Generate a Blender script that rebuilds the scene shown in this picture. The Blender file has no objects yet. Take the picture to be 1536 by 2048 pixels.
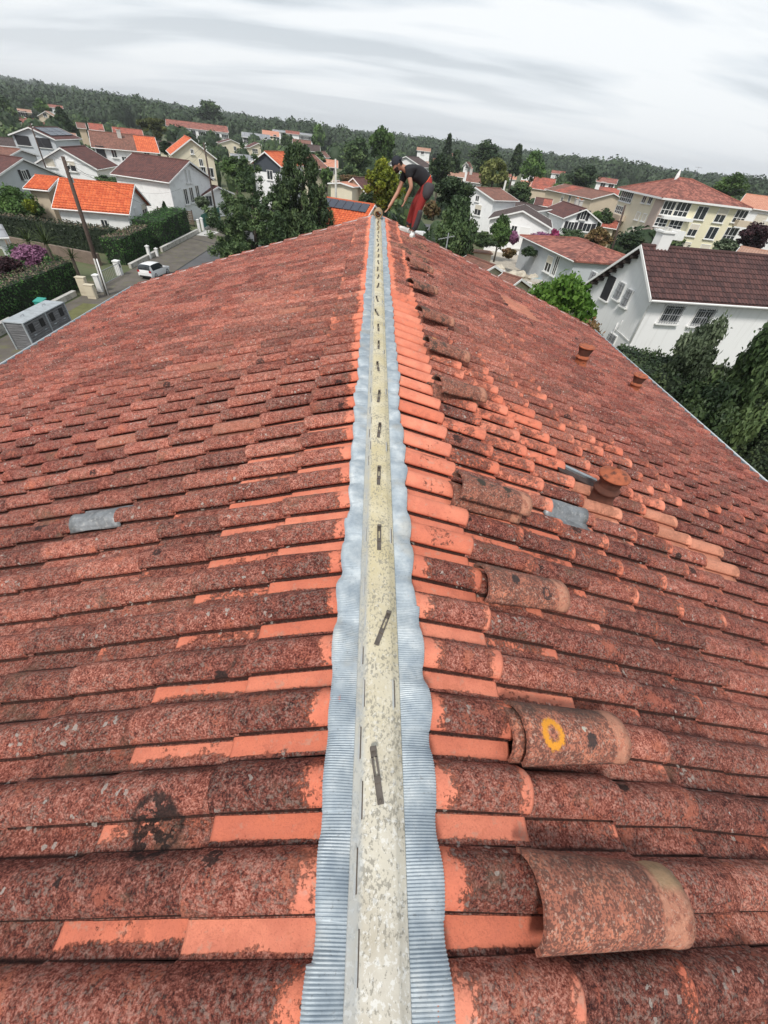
import bpy, math, random
import numpy as np
from mathutils import Vector, Matrix, noise
R_ = math.radians
S = bpy.context.scene
COL = S.collection

# ------------------------------------------------------------------ camera
CAMH = 10.0
F = 790.0; CX, CY = 768.0, 1024.0
_N = np.array([665.0, 1862.0]); _V = np.array([756.0, 0.0])
_V[1] = CY + (-(F*F) - (_V[0]-CX)*(_N[0]-CX))/(_N[1]-CY)
_d = np.array([_N[0]-CX, _N[1]-CY, F]); _d /= np.linalg.norm(_d)
_r = np.array([_V[0]-CX, _V[1]-CY, F]); _r /= np.linalg.norm(_r)
_e = np.cross(_d, _r); _u = -_d
RW = np.array([_e, _r, _u])            # rows: world axes expressed in camera axes (x right, y down, z forward)
cam = bpy.data.cameras.new("camera")
camo = bpy.data.objects.new("camera", cam); COL.objects.link(camo)
M = Matrix.Identity(4)
for i in range(3):
    M[i][0] = RW[i][0]; M[i][1] = -RW[i][1]; M[i][2] = -RW[i][2]
M[2][3] = CAMH
camo.matrix_world = M
cam.sensor_fit = 'HORIZONTAL'; cam.sensor_width = 36.0; cam.lens = F/1536*36
cam.clip_start = 0.05; cam.clip_end = 20000
S.camera = camo
S.render.resolution_x = 768; S.render.resolution_y = 1024

def ray(x, y): return RW @ np.array([x-CX, y-CY, F])
def proj(P):
    c = RW.T @ (np.asarray(P, float) - np.array([0, 0, CAMH]))
    return np.array([CX, CY]) + F*c[:2]/c[2]
def AT(x, y, z=0.0):                   # where the sight line of a photo pixel meets height z
    v = ray(x, y); p = v*((z-CAMH)/v[2]); return Vector((p[0], p[1], z))
def PD(x, y, D):                       # ... at horizontal distance D
    v = ray(x, y); v = v*(D/math.hypot(v[0], v[1])); return Vector((v[0], v[1], v[2]+CAMH))
def gD(x, y): p = AT(x, y, 0); return math.hypot(p.x, p.y)
def hitplane(x, y, P0, n):
    v = Vector(ray(x, y)); o = Vector((0, 0, CAMH)); t = (P0-o).dot(n)/v.dot(n); return o+v*t
def zfor(X, Y, py):                    # height at which the vertical through X,Y crosses pixel row py
    lo, hi = -30.0, 60.0
    for _ in range(50):
        m = (lo+hi)/2
        if proj((X, Y, m))[1] > py: lo = m
        else: hi = m
    return lo

# ------------------------------------------------------------------ world, sun, exposure
W = bpy.data.worlds.new("World"); S.world = W; W.use_nodes = True
nt = W.node_tree; nt.nodes.clear()
def N_(t, k, **kw):
    n = t.nodes.new(k)
    for a, b in kw.items(): setattr(n, a, b)
    return n
SUN_EL, SUN_ROT = R_(52), R_(200)
out = N_(nt, 'ShaderNodeOutputWorld'); bg = N_(nt, 'ShaderNodeBackground'); bgc = N_(nt, 'ShaderNodeBackground')
sky = N_(nt, 'ShaderNodeTexSky'); sky.sky_type = 'NISHITA'; sky.sun_disc = False
sky.sun_elevation = SUN_EL; sky.sun_rotation = SUN_ROT; sky.air_density = 1.4; sky.dust_density = 3.0
bg.inputs[1].default_value = 0.10
nt.links.new(sky.outputs[0], bg.inputs[0])
tc = N_(nt, 'ShaderNodeTexCoord')
sep = N_(nt, 'ShaderNodeSeparateXYZ'); nt.links.new(tc.outputs['Generated'], sep.inputs[0])
def mth(t, op, a, b=None, c=None):
    n = N_(t, 'ShaderNodeMath', operation=op)
    for i, v in enumerate((a, b, c)):
        if v is None: continue
        if isinstance(v, (int, float)): n.inputs[i].default_value = v
        else: t.links.new(v, n.inputs[i])
    return n.outputs[0]
zz = mth(nt, 'ADD', mth(nt, 'MAXIMUM', sep.outputs[2], 0.0), 0.16)
cu = mth(nt, 'DIVIDE', sep.outputs[0], zz); cv = mth(nt, 'DIVIDE', sep.outputs[1], zz)
comb = N_(nt, 'ShaderNodeCombineXYZ'); nt.links.new(cu, comb.inputs[0]); nt.links.new(cv, comb.inputs[1])
def cloudnoise(scale, rot, sc, detail, loc):
    mp = N_(nt, 'ShaderNodeMapping'); mp.inputs['Rotation'].default_value = (0, 0, R_(rot)); mp.inputs['Scale'].default_value = sc
    mp.inputs['Location'].default_value = loc
    nt.links.new(comb.outputs[0], mp.inputs[0])
    n = N_(nt, 'ShaderNodeTexNoise'); n.inputs['Scale'].default_value = scale; n.inputs['Detail'].default_value = detail
    n.inputs['Roughness'].default_value = 0.47; n.inputs['Distortion'].default_value = 0.4
    nt.links.new(mp.outputs[0], n.inputs['Vector']); return n.outputs[0]
c1 = cloudnoise(0.62, -14, (0.42, 1.5, 1), 6, (0.9, 2.2, 0)); c2 = cloudnoise(1.9, -10, (0.40, 1.5, 1), 7, (4, 1, 0))
cm = mth(nt, 'ADD', mth(nt, 'MULTIPLY', c1, 0.72), mth(nt, 'MULTIPLY', c2, 0.28))
ramp = N_(nt, 'ShaderNodeValToRGB'); nt.links.new(cm, ramp.inputs[0])
cr = ramp.color_ramp; cr.elements[0].position = 0.44; cr.elements[0].color = (0.40, 0.45, 0.50, 1)
cr.elements[1].position = 0.535; cr.elements[1].color = (0.80, 0.82, 0.835, 1)
e2 = cr.elements.new(0.482); e2.color = (0.62, 0.665, 0.71, 1)
# brighter, evener veil low over the horizon
veil = N_(nt, 'ShaderNodeMix', data_type='RGBA')
vf = mth(nt, 'MULTIPLY', mth(nt, 'SUBTRACT', 1.0, mth(nt, 'MINIMUM', mth(nt, 'MULTIPLY', mth(nt, 'MAXIMUM', sep.outputs[2], 0.0), 5.0), 1.0)), 0.8)
nt.links.new(vf, veil.inputs[0]); nt.links.new(ramp.outputs[0], veil.inputs[6]); veil.inputs[7].default_value = (0.80, 0.83, 0.86, 1)
nt.links.new(veil.outputs[2], bgc.inputs[0]); bgc.inputs[1].default_value = 1.0
mixw = N_(nt, 'ShaderNodeMixShader'); mixw.inputs[0].default_value = 0.93
nt.links.new(bg.outputs[0], mixw.inputs[1]); nt.links.new(bgc.outputs[0], mixw.inputs[2]); nt.links.new(mixw.outputs[0], out.inputs[0])
sl = bpy.data.lights.new("sun", 'SUN'); sl.energy = 2.4; sl.angle = R_(11); sl.color = (1.0, 0.95, 0.88)
so = bpy.data.objects.new("sun", sl); COL.objects.link(so)
so.rotation_euler = Vector((-math.sin(SUN_ROT)*math.cos(SUN_EL), -math.cos(SUN_ROT)*math.cos(SUN_EL), -math.sin(SUN_EL))).to_track_quat('-Z', 'Y').to_euler()
S.view_settings.view_transform = 'Standard'; S.view_settings.look = 'None'
S.view_settings.exposure = 0.38; S.view_settings.gamma = 1

# ------------------------------------------------------------------ materials
MATS = {}
def newmat(name):
    m = bpy.data.materials.new(name); m.use_nodes = True; MATS[name] = m
    t = m.node_tree; b = t.nodes['Principled BSDF']; return m, t, b
def noise_n(t, scale, detail=4, rough=0.55, coord=None, dist=0.0):
    n = N_(t, 'ShaderNodeTexNoise'); n.inputs['Scale'].default_value = scale; n.inputs['Detail'].default_value = detail
    n.inputs['Roughness'].default_value = rough; n.inputs['Distortion'].default_value = dist
    if coord is not None: t.links.new(coord, n.inputs['Vector'])
    return n.outputs[0]
def ramp_n(t, fac, stops):
    r = N_(t, 'ShaderNodeValToRGB'); t.links.new(fac, r.inputs[0]); c = r.color_ramp
    while len(c.elements) > 1: c.elements.remove(c.elements[-1])
    c.elements[0].position = stops[0][0]; c.elements[0].color = (*stops[0][1], 1)
    for p, col in stops[1:]:
        e = c.elements.new(p); e.color = (*col, 1)
    return r.outputs[0]
def mixc(t, f, a, b, mode='MIX'):
    n = N_(t, 'ShaderNodeMix', data_type='RGBA'); n.blend_type = mode
    for i, v in ((0, f), (6, a), (7, b)):
        if isinstance(v, (int, float)): n.inputs[i].default_value = v
        elif isinstance(v, tuple): n.inputs[i].default_value = (*v, 1)
        else: t.links.new(v, n.inputs[i])
    return n.outputs[2]
def sstep(t, x, a, b):
    n = N_(t, 'ShaderNodeMapRange'); n.interpolation_type = 'SMOOTHSTEP'
    t.links.new(x, n.inputs[0]); n.inputs[1].default_value = a; n.inputs[2].default_value = b; return n.outputs[0]
def bump(t, b, h, strength, dist):
    n = N_(t, 'ShaderNodeBump'); n.inputs['Strength'].default_value = strength; n.inputs['Distance'].default_value = dist
    t.links.new(h, n.inputs['Height']); t.links.new(n.outputs[0], b.inputs['Normal'])
def simple(name, col, rough=0.7, metal=0.0, var=0.15, scale=3.0, bmp=0.0, bscale=40.0, dirt=None, dirtamt=0.0, spec=None):
    m, t, b = newmat(name)
    tcn = N_(t, 'ShaderNodeTexCoord'); co = tcn.outputs['Object']
    n = noise_n(t, scale, 5, 0.6, co)
    c0 = tuple(min(1, c*(1-var)) for c in col); c1 = tuple(min(1, c*(1+var)) for c in col)
    c = ramp_n(t, n, [(0.3, c0), (0.7, c1)])
    if dirt:
        n2 = noise_n(t, scale*2.3, 6, 0.65, co)
        c = mixc(t, mth(t, 'MULTIPLY', sstep(t, n2, 0.5, 0.68), dirtamt), c, dirt)
    t.links.new(c, b.inputs['Base Color'])
    b.inputs['Roughness'].default_value = rough; b.inputs['Metallic'].default_value = metal
    if spec is not None: b.inputs['Specular IOR Level'].default_value = spec
    if bmp: bump(t, b, noise_n(t, bscale, 4, 0.6, co), bmp, 0.01)
    return m

RX, RZ, SL = 0.10, CAMH-1.3, 0.33
# terracotta tiles of the near roof; attribute "tl": r = per tile random, g = grown-over amount, at its top the painted crease shade, b = freshness
def tile_material():
    m, t, b = newmat('terracotta_tile')
    co = N_(t, 'ShaderNodeTexCoord').outputs['Object']
    at = N_(t, 'ShaderNodeAttribute'); at.attribute_name = 'tl'
    sp = N_(t, 'ShaderNodeSeparateColor'); t.links.new(at.outputs['Color'], sp.inputs[0])
    rnd, dirt, fresh = sp.outputs[0], sp.outputs[1], sp.outputs[2]  # dirt also carries the painted crease shade at its highest values
    off = N_(t, 'ShaderNodeVectorMath', operation='ADD'); t.links.new(co, off.inputs[0])
    cb = N_(t, 'ShaderNodeCombineXYZ'); t.links.new(mth(t, 'MULTIPLY', rnd, 17.0), cb.inputs[2]); t.links.new(cb.outputs[0], off.inputs[1])
    cv_ = off.outputs[0]
    clean = mixc(t, rnd, (0.66, 0.19, 0.11), (0.78, 0.28, 0.18))
    clean = mixc(t, mth(t, 'MULTIPLY', sstep(t, noise_n(t, 9, 5, 0.65, cv_), 0.35, 0.7), 0.6), clean, (0.50, 0.15, 0.10))
    clean = mixc(t, mth(t, 'MULTIPLY', sstep(t, noise_n(t, 190, 4, 0.75, co), 0.54, 0.64), 0.45), clean, (0.36, 0.11, 0.075))
    clean = mixc(t, mth(t, 'MULTIPLY', sstep(t, noise_n(t, 24, 5, 0.7, cv_), 0.56, 0.68), 0.45), clean, (0.44, 0.30, 0.23))
    fine = noise_n(t, 150, 6, 0.78, co); fine2 = noise_n(t, 85, 5, 0.74, cv_); mid = noise_n(t, 34, 5, 0.72, cv_)
    k1 = mth(t, 'ADD', mth(t, 'MULTIPLY', fine, 0.75), mth(t, 'MULTIPLY', mid, 0.35))
    k1 = mth(t, 'ADD', k1, mth(t, 'MULTIPLY', mth(t, 'SUBTRACT', rnd, 0.5), 0.05))
    crust = ramp_n(t, k1, [(0.425, (0.036, 0.015, 0.015)), (0.488, (0.130, 0.041, 0.033)), (0.535, (0.255, 0.081, 0.058)), (0.586, (0.43, 0.160, 0.115)), (0.645, (0.66, 0.36, 0.29))])
    # whole tiles differ: browner, redder, greyer
    crust = mixc(t, 0.55, crust, mixc(t, rnd, mixc(t, 1.0, crust, (0.72, 0.68, 0.70), 'MULTIPLY'), mixc(t, 1.0, crust, (1.35, 1.1, 1.0), 'MULTIPLY')))
    crust = mixc(t, mth(t, 'MULTIPLY', sstep(t, noise_n(t, 0.9, 4, 0.6, co), 0.42, 0.62), 0.5), crust, mixc(t, 1.0, crust, (0.74, 0.62, 0.64), 'MULTIPLY'))
    # older, darker growth on the lower courses and at the far end
    sxyz = N_(t, 'ShaderNodeSeparateXYZ'); t.links.new(co, sxyz.inputs[0])
    low = mth(t, 'ADD', sstep(t, mth(t, 'ABSOLUTE', mth(t, 'SUBTRACT', sxyz.outputs[0], RX)), 1.0, 3.4), mth(t, 'MULTIPLY', sstep(t, sxyz.outputs[1], 5.0, 9.0), 0.6))
    low = mth(t, 'MULTIPLY', mth(t, 'MINIMUM', low, 1.0), 0.75)
    crust = mixc(t, low, crust, mixc(t, 1.0, crust, (0.78, 0.64, 0.66), 'MULTIPLY'))
    # pale grey and pink crust flecks in drifts
    pm = mth(t, 'MULTIPLY', sstep(t, fine2, 0.51, 0.57), sstep(t, noise_n(t, 6.5, 4, 0.65, cv_), 0.38, 0.56))
    crust = mixc(t, mth(t, 'MULTIPLY', pm, 0.5), crust, mixc(t, noise_n(t, 3.0, 3, 0.6, co), (0.50, 0.34, 0.28), (0.34, 0.31, 0.27)))
    # moss-grey silt low in the channels
    crust = mixc(t, mth(t, 'MULTIPLY', sstep(t, noise_n(t, 4.2, 5, 0.7, cv_), 0.56, 0.70), 0.5), crust, (0.17, 0.115, 0.075))
    # how much of the clay is grown over: attribute plus ragged noise
    rag = mth(t, 'ADD', mth(t, 'MULTIPLY', noise_n(t, 16, 6, 0.74, cv_), 0.95), mth(t, 'MULTIPLY', fine2, 0.75))
    cov = sstep(t, mth(t, 'ADD', mth(t, 'MULTIPLY', dirt, 1.15), mth(t, 'SUBTRACT', rag, 0.91)), 0.34, 0.52)
    col = mixc(t, cov, clean, crust)
    # shade of the gap between pan and roll, painted near black
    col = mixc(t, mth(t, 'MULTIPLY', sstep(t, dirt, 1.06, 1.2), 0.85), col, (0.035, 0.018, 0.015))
    # clay scraped bare in patches
    bare = mth(t, 'MULTIPLY', mth(t, 'SUBTRACT', 1.0, sstep(t, dirt, 1.06, 1.2)), sstep(t, mth(t, 'ADD', noise_n(t, 11, 5, 0.7, cv_), mth(t, 'MULTIPLY', mth(t, 'SUBTRACT', fine, 0.5), 0.5)), 0.575, 0.64)); bare = mth(t, 'MULTIPLY', bare, 0.68)
    col = mixc(t, bare, col, mixc(t, rnd, (0.44, 0.13, 0.085), (0.60, 0.20, 0.12)))
    # black and pale round lichens
    vo = N_(t, 'ShaderNodeTexVoronoi'); vo.inputs['Scale'].default_value = 5.2
    wob = N_(t, 'ShaderNodeVectorMath', operation='MULTIPLY_ADD')
    nz = N_(t, 'ShaderNodeTexNoise'); nz.inputs['Scale'].default_value = 60; t.links.new(co, nz.inputs['Vector'])
    t.links.new(nz.outputs['Color'], wob.inputs[0]); wob.inputs[1].default_value = (0.03, 0.03, 0.03); t.links.new(co, wob.inputs[2])
    t.links.new(wob.outputs[0], vo.inputs['Vector'])
    csel = N_(t, 'ShaderNodeSeparateColor'); t.links.new(vo.outputs['Color'], csel.inputs[0])
    rad = mth(t, 'MULTIPLY', mth(t, 'POWER', csel.outputs[1], 2.2), 0.24)
    blk = mth(t, 'MULTIPLY', mth(t, 'LESS_THAN', vo.outputs['Distance'], rad), mth(t, 'LESS_THAN', csel.outputs[0], 0.45))
    blk = mth(t, 'MULTIPLY', blk, sstep(t, dirt, 0.25, 0.5))
    blk = mth(t, 'MULTIPLY', blk, sstep(t, noise_n(t, 70, 3, 0.6, co), 0.38, 0.46))
    col = mixc(t, mth(t, 'MULTIPLY', blk, 0.85), col, (0.030, 0.022, 0.022))
    for (sx_, sy_, r_) in SPOTS:
        vm = N_(t, 'ShaderNodeVectorMath', operation='DISTANCE'); t.links.new(wob.outputs[0], vm.inputs[0]); vm.inputs[1].default_value = (sx_+.015, sy_+.015, RZ-SL*abs(sx_-RX)+0.055)
        w = mth(t, 'SUBTRACT', 1.0, sstep(t, vm.outputs['Value'], r_*0.8, r_))
        if r_ > 0.05: w = mth(t, 'MULTIPLY', w, mth(t, 'MAXIMUM', sstep(t, vm.outputs['Value'], r_*0.62, r_*0.85), sstep(t, noise_n(t, 30, 3, 0.6, co), 0.45, 0.49)))
        col = mixc(t, mth(t, 'MULTIPLY', w, 0.9), col, (0.028, 0.022, 0.021))
    vo2 = N_(t, 'ShaderNodeTexVoronoi'); vo2.inputs['Scale'].default_value = 38
    t.links.new(wob.outputs[0], vo2.inputs['Vector'])
    cs2 = N_(t, 'ShaderNodeSeparateColor'); t.links.new(vo2.outputs['Color'], cs2.inputs[0])
    wt = mth(t, 'MULTIPLY', mth(t, 'LESS_THAN', vo2.outputs['Distance'], 0.30), mth(t, 'GREATER_THAN', cs2.outputs[0], 0.72))
    wt = mth(t, 'MULTIPLY', wt, sstep(t, noise_n(t, 2.3, 4, 0.65, co), 0.50, 0.58))
    wt = mth(t, 'MULTIPLY', wt, sstep(t, dirt, 0.2, 0.5))
    col = mixc(t, mth(t, 'MULTIPLY', wt, 0.75), col, (0.52, 0.47, 0.42))
    col = mixc(t, fresh, col, mixc(t, mth(t, 'MULTIPLY', sstep(t, fine2, 0.5, 0.62), 0.45), (0.72, 0.31, 0.20), (0.42, 0.17, 0.12)))
    t.links.new(col, b.inputs['Base Color'])
    b.inputs['Roughness'].default_value = 0.88; b.inputs['Specular IOR Level'].default_value = 0.25
    bh = mth(t, 'MULTIPLY', mth(t, 'ADD', mth(t, 'MULTIPLY', k1, 1.0), mth(t, 'MULTIPLY', pm, 0.15)), mth(t, 'ADD', mth(t, 'MULTIPLY', cov, 0.9), 0.2))
    bump(t, b, bh, 1.0, 0.011)
    return m
def onslope(px, py, side=1):
    v = ray(px, py); h = 1.3; t = (-h+side*SL*RX)/(v[2]+side*SL*v[0]); return v*t
SPOTS = []
for (px_, py_, r_) in ((318, 1655, 0.088), (508, 1577, 0.022), (446, 1366, 0.03), (498, 1028, 0.052), (668, 1052, 0.018), (452, 953, 0.045), (1010, 1112*0+1130, 0.0)):
    if r_: q_ = onslope(px_, py_, -1); SPOTS.append((q_[0], q_[1], r_))
for (px_, py_, r_) in ((1350, 1120, 0.03),): q_ = onslope(px_, py_, 1); SPOTS.append((q_[0], q_[1], r_))
TILE = tile_material()

def roofmat(name, a, bcol, groove, su=0.24, sv=0.36, patch=None, wave=True):
    """far roofs: UV in metres (u along ridge, v down the slope)"""
    m, t, b = newmat(name)
    uv = N_(t, 'ShaderNodeUVMap').outputs[0]; s = N_(t, 'ShaderNodeSeparateXYZ'); t.links.new(uv, s.inputs[0])
    U = mth(t, 'DIVIDE', s.outputs[0], su); Vv = mth(t, 'DIVIDE', s.outputs[1], sv)
    cb = N_(t, 'ShaderNodeCombineXYZ'); t.links.new(mth(t, 'FLOOR', U), cb.inputs[0]); t.links.new(mth(t, 'FLOOR', Vv), cb.inputs[1])
    wn = N_(t, 'ShaderNodeTexWhiteNoise'); wn.noise_dimensions = '2D'; t.links.new(cb.outputs[0], wn.inputs['Vector'])
    co = N_(t, 'ShaderNodeTexCoord').outputs['Object']
    n = noise_n(t, 1.3, 6, 0.65, co)
    f = mth(t, 'ADD', mth(t, 'MULTIPLY', wn.outputs[0], 0.55), mth(t, 'MULTIPLY', n, 0.6))
    c = ramp_n(t, f, [(0.3, a), (0.8, bcol)])
    if patch: c = mixc(t, mth(t, 'MULTIPLY', sstep(t, noise_n(t, 0.7, 5, 0.7, co), 0.48, 0.62), 0.75), c, patch)
    fu = mth(t, 'FRACT', U); fv = mth(t, 'FRACT', Vv)
    hump = mth(t, 'SINE', mth(t, 'MULTIPLY', fu, 3.14159))
    g = mth(t, 'MAXIMUM', mth(t, 'SUBTRACT', 1.0, sstep(t, hump, 0.0, 0.55)), mth(t, 'GREATER_THAN', fv, 0.88))
    c = mixc(t, mth(t, 'MULTIPLY', g, 0.5), c, groove)
    t.links.new(c, b.inputs['Base Color']); b.inputs['Roughness'].default_value = 0.85
    if wave: bump(t, b, mth(t, 'ADD', hump, mth(t, 'MULTIPLY', fv, 0.4)), 0.8, 0.05)
    return m
RM = dict(
 orange=roofmat('bright_orange_tile', (0.55, 0.10, 0.035), (0.72, 0.17, 0.06), (0.22, 0.04, 0.02), 0.3, 0.38),
 maroon=roofmat('dark_maroon_tile', (0.085, 0.035, 0.032), (0.15, 0.055, 0.045), (0.04, 0.02, 0.02)),
 brown=roofmat('old_brown_tile', (0.16, 0.075, 0.055), (0.27, 0.12, 0.085), (0.07, 0.035, 0.03)),
 red=roofmat('weathered_red_tile', (0.17, 0.05, 0.038), (0.46, 0.17, 0.12), (0.09, 0.03, 0.025), patch=(0.12, 0.045, 0.035)),
 charcoal=roofmat('charcoal_brown_tile', (0.055, 0.036, 0.033), (0.10, 0.065, 0.058), (0.03, 0.02, 0.02)),
 salmon=roofmat('pale_salmon_tile', (0.52, 0.22, 0.14), (0.62, 0.30, 0.20), (0.35, 0.14, 0.09)),
 mixed=roofmat('red_tile_with_brown_growth', (0.30, 0.07, 0.045), (0.50, 0.14, 0.09), (0.10, 0.03, 0.025), patch=(0.14, 0.06, 0.045)),
 tan=roofmat('tan_flat_tile', (0.36, 0.19, 0.13), (0.48, 0.28, 0.2), (0.2, 0.1, 0.07)),
 grey=roofmat('grey_sheet_roof', (0.22, 0.23, 0.25), (0.32, 0.33, 0.35), (0.16, 0.16, 0.17), 0.5, 6.0),
 rhouse=roofmat('dark_brown_interlocking_tile', (0.055, 0.026, 0.026), (0.115, 0.05, 0.045), (0.015, 0.008, 0.008), 0.24, 0.34, wave=False),
)
WM = dict(
 white=simple('white_render', (0.82, 0.825, 0.83), 0.9, var=0.04, scale=0.8, dirt=(0.5, 0.5, 0.5), dirtamt=0.3),
 cream=simple('cream_render', (0.68, 0.62, 0.48), 0.9, var=0.05, scale=0.8),
 beige=simple('beige_render', (0.55, 0.46, 0.35), 0.9, var=0.06, scale=0.8),
 greyw=simple('pale_grey_render', (0.48, 0.51, 0.54), 0.9, var=0.05, scale=0.8),
 dark=simple('dark_slate_cladding', (0.05, 0.06, 0.075), 0.8, var=0.1, scale=2),
 yellow=simple('pale_yellow_render', (0.74, 0.69, 0.50), 0.9, var=0.03, scale=0.7),
 taupe=simple('taupe_render', (0.48, 0.38, 0.33), 0.9, var=0.04, scale=0.7),
 stainwhite=None)
def stained_white():
    m, t, b = newmat('rain_streaked_white_render')
    co = N_(t, 'ShaderNodeTexCoord').outputs['Object']
    mp = N_(t, 'ShaderNodeMapping'); mp.inputs['Scale'].default_value = (5, 5, 0.35); t.links.new(co, mp.inputs[0])
    st = sstep(t, noise_n(t, 1.0, 6, 0.65, mp.outputs[0]), 0.5, 0.72)
    c = mixc(t, mth(t, 'MULTIPLY', st, 0.22), (0.82, 0.825, 0.83), (0.42, 0.41, 0.39))
    t.links.new(c, b.inputs['Base Color']); b.inputs['Roughness'].default_value = 0.9
    bump(t, b, noise_n(t, 60, 3, 0.6, co), 0.2, 0.005); return m
WM['stainwhite'] = stained_white()
TRIM = simple('white_painted_trim', (0.78, 0.78, 0.77), 0.6, var=0.03)
GLASSM = simple('window_glass', (0.03, 0.035, 0.04), 0.08, var=0.2, spec=0.7)
BLACKM = simple('black_shutter_paint', (0.02, 0.02, 0.025), 0.6)
TEALM = simple('teal_shutter_paint', (0.10, 0.36, 0.33), 0.6)
BLIND = simple('roller_blind_beige', (0.62, 0.57, 0.48), 0.7, var=0.04)
IRON = simple('painted_iron_bars', (0.30, 0.31, 0.33), 0.5)
WOODD = simple('dark_rafter_wood', (0.035, 0.025, 0.022), 0.8)
POLEW = simple('tarred_pole_wood', (0.075, 0.05, 0.04), 0.85, var=0.3, scale=8)
CONC = simple('pale_concrete', (0.52, 0.51, 0.48), 0.9, var=0.1, scale=5, dirt=(0.2, 0.2, 0.18), dirtamt=0.6)
RUBBER = simple('black_rubber', (0.015, 0.015, 0.015), 0.7)
CHROME = simple('alloy_metal', (0.45, 0.45, 0.47), 0.3, 0.9)

# ------------------------------------------------------------------ mesh helpers
def tag(o, label=None, cat=None, group=None, kind=None):
    if label: o['label'] = label
    if cat: o['category'] = cat
    if group: o['group'] = group
    if kind: o['kind'] = kind
    return o
def empty(name, loc=(0, 0, 0), rz=0.0):
    o = bpy.data.objects.new(name, None); COL.objects.link(o); o.location = loc; o.rotation_euler = (0, 0, rz)
    o.empty_display_size = 0.3; return o
def copy_tree(o, parent=None):
    c = o.copy(); COL.objects.link(c); c.parent = parent
    for ch in list(o.children): copy_tree(ch, c)
    return c
class MB:
    def __init__(s): s.v = []; s.f = []; s.m = []; s.uv = {}
    def add(s, vs, fs, mi=0, uvs=None):
        k = len(s.v); s.v += [tuple(p) for p in vs]
        for j, f in enumerate(fs):
            if uvs is not None: s.uv[len(s.f)] = uvs[j]
            s.f.append(tuple(k+i for i in f)); s.m.append(mi)
        return s
    def box(s, c, d, rz=0.0, mi=0, mat=None):
        hx, hy, hz = d[0]/2, d[1]/2, d[2]/2
        P = [Vector((x, y, z)) for x in (-hx, hx) for y in (-hy, hy) for z in (-hz, hz)]
        Rm = Matrix.Rotation(rz, 3, 'Z') if mat is None else mat
        P = [Rm @ p + Vector(c) for p in P]
        return s.add(P, [(0, 1, 3, 2), (4, 6, 7, 5), (0, 4, 5, 1), (2, 3, 7, 6), (0, 2, 6, 4), (1, 5, 7, 3)], mi)
    def tube(s, pts, rs, n=8, mi=0, caps=True):
        pts = [Vector(p) for p in pts]
        if isinstance(rs, (int, float)): rs = [rs]*len(pts)
        base = len(s.v); a = None
        for i, p in enumerate(pts):
            t = (pts[min(i+1, len(pts)-1)]-pts[max(i-1, 0)]); t = t.normalized() if t.length > 1e-9 else Vector((0, 0, 1))
            if a is None: a = t.orthogonal().normalized()
            else:
                a = a - t*a.dot(t); a = a.normalized() if a.length > 1e-6 else t.orthogonal().normalized()
            b = t.cross(a)
            for k in range(n):
                an = 2*math.pi*k/n; s.v.append(tuple(p+(a*math.cos(an)+b*math.sin(an))*rs[i]))
        for i in range(len(pts)-1):
            for k in range(n):
                q = base+i*n; s.f.append((q+k, q+(k+1) % n, q+n+(k+1) % n, q+n+k)); s.m.append(mi)
        if caps:
            s.f.append(tuple(base+k for k in range(n))[::-1]); s.m.append(mi)
            s.f.append(tuple(base+(len(pts)-1)*n+k for k in range(n))); s.m.append(mi)
        return s
    def lathe(s, prof, c=(0, 0, 0), n=24, mi=0, mat=None):
        base = len(s.v); c = Vector(c)
        for r, z in prof:
            for k in range(n):
                an = 2*math.pi*k/n; p = Vector((r*math.cos(an), r*math.sin(an), z))
                if mat is not None: p = mat @ p
                s.v.append(tuple(c+p))
        for i in range(len(prof)-1):
            for k in range(n):
                q = base+i*n; s.f.append((q+k, q+(k+1) % n, q+n+(k+1) % n, q+n+k)); s.m.append(mi)
        return s
    def build(s, name, mats, parent=None, smooth=False, loc=None):
        me = bpy.data.meshes.new(name); me.from_pydata(s.v, [], s.f)
        if not isinstance(mats, (list, tuple)): mats = [mats]
        for m in mats: me.materials.append(m)
        me.polygons.foreach_set('material_index', s.m)
        if smooth: me.polygons.foreach_set('use_smooth', [True]*len(s.f))
        if s.uv:
            ul = me.uv_layers.new(name='UVMap')
            for fi, u in s.uv.items():
                p = me.polygons[fi]
                for li, c in zip(p.loop_indices, u): ul.data[li].uv = c
        me.update()
        o = bpy.data.objects.new(name, me); COL.objects.link(o); o.parent = parent
        if loc is not None: o.location = loc
        return o
def npmesh(name, V, Fc, mats, parent=None, smooth=False, attr=None, mi=None, linked=True):
    me = bpy.data.meshes.new(name); V = np.asarray(V, np.float32); Fc = np.asarray(Fc, np.int32)
    me.vertices.add(len(V)); me.vertices.foreach_set('co', V.ravel())
    k = Fc.shape[1]; me.loops.add(Fc.size); me.loops.foreach_set('vertex_index', Fc.ravel())
    me.polygons.add(len(Fc)); me.polygons.foreach_set('loop_start', np.arange(len(Fc), dtype=np.int32)*k)
    if not isinstance(mats, (list, tuple)): mats = [mats]
    for m in mats: me.materials.append(m)
    if mi is not None: me.polygons.foreach_set('material_index', np.asarray(mi, np.int32))
    if smooth: me.polygons.foreach_set('use_smooth', np.ones(len(Fc), bool))
    me.update(calc_edges=True)
    if attr is not None:
        a = me.color_attributes.new('tl', 'FLOAT_COLOR', 'POINT'); C4 = np.ones((len(V), 4), np.float32); C4[:, :3] = attr
        a.data.foreach_set('color', C4.ravel())
    if not linked: return me
    o = bpy.data.objects.new(name, me); COL.objects.link(o); o.parent = parent; return o

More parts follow.
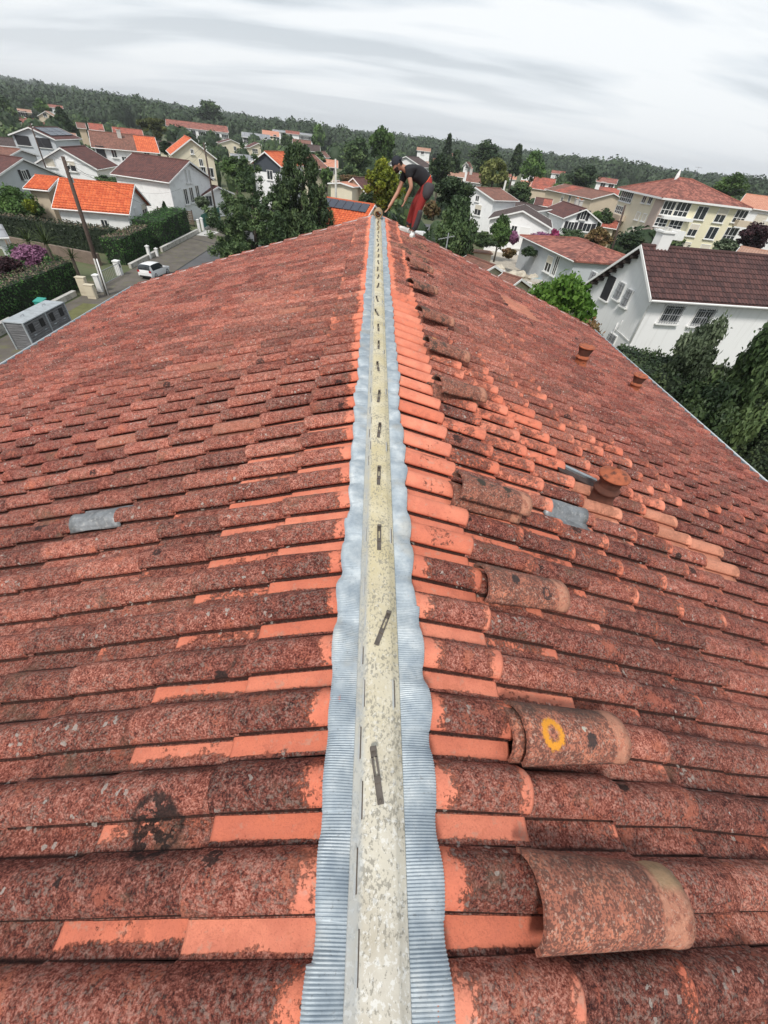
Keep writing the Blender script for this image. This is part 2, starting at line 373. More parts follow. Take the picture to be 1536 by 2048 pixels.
# ================================================================== the setting: ground, street
GX = [simple('garden_ground', (0.085, 0.10, 0.045), 0.95, var=0.3, scale=0.25, dirt=(0.16, 0.12, 0.08), dirtamt=0.6)]
def sheet(name, pts, z, mat, th=None):
    mb = MB(); mb.add([(p[0], p[1], z) for p in pts], [tuple(range(len(pts)))]); o = mb.build(name, mat); tag(o, kind='structure'); return o
def terrain_h(x, y):
    r = math.hypot(x, y); a = math.atan2(x, y)
    left = max(0.0, min(1.0, (-a-0.15)/0.75))
    h = 0
    if r > 420: h += (r-420)/1000*(5+26*left)
    if r > 900: h += min(1, (r-900)/900)*(3+3*math.sin(a*5+1)+2.2*math.sin(a*11))
    return min(h, 40)
vs = []; fs = []; RR = [0, 30, 80, 160, 260, 340, 420, 520, 640, 800, 950, 1100, 1300, 1600, 2000, 2600, 3400]; NA = 96
for r in RR:
    for k in range(NA):
        a = 2*math.pi*k/NA; x, y = r*math.sin(a), r*math.cos(a)
        vs.append((x, y, terrain_h(x, y) if y > 0 else 0))
for i in range(len(RR)-1):
    for k in range(NA):
        q = i*NA; fs.append((q+k, q+(k+1) % NA, q+NA+(k+1) % NA, q+NA+k))
mb = MB(); mb.add(vs, fs); tag(mb.build('ground', GX[0], smooth=True), kind='structure')
ASPH = simple('street_asphalt', (0.105, 0.105, 0.11), 0.9, var=0.15, scale=0.6, bmp=0.3, bscale=60)
PATCH = simple('patched_brown_asphalt', (0.12, 0.105, 0.09), 0.92, var=0.25, scale=0.9, dirt=(0.15, 0.15, 0.06), dirtamt=0.55)
JOINT = simple('dark_tar_joint', (0.035, 0.035, 0.035), 0.8)
GRAVEL = simple('pale_gravel', (0.42, 0.38, 0.32), 0.95, var=0.15, scale=3)
LAWN = simple('lawn_grass', (0.10, 0.15, 0.045), 0.95, var=0.3, scale=2)
SOIL = simple('brown_garden_soil', (0.17, 0.085, 0.05), 0.95, var=0.35, scale=3)
sheet('street', [(-17.0, -40), (-11.5, -40), (-11.5, 120), (-17.0, 120)], 0.012, ASPH)
sheet('pavement', [(-20.4, -40), (-17.0, -40), (-17.0, 120), (-20.4, 120)], 0.016, PATCH)
sheet('tar_joint', [(-17.08, 26), (-16.96, 26), (-16.96, 120), (-17.08, 120)], 0.022, JOINT)
sheet('tar_joint', [(-20.3, 53.6), (-11.6, 49.0), (-11.6, 49.2), (-20.3, 53.8)], 0.026, JOINT)
sheet('driveway', [(-20.4, 55.6), (-19.0, 55.6), (-18.6, 58.6), (-20.4, 59.4)], 0.030, simple('pale_driveway_concrete', (0.5, 0.49, 0.47), 0.9))
sheet('side_street', [(-11.5, 70), (60, 96), (60, 102), (-11.5, 77)], 0.010, ASPH)
sheet('pavement_verge', [(-19.5, 26), (-17.3, 26), (-17.3, 29.8), (-19.5, 29.8)], 0.024, simple('mossy_verge', (0.13, 0.13, 0.05), 0.95, var=0.3, scale=1.5))
sheet('garden_terrace', [(12.5, 50), (24, 46), (29, 62), (16, 66)], 0.02, GRAVEL)
sheet('lawn', [(13, 44), (22, 40), (24, 46), (12.5, 50)], 0.03, LAWN)
sheet('garden_soil', [(13.5, 8), (30, 2), (30, 14), (15, 16.5)], 0.03, SOIL)

# ================================================================== the house whose roof we stand on
RX, RZ, SL = 0.10, CAMH-1.3, 0.33
Y0, Y1 = -3.045, 11.2
HOUSE = empty('tiled_house', (RX, 4.0, 0)); tag(HOUSE, 'large house under a weathered red tile roof whose stripped ridge runs away from the viewer', 'house')
def hp(o):
    o.parent = HOUSE; o.location = o.location - HOUSE.location; return o
rng = np.random.RandomState(7)
CS = 1/math.sqrt(1+SL*SL)
def slope_point(side, along, Y, h=0.0):
    """along: metres down the slope from the ridge line; h: height off the roof plane"""
    x = RX + side*(along*CS + h*SL*CS); z = RZ - along*SL*CS + h*CS
    return Vector((x, Y, z))
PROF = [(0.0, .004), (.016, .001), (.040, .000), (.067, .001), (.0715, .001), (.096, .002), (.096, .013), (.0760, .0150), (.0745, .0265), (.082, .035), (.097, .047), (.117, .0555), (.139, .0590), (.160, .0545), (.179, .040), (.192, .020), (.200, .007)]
SS = [0.0, 0.18, 0.45, 0.75, 0.97, 1.0]
TW, TL, T0 = 0.2, 0.36, 0.105
def tiles(side, spec_fn):
    prof = np.array(PROF); nv = len(prof); ns = len(SS)
    ncol = int((Y1-Y0)/TW)+1; nrow = 17
    Vs = []; Fs = []; As = []; k0 = 0
    # faces of one tile
    f1 = []
    for j in range(ns):            # ns rows + 1 dropped row = ns+1 rows
        for i in range(nv-1):
            a = j*nv+i
            f1.append((a, a+1, a+nv+1, a+nv) if side > 0 else (a, a+nv, a+nv+1, a+1))
    # left edge lip (near side of the tile) closes the step at the pan start
    f1 = np.array(f1)
    for c in range(ncol):
        yc = Y0 + c*TW
        for r in range(nrow):
            skip, fresh, dirt_shade, lift, shift = spec_fn(side, r, yc)
            if skip: continue
            rnd = rng.rand(); jit = rng.randn(4)
            al0 = T0 + r*TL - 0.02*(r > 0) + shift
            L = TL+0.02*(r > 0)
            rows = []
            for s in SS + [1.0]:
                rows.append(s)
            P = np.zeros((ns+1, nv, 3)); A = np.zeros((ns+1, nv, 3))
            for j, s in enumerate(rows):
                last = j == ns
                wide = 1+0.05*s
                v = prof[:, 0].copy(); h = prof[:, 1].copy()
                hump = (np.arange(nv) >= 7)
                vc = 0.138
                v = np.where(hump, vc+(v-vc)*wide, v)
                hh = h*(1+0.10*s)*(0.96 if not hump.any() else 1) + 0.002 + 0.022*s + lift*(0.3+0.7*s)
                al = al0 + L*s + jit[0]*0.003
                if s == 1.0 and not last: al += 0.0; hh = hh-0.0045
                if last: hh = hh - np.where(hump, 0.017, 0.013)
                # lower lip slightly rounded in plan: hump reaches a little further
                if s >= 0.97: al = al + np.where(hump, 0.006*np.cos((v-vc)/0.062*1.3), 0)
                yy = yc + v + jit[1]*0.0015 + jit[2]*0.004*(s-0.5)
                hh = hh + jit[3]*0.0012 + 0.0012*np.sin(37*yy+11*al)
                x = RX + side*(al*CS + hh*SL*CS); z = RZ - al*SL*CS + hh*CS
                P[j, :, 0] = x; P[j, :, 1] = yy; P[j, :, 2] = z
                A[j, :, 0] = rnd
                A[j, :, 1] = dirt_shade(s, hump, v)
                A[j, :, 2] = fresh
            Vs.append(P.reshape(-1, 3)); As.append(A.reshape(-1, 3)); Fs.append(f1+k0); k0 += (ns+1)*nv
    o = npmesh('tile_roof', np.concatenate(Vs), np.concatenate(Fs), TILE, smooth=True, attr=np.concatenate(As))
    return hp(o)
VENTS = [(2.02, 2.44), (4.67, 6.42)]
def spec(side, r, y):
    al = T0 + r*TL
    n = noise.noise(Vector((y*0.55, al*0.8, side*5.0)))      # -1..1
    n2 = noise.noise(Vector((y*1.7+9, al*2.1, side*3.0)))
    base = 0.62 + 0.22*n + 0.12*n2 + min(al, 3)*0.045
    if side > 0:
        band = math.exp(-((y-(3.0-0.35*(al-0.6)))/1.3)**2)*math.exp(-((al-1.2)/1.5)**2)
        base -= (0.34+0.14*n2)*band
        if al < 0.45 and 1.0 < y < 5.2: base -= 0.3
        pass
    else:
        if al < 0.4 and y > 1.2: base -= 0.16
        base += 0.10
    if y > 6.5 and al > 0.3: base = max(base, 0.72+0.12*n)
    fresh = 0.0
    rr = random.Random(int(y*100)*131+r*17+int(side))
    x = RX+side*al*CS
    if side > 0:
        if (r == 6 and 1.95 < y < 2.35) or (r in (7,) and 1.75 < y < 2.15) or (r == 4 and 1.9 < y < 2.3): fresh = 0.9
        if 7.9 < y < 8.9 and r in (7, 8) : fresh = 0.45
    elif rr.random() < 0.004: fresh = 0.3
    lift = max(0, rr.gauss(0, 0.0025)); shift = rr.gauss(0, 0.003)
    e1 = rr.uniform(-.12, .12)
    def dk(s, hump, v, r=r, base=base, y=y):
        foot = (v < 0.030)*1.0
        d = np.where(hump, base+0.05+e1, base-0.02+0.10*foot)
        if r == 0:
            d = np.where(hump, base+0.10+e1 if side < 0 or y < 1.0 else base+e1, 0.05+0.30*foot)
            d = d * (1 if s > 0.22 else 0.35)
            if side > 0: d = np.where(hump, d*(0.9 if s < 0.9 else 0.6), d)
        elif r == 1: d = np.where(hump, base+0.04+e1, 0.34+e1+0.36*foot+0.25*(y < 0.4 and side > 0))
        elif r == 2: d = np.where(hump, base+0.04, base-0.12+0.2*foot)
        d = d + np.where(hump & (v > 0.165), 0.10, 0)
        if s > 0.96: d = d-0.20
        crease = (~hump & (v > .071)) | (~hump & (v < .004)) | (hump & (v > .197))  # painted shade line below the lip and at the foot of the roll
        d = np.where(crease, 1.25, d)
        return np.clip(d, 0, 1.25)
    return False, fresh, dk, lift, shift
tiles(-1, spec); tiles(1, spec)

# under-roof deck, walls, gutters, verge trim
WALLM = WM['cream']
mb = MB()
e_al = 6.28
for side in (-1, 1):
    a = slope_point(side, 0.02, Y0, -0.03); b = slope_point(side, e_al-0.05, Y0, -0.03); c = slope_point(side, e_al-0.05, Y1-0.0, -0.03); d = slope_point(side, 0.02, Y1-0.0, -0.03)
    q = [a, b, c, d]; lo = [p-Vector((0, 0, 0.09)) for p in q]
    mb.add(q+lo, [(0, 1, 2, 3) if side > 0 else (3, 2, 1, 0), (4, 5, 6, 7), (0, 1, 5, 4), (1, 2, 6, 5), (2, 3, 7, 6), (3, 0, 4, 7)])
hp(mb.build('roof_deck', WOODD))
ex = e_al*CS; ez = RZ-e_al*SL*CS
mb = MB(); X0, X1 = RX-ex+0.5, RX+ex-0.5; YA, YB = Y0+0.25, Y1-0.25
zt = ez-0.02+0.5*SL
mb.add([(X0, YA, 0), (X1, YA, 0), (X1, YB, 0), (X0, YB, 0), (X0, YA, zt-0.15), (X1, YA, zt-0.15), (X1, YB, zt-0.15), (X0, YB, zt-0.15), (RX, YA, RZ-0.3), (RX, YB, RZ-0.3)],
       [(0, 1, 5, 8, 4), (2, 3, 7, 9, 6), (1, 2, 6, 5), (3, 0, 4, 7)])
hp(mb.build('wall', WALLM))
ZINC = simple('zinc_gutter_metal', (0.36, 0.40, 0.43), 0.42, 0.55, var=0.15, scale=4, dirt=(0.25, 0.24, 0.22), dirtamt=0.5)
PALETRIM = simple('pale_gutter_edge', (0.62, 0.66, 0.68), 0.5, 0.1, var=0.06)
for side in (-1, 1):
    mb = MB(); cx = RX+side*(ex+0.085); cz = ez-0.012; R = 0.088
    pr = [(cx-side*R*math.cos(t), cz-R*math.sin(t)) for t in np.linspace(0, math.pi, 9)]
    pr2 = [(cx-side*(R-.004)*math.cos(t), cz-(R-.004)*math.sin(t)) for t in np.linspace(0, math.pi, 9)][::-1]
    pp = pr+pr2; n = len(pp); vs = [(x, y, z) for y in (Y0-0.1, Y1+0.08) for x, z in pp]
    mb.add(vs, [(i, (i+1) % n, n+(i+1) % n, n+i) for i in range(n)]+[tuple(range(9)), tuple(n+i for i in range(9))])
    g = hp(mb.build('gutter', ZINC, smooth=False))
    mb = MB(); mb.tube([(cx+side*R, Y0-0.1, cz+0.006), (cx+side*R, Y1+0.08, cz+0.006)], 0.015, 8); b = mb.build('rolled_edge', PALETRIM, g, smooth=True)
    mb = MB()
    mb.box((cx-side*(R+.02), (Y0+Y1)/2, cz-0.06), (0.02, Y1-Y0, 0.16)); hp(mb.build('fascia_board', TRIM))
    dp = MB(); dp.tube([(cx, Y1-0.4, cz-R), (cx, Y1-0.4, cz-0.3), (cx-side*0.42, Y1-0.4, cz-0.6), (cx-side*0.42, Y1-0.4, 0.05)], 0.045, 10); hp(dp.build('downpipe', ZINC, smooth=True))
    # far verge capping
    mb = MB(); a = slope_point(side, 0.16, Y1+0.03, 0.03); b = slope_point(side, e_al, Y1+0.03, 0.03)
    seg = 14
    for i in range(seg):
        p = a.lerp(b, i/seg); q = a.lerp(b, (i+0.985)/seg); dz = Vector((0, 0, 0.004*(i % 2)))
        vs = []
        for pt in (p, q):
            for dy, dh in ((-0.05, -0.05), (-0.05, 0.033), (0.03, 0.036), (0.045, 0.02), (0.045, -0.13), (0.02, -0.13)):
                vs.append(pt+Vector((0, dy, dh))+dz)
        mb.add(vs, [(k, (k+1) % 6, 6+(k+1) % 6, 6+k) for k in range(6)]+[(0, 1, 2, 3, 4, 5), (11, 10, 9, 8, 7, 6)])
    vt = simple('verge_trim_paint', (0.50, 0.42, 0.40), 0.7, var=0.15, scale=6) if side < 0 else simple('verge_trim_pink', (0.50, 0.38, 0.34), 0.7, var=0.15, scale=6)
    hp(mb.build('verge_trim', vt))
# windows of the walls below (out of sight from up here)
for side, x in ((-1, X0), (1, X1)):
    for y in (1.0, 4.5, 8.5):
        for z in (1.5, 4.3):
            mb = MB(); mb.box((x, y, z), (0.10, 1.2, 1.3), mi=0); mb.box((x+side*0.02, y-0.29, z), (0.10, 0.5, 1.14), mi=1); mb.box((x+side*0.02, y+0.29, z), (0.10, 0.5, 1.14), mi=1)
            hp(mb.build('window', [TRIM, GLASSM]))

# corrugated lead/aluminium flashing strips along both sides of the ridge
def flash_material():
    m, t, b = newmat('weathered_corrugated_flashing')
    co = N_(t, 'ShaderNodeTexCoord').outputs['Object']
    c = ramp_n(t, noise_n(t, 13, 6, 0.65, co), [(0.3, (0.24, 0.29, 0.34)), (0.5, (0.34, 0.39, 0.43)), (0.68, (0.48, 0.52, 0.545))])
    c = mixc(t, mth(t, 'MULTIPLY', sstep(t, noise_n(t, 5, 4, 0.6, co), 0.52, 0.7), 0.35), c, (0.42, 0.37, 0.28))
    c = mixc(t, mth(t, 'MULTIPLY', sstep(t, noise_n(t, 120, 3, 0.6, co), 0.6, 0.72), 0.5), c, (0.12, 0.12, 0.12))
    t.links.new(c, b.inputs['Base Color']); b.inputs['Metallic'].default_value = 0.25; b.inputs['Roughness'].default_value = 0.55
    bump(t, b, noise_n(t, 90, 4, 0.6, co), 0.3, 0.002); return m
FLASH = flash_material()
TH = PROF[:5]+PROF[8:]; TH_X = [p[0] for p in TH]; TH_Y = [p[1] for p in TH]
def tile_h(y):                         # height of tile surface above the plane at the ridge end
    v = (y-Y0) % TW
    return float(np.interp(v, TH_X, TH_Y))
for side in (-1, 1):
    ys = list(np.arange(Y0+0.02, 3.2, 0.00165))+list(np.arange(3.2, Y1-0.02, 0.004))
    ys = np.array(ys); nc = 9; V = np.zeros((len(ys), nc, 3))
    rs = np.random.RandomState(3+side)
    # smooth random outline of the cut outer edge
    kn = rs.randn(400)
    def rnd1(y, f, o=0): return np.interp(y*f+o, np.arange(400)-60, kn)
    th = np.array([0.55*max(tile_h(y-0.014), tile_h(y), tile_h(y+0.014))+0.45*np.mean([tile_h(y+q) for q in (-.03, -.015, 0, .015, .03)]) for y in ys])*(0.42+0.10*rnd1(ys, 4.1, 23))+0.52*0.052+0.010
    # strip joints: every ~1.35 m the next length lies over the last
    J = (ys+5.0-0.45*side)/1.35; jf = J-np.floor(J)
    width = 0.132 + 0.003*rnd1(ys, 6.3, 7) + 0.0042*rnd1(ys, 3.1) + 0.0022*rnd1(ys, 13.0, 3) + 0.010*(jf-0.5)
    crimp = np.sin(ys/0.0066*2*math.pi + 2.5*rnd1(ys, 2.2, 11))
    crease = rnd1(ys, 9.0, 5)
    fine_w = np.where(ys < 3.2, 1.0, 0.6)
    for c in range(nc):
        s = c/(nc-1)
        x = 0.052 + (width-0.052)*s
        al = x/CS
        hfol = th*1.0+0.016
        h = (1-s)**1.6*0.040 + (1-(1-s)**1.6)*hfol + 0.004*(1-s)*0 + 0.0042*(jf > 0.5)*0
        h = h + 0.0020*jf + (0.0026*(0.45+0.55*np.clip(1.2-abs(s-0.5), 0, 1)))*crimp*fine_w + 0.0022*crease*s*(1-0.3*s) + 0.0012*rnd1(ys, 30.0, 9)*s
        if c == nc-1: h = h-0.0045
        ysk = ys + 0.004*s*rnd1(ys, 2.0, 31)
        V[:, c, 0] = RX+side*(al*CS+h*SL*CS); V[:, c, 1] = ysk; V[:, c, 2] = RZ-al*SL*CS+h*CS
    n = len(ys); idx = np.arange(n*nc).reshape(n, nc)
    a, b_, c_, d_ = idx[:-1, :-1].ravel(), idx[:-1, 1:].ravel(), idx[1:, 1:].ravel(), idx[1:, :-1].ravel()
    Fq = np.stack([a, b_, c_, d_], 1) if side > 0 else np.stack([a, d_, c_, b_], 1)
    hp(npmesh('ridge_flashing', V.reshape(-1, 3), Fq, FLASH, smooth=True))

# painted metal ridge closure
def closure_material():
    m, t, b = newmat('flaking_cream_paint')
    co = N_(t, 'ShaderNodeTexCoord').outputs['Object']
    s = N_(t, 'ShaderNodeSeparateXYZ'); t.links.new(co, s.inputs[0])
    near = mth(t, 'SUBTRACT', 1.0, sstep(t, mth(t, 'ADD', s.outputs[1], mth(t, 'MULTIPLY', noise_n(t, 4, 4, 0.6, co), 1.2)), 0.2, 1.9))
    base = ramp_n(t, noise_n(t, 5, 5, 0.6, co), [(0.35, (0.50, 0.43, 0.26)), (0.6, (0.60, 0.54, 0.39)), (0.75, (0.50, 0.48, 0.43))])
    pale = ramp_n(t, noise_n(t, 7, 5, 0.6, co), [(0.35, (0.40, 0.36, 0.30)), (0.6, (0.56, 0.53, 0.47))])
    c = mixc(t, mth(t, 'MULTIPLY', near, 0.9), base, pale)
    mp = N_(t, 'ShaderNodeMapping'); mp.inputs['Scale'].default_value = (1.25, 0.8, 1); t.links.new(co, mp.inputs[0])
    fl = noise_n(t, 95, 4, 0.68, mp.outputs[0]); big = noise_n(t, 9, 4, 0.6, co)
    k = mth(t, 'ADD', fl, mth(t, 'MULTIPLY', mth(t, 'SUBTRACT', big, 0.5), 0.45))
    grey = sstep(t, k, 0.535, 0.585)
    c = mixc(t, mth(t, 'MULTIPLY', grey, 0.75), c, (0.22, 0.205, 0.17))
    wh = sstep(t, mth(t, 'ADD', noise_n(t, 75, 4, 0.7, co), mth(t, 'MULTIPLY', near, 0.05)), 0.58, 0.64)
    c = mixc(t, mth(t, 'MULTIPLY', wh, mth(t, 'ADD', 0.15, mth(t, 'MULTIPLY', near, 0.35))), c, (0.74, 0.74, 0.72))
    edge = sstep(t, mth(t, 'SUBTRACT', RX, s.outputs[0]), 0.03, 0.052)
    c = mixc(t, mth(t, 'MULTIPLY', mth(t, 'MULTIPLY', edge, 1.3), noise_n(t, 14, 4, 0.6, co)), c, (0.36, 0.38, 0.39))
    t.links.new(c, b.inputs['Base Color']); b.inputs['Roughness'].default_value = 0.72
    bump(t, b, fl, 0.4, 0.002); return m
CLOS = closure_material()
prof = [(-.0695, .010), (-.0690, .030), (-.066, .0345), (-.050, .040), (-.047, .0455), (-.040, .049), (-.020, .053), (0, .0545), (.020, .053), (.040, .049), (.047, .0455), (.050, .040), (.066, .0345), (.0690, .030), (.0695, .010)]
ys = np.arange(Y0, Y1-0.12, 0.02); V = np.zeros((len(ys), len(prof), 3))
for i, (px_, pz_) in enumerate(prof):
    V[:, i, 0] = RX+px_+0.0012*np.sin(ys*3.1); V[:, i, 1] = ys; V[:, i, 2] = RZ+pz_-0.004+0.0008*np.sin(ys*7+px_*60)
    # overlapping lengths of sheet
    V[:, i, 2] += 0.0022*(((ys+3.33) % 2.0) < 1.0)
idx = np.arange(V.shape[0]*V.shape[1]).reshape(V.shape[:2])
a, b_, c_, d_ = idx[:-1, :-1].ravel(), idx[:-1, 1:].ravel(), idx[1:, 1:].ravel(), idx[1:, :-1].ravel()
CLO = hp(npmesh('ridge_closure', V.reshape(-1, 3), np.stack([a, b_, c_, d_], 1), CLOS, smooth=True))
SHADOWSLOT = simple('dark_vent_slot', (0.09, 0.07, 0.055), 0.9)
# raised vent louvres pressed into the closure, each with its dark slot
lp = None
for k, y in enumerate(np.arange(-0.45, 6.2, 0.137)):
    for sx in (-1, 1):
        if sx > 0 and (k*7) % 5 < 4: continue
        if lp is None:
            m_ = MB(); m_.tube([(0, -.05, -.001), (0, -.038, .001), (0, .038, .001), (0, .05, -.001)], [0.0012, 0.0036, 0.0036, 0.0012], 6)
            m_.box((0.0042, 0, 0.0020), (0.0034, 0.082, 0.0018), mi=1); lp = m_.build('vent_louvre', [CLOS, SHADOWSLOT], smooth=False); o = lp
        else: o = lp.copy(); COL.objects.link(o)
        o.parent = CLO; o.location = (RX+sx*(0.0465 if k % 2 else 0.055), y, RZ+(0.0415 if k % 2 else 0.0345))
# steel fixing clips on the closure
CLIPM = simple('weathered_steel_clip', (0.16, 0.135, 0.115), 0.5, 0.6, var=0.25, scale=30)
def clip_mesh():
    mb = MB(); w = 0.0082; t = 0.0012
    # lower flat (screwed) part
    mb.box((0, -0.032, 0.0006), (2*w, 0.046, t))
    # step up and slotted part (two rails and two bridges)
    mb.box((0, -0.0085, 0.003), (2*w, 0.0035, 0.0056))
    for sx in (-1, 1): mb.box((sx*w*0.68, 0.027, 0.0055), (w*0.62, 0.044, t))
    mb.box((0, -0.0005, 0.0055), (2*w, 0.013, t)); mb.box((0, 0.058, 0.0055), (2*w, 0.022, t))
    # upstand with folded tab
    mb.box((0, 0.0695, 0.013), (2*w, 0.0014, 0.016)); mb.box((0, 0.0645, 0.0208), (2*w, 0.011, 0.0012))
    # screw head
    mb.lathe([(0.0, 0.0036), (0.0030, 0.0032), (0.0042, 0.0012)], (0, -0.047, 0), 10)
    me = mb.build('ridge_clip', CLIPM); return me
proto = clip_mesh(); first = True
CL = [(0.28, -0.004, 10), (0.72, 0.012, -20), (1.15, 0.003, 0), (1.58, 0.002, -1), (2.01, 0.004, -4), (2.43, 0.003, -3), (2.90, -0.001, 5), (3.33, 0.003, 0), (3.74, 0.002, 2), (4.17, -0.010, 14), (4.62, -0.008, 8)]
y = 5.15
rr = random.Random(4)
while y < Y1-0.7: CL.append((y, rr.uniform(-.008, .006), rr.uniform(-10, 10))); y += 0.40
for (y, dx, an) in CL:
    c = proto if first else proto.copy()
    if not first: COL.objects.link(c)
    first = False
    c.parent = HOUSE; c.location = Vector((RX+dx, y, RZ+0.0525)) - HOUSE.location; c.rotation_euler = (0, 0, R_(an))
    c.scale = (1.05, 1.05, 1.05)

# metal tile replacements
LEADT = simple('dull_lead_sheet', (0.22, 0.23, 0.24), 0.5, 0.5, var=0.35, scale=18, dirt=(0.45, 0.44, 0.42), dirtamt=0.6)
def lead_patch(side, al0, y, L=0.33):
    mb = MB(); vs = []; cols = [(-0.045, .026), (-.02, .016), (0.0, .008), (.030, .004), (.068, .004), (.074, .024), (.09, .040), (.115, .054), (.139, .058), (.16, .054), (.179, .042), (.195, .022), (.215, .006)]
    if side < 0: cols = [(.058, .006), (.070, .012)]+cols[5:]+[(.235, .010)]
    for s in np.linspace(0, 1, 8):
        for v, h in cols:
            al = al0+L*s; hh = h+0.020+0.022*s+0.003*math.sin(9*v*30+s*8)
            vs.append(slope_point(side, al, y+v, hh))
    n = len(cols); fs = []
    for j in range(7):
        for i in range(n-1):
            q = j*n+i; fs.append((q, q+1, q+n+1, q+n) if side > 0 else (q, q+n, q+n+1, q+1))
    mb.add(vs, fs); o = mb.build('lead_patch', LEADT, smooth=True); hp(o)
    m = o.modifiers.new('s', 'SOLIDIFY'); m.thickness = 0.003
def grid_y(y): return Y0+round((y-Y0)/TW)*TW
lead_patch(-1, T0+4*TL-0.03, grid_y(1.62)+0.0, 0.32); lead_patch(1, T0+3*TL-0.05, grid_y(1.80))
# slipped zinc strip beside the big vent
mb = MB(); a = slope_point(1, 1.48, 2.46, 0.050); b = slope_point(1, 1.84, 2.40, 0.052)
mb.add([a, b, b+Vector((0, -.09, 0)), a+Vector((0, -.07, 0))]+[p+Vector((0, 0, .012)) for p in (a, b, b+Vector((0, -.09, 0)), a+Vector((0, -.07, 0)))], [(4, 7, 6, 5), (0, 1, 5, 4), (1, 2, 6, 5), (2, 3, 7, 6), (3, 0, 4, 7)])
hp(mb.build('gap_shade_box', simple('painted_gap_shade', (0.06, 0.035, 0.03), 0.9, var=0.4, scale=20)))  # dark box added under the strip, its colour standing in for gap shade
mb = MB(); a = slope_point(1, 1.42, 2.49, 0.072); b = slope_point(1, 1.86, 2.44, 0.074)
for o_, w in ((0, 0.028),):
    nrm = Vector((SL*CS, 0, CS)); mb.add([a+Vector((0, -w/2, 0)), b+Vector((0, -w/2, 0)), b+Vector((0, w/2, 0.004)), a+Vector((0, w/2, 0.004))]+[p-nrm*0.02 for p in (a+Vector((0, -w/2, 0)), b+Vector((0, -w/2, 0)), b+Vector((0, w/2, 0)), a+Vector((0, w/2, 0)))],
      [(0, 1, 2, 3), (4, 7, 6, 5), (0, 4, 5, 1), (1, 5, 6, 2), (2, 6, 7, 3), (3, 7, 4, 0)])
hp(mb.build('zinc_strip', ZINC))

# terracotta roof vents
TERRA = simple('rusty_terracotta', (0.36, 0.10, 0.045), 0.85, var=0.3, scale=9, dirt=(0.07, 0.03, 0.022), dirtamt=0.85, bmp=0.4)
TERRAD = simple('sooty_terracotta', (0.10, 0.035, 0.022), 0.9, var=0.4, scale=8)
def vent(x, y, h0, sc, big):
    al = (x-RX)/CS; p = slope_point(1, al, y, 0.03)
    r = empty('roof_vent', p-HOUSE.location); r.parent = HOUSE
    tag(r)
    o = MB().lathe([(0.17*sc, -0.08*sc), (0.15*sc, 0.0), (0.122*sc, 0.05*sc), (0.115*sc, 0.10*sc), (0.118*sc, 0.16*sc), (0.130*sc, 0.165*sc), (0.130*sc, 0.19*sc), (0.112*sc, 0.195*sc), (0.10*sc, 0.26*sc)], n=28).build('base_collar', TERRAD if big else TERRA, r, smooth=True)
    if big:
        MB().lathe([(0.105*sc, 0.22*sc), (0.110*sc, 0.28*sc), (0.125*sc, 0.33*sc), (0.15*sc, 0.355*sc), (0.15*sc, 0.362*sc), (0.08*sc, 0.33*sc), (0, 0.33*sc)], n=28).build('neck', TERRAD, r, smooth=True)
        MB().lathe([(0.0, 0.43*sc), (0.03*sc, 0.428*sc), (0.04*sc, 0.41*sc), (0.10*sc, 0.388*sc), (0.145*sc, 0.367*sc), (0.158*sc, 0.355*sc), (0.156*sc, 0.345*sc), (0.13*sc, 0.35*sc), (0, 0.35*sc)], n=32).build('cap', TERRA, r, smooth=True)
        MB().lathe([(0, 0.462*sc), (0.014*sc, 0.458*sc), (0.02*sc, 0.44*sc), (0.015*sc, 0.42*sc), (0, 0.42*sc)], c=(0.01, 0.02, 0), n=14).build('knob', TERRAD, r, smooth=True)
    else:
        MB().lathe([(0.102*sc, 0.20*sc), (0.115*sc, 0.27*sc), (0.135*sc, 0.33*sc), (0.15*sc, 0.375*sc)], n=28).build('neck', TERRAD, r, smooth=True)
        MB().lathe([(0.0, 0.392*sc), (0.09*sc, 0.385*sc), (0.152*sc, 0.398*sc), (0.162*sc, 0.390*sc), (0.158*sc, 0.370*sc), (0.12*sc, 0.365*sc), (0, 0.365*sc)], n=28).build('cap', TERRA, r, smooth=True)
vp1 = Vector((2.02, 2.38, 0)); q = onslope(1192, 1008); vent(q[0], q[1], 0, 0.70, True)
q = onslope(1155, 735); vent(q[0], q[1], 0, 0.80, False)
q = onslope(1262, 785); vent(q[0], q[1], 0, 0.72, False)

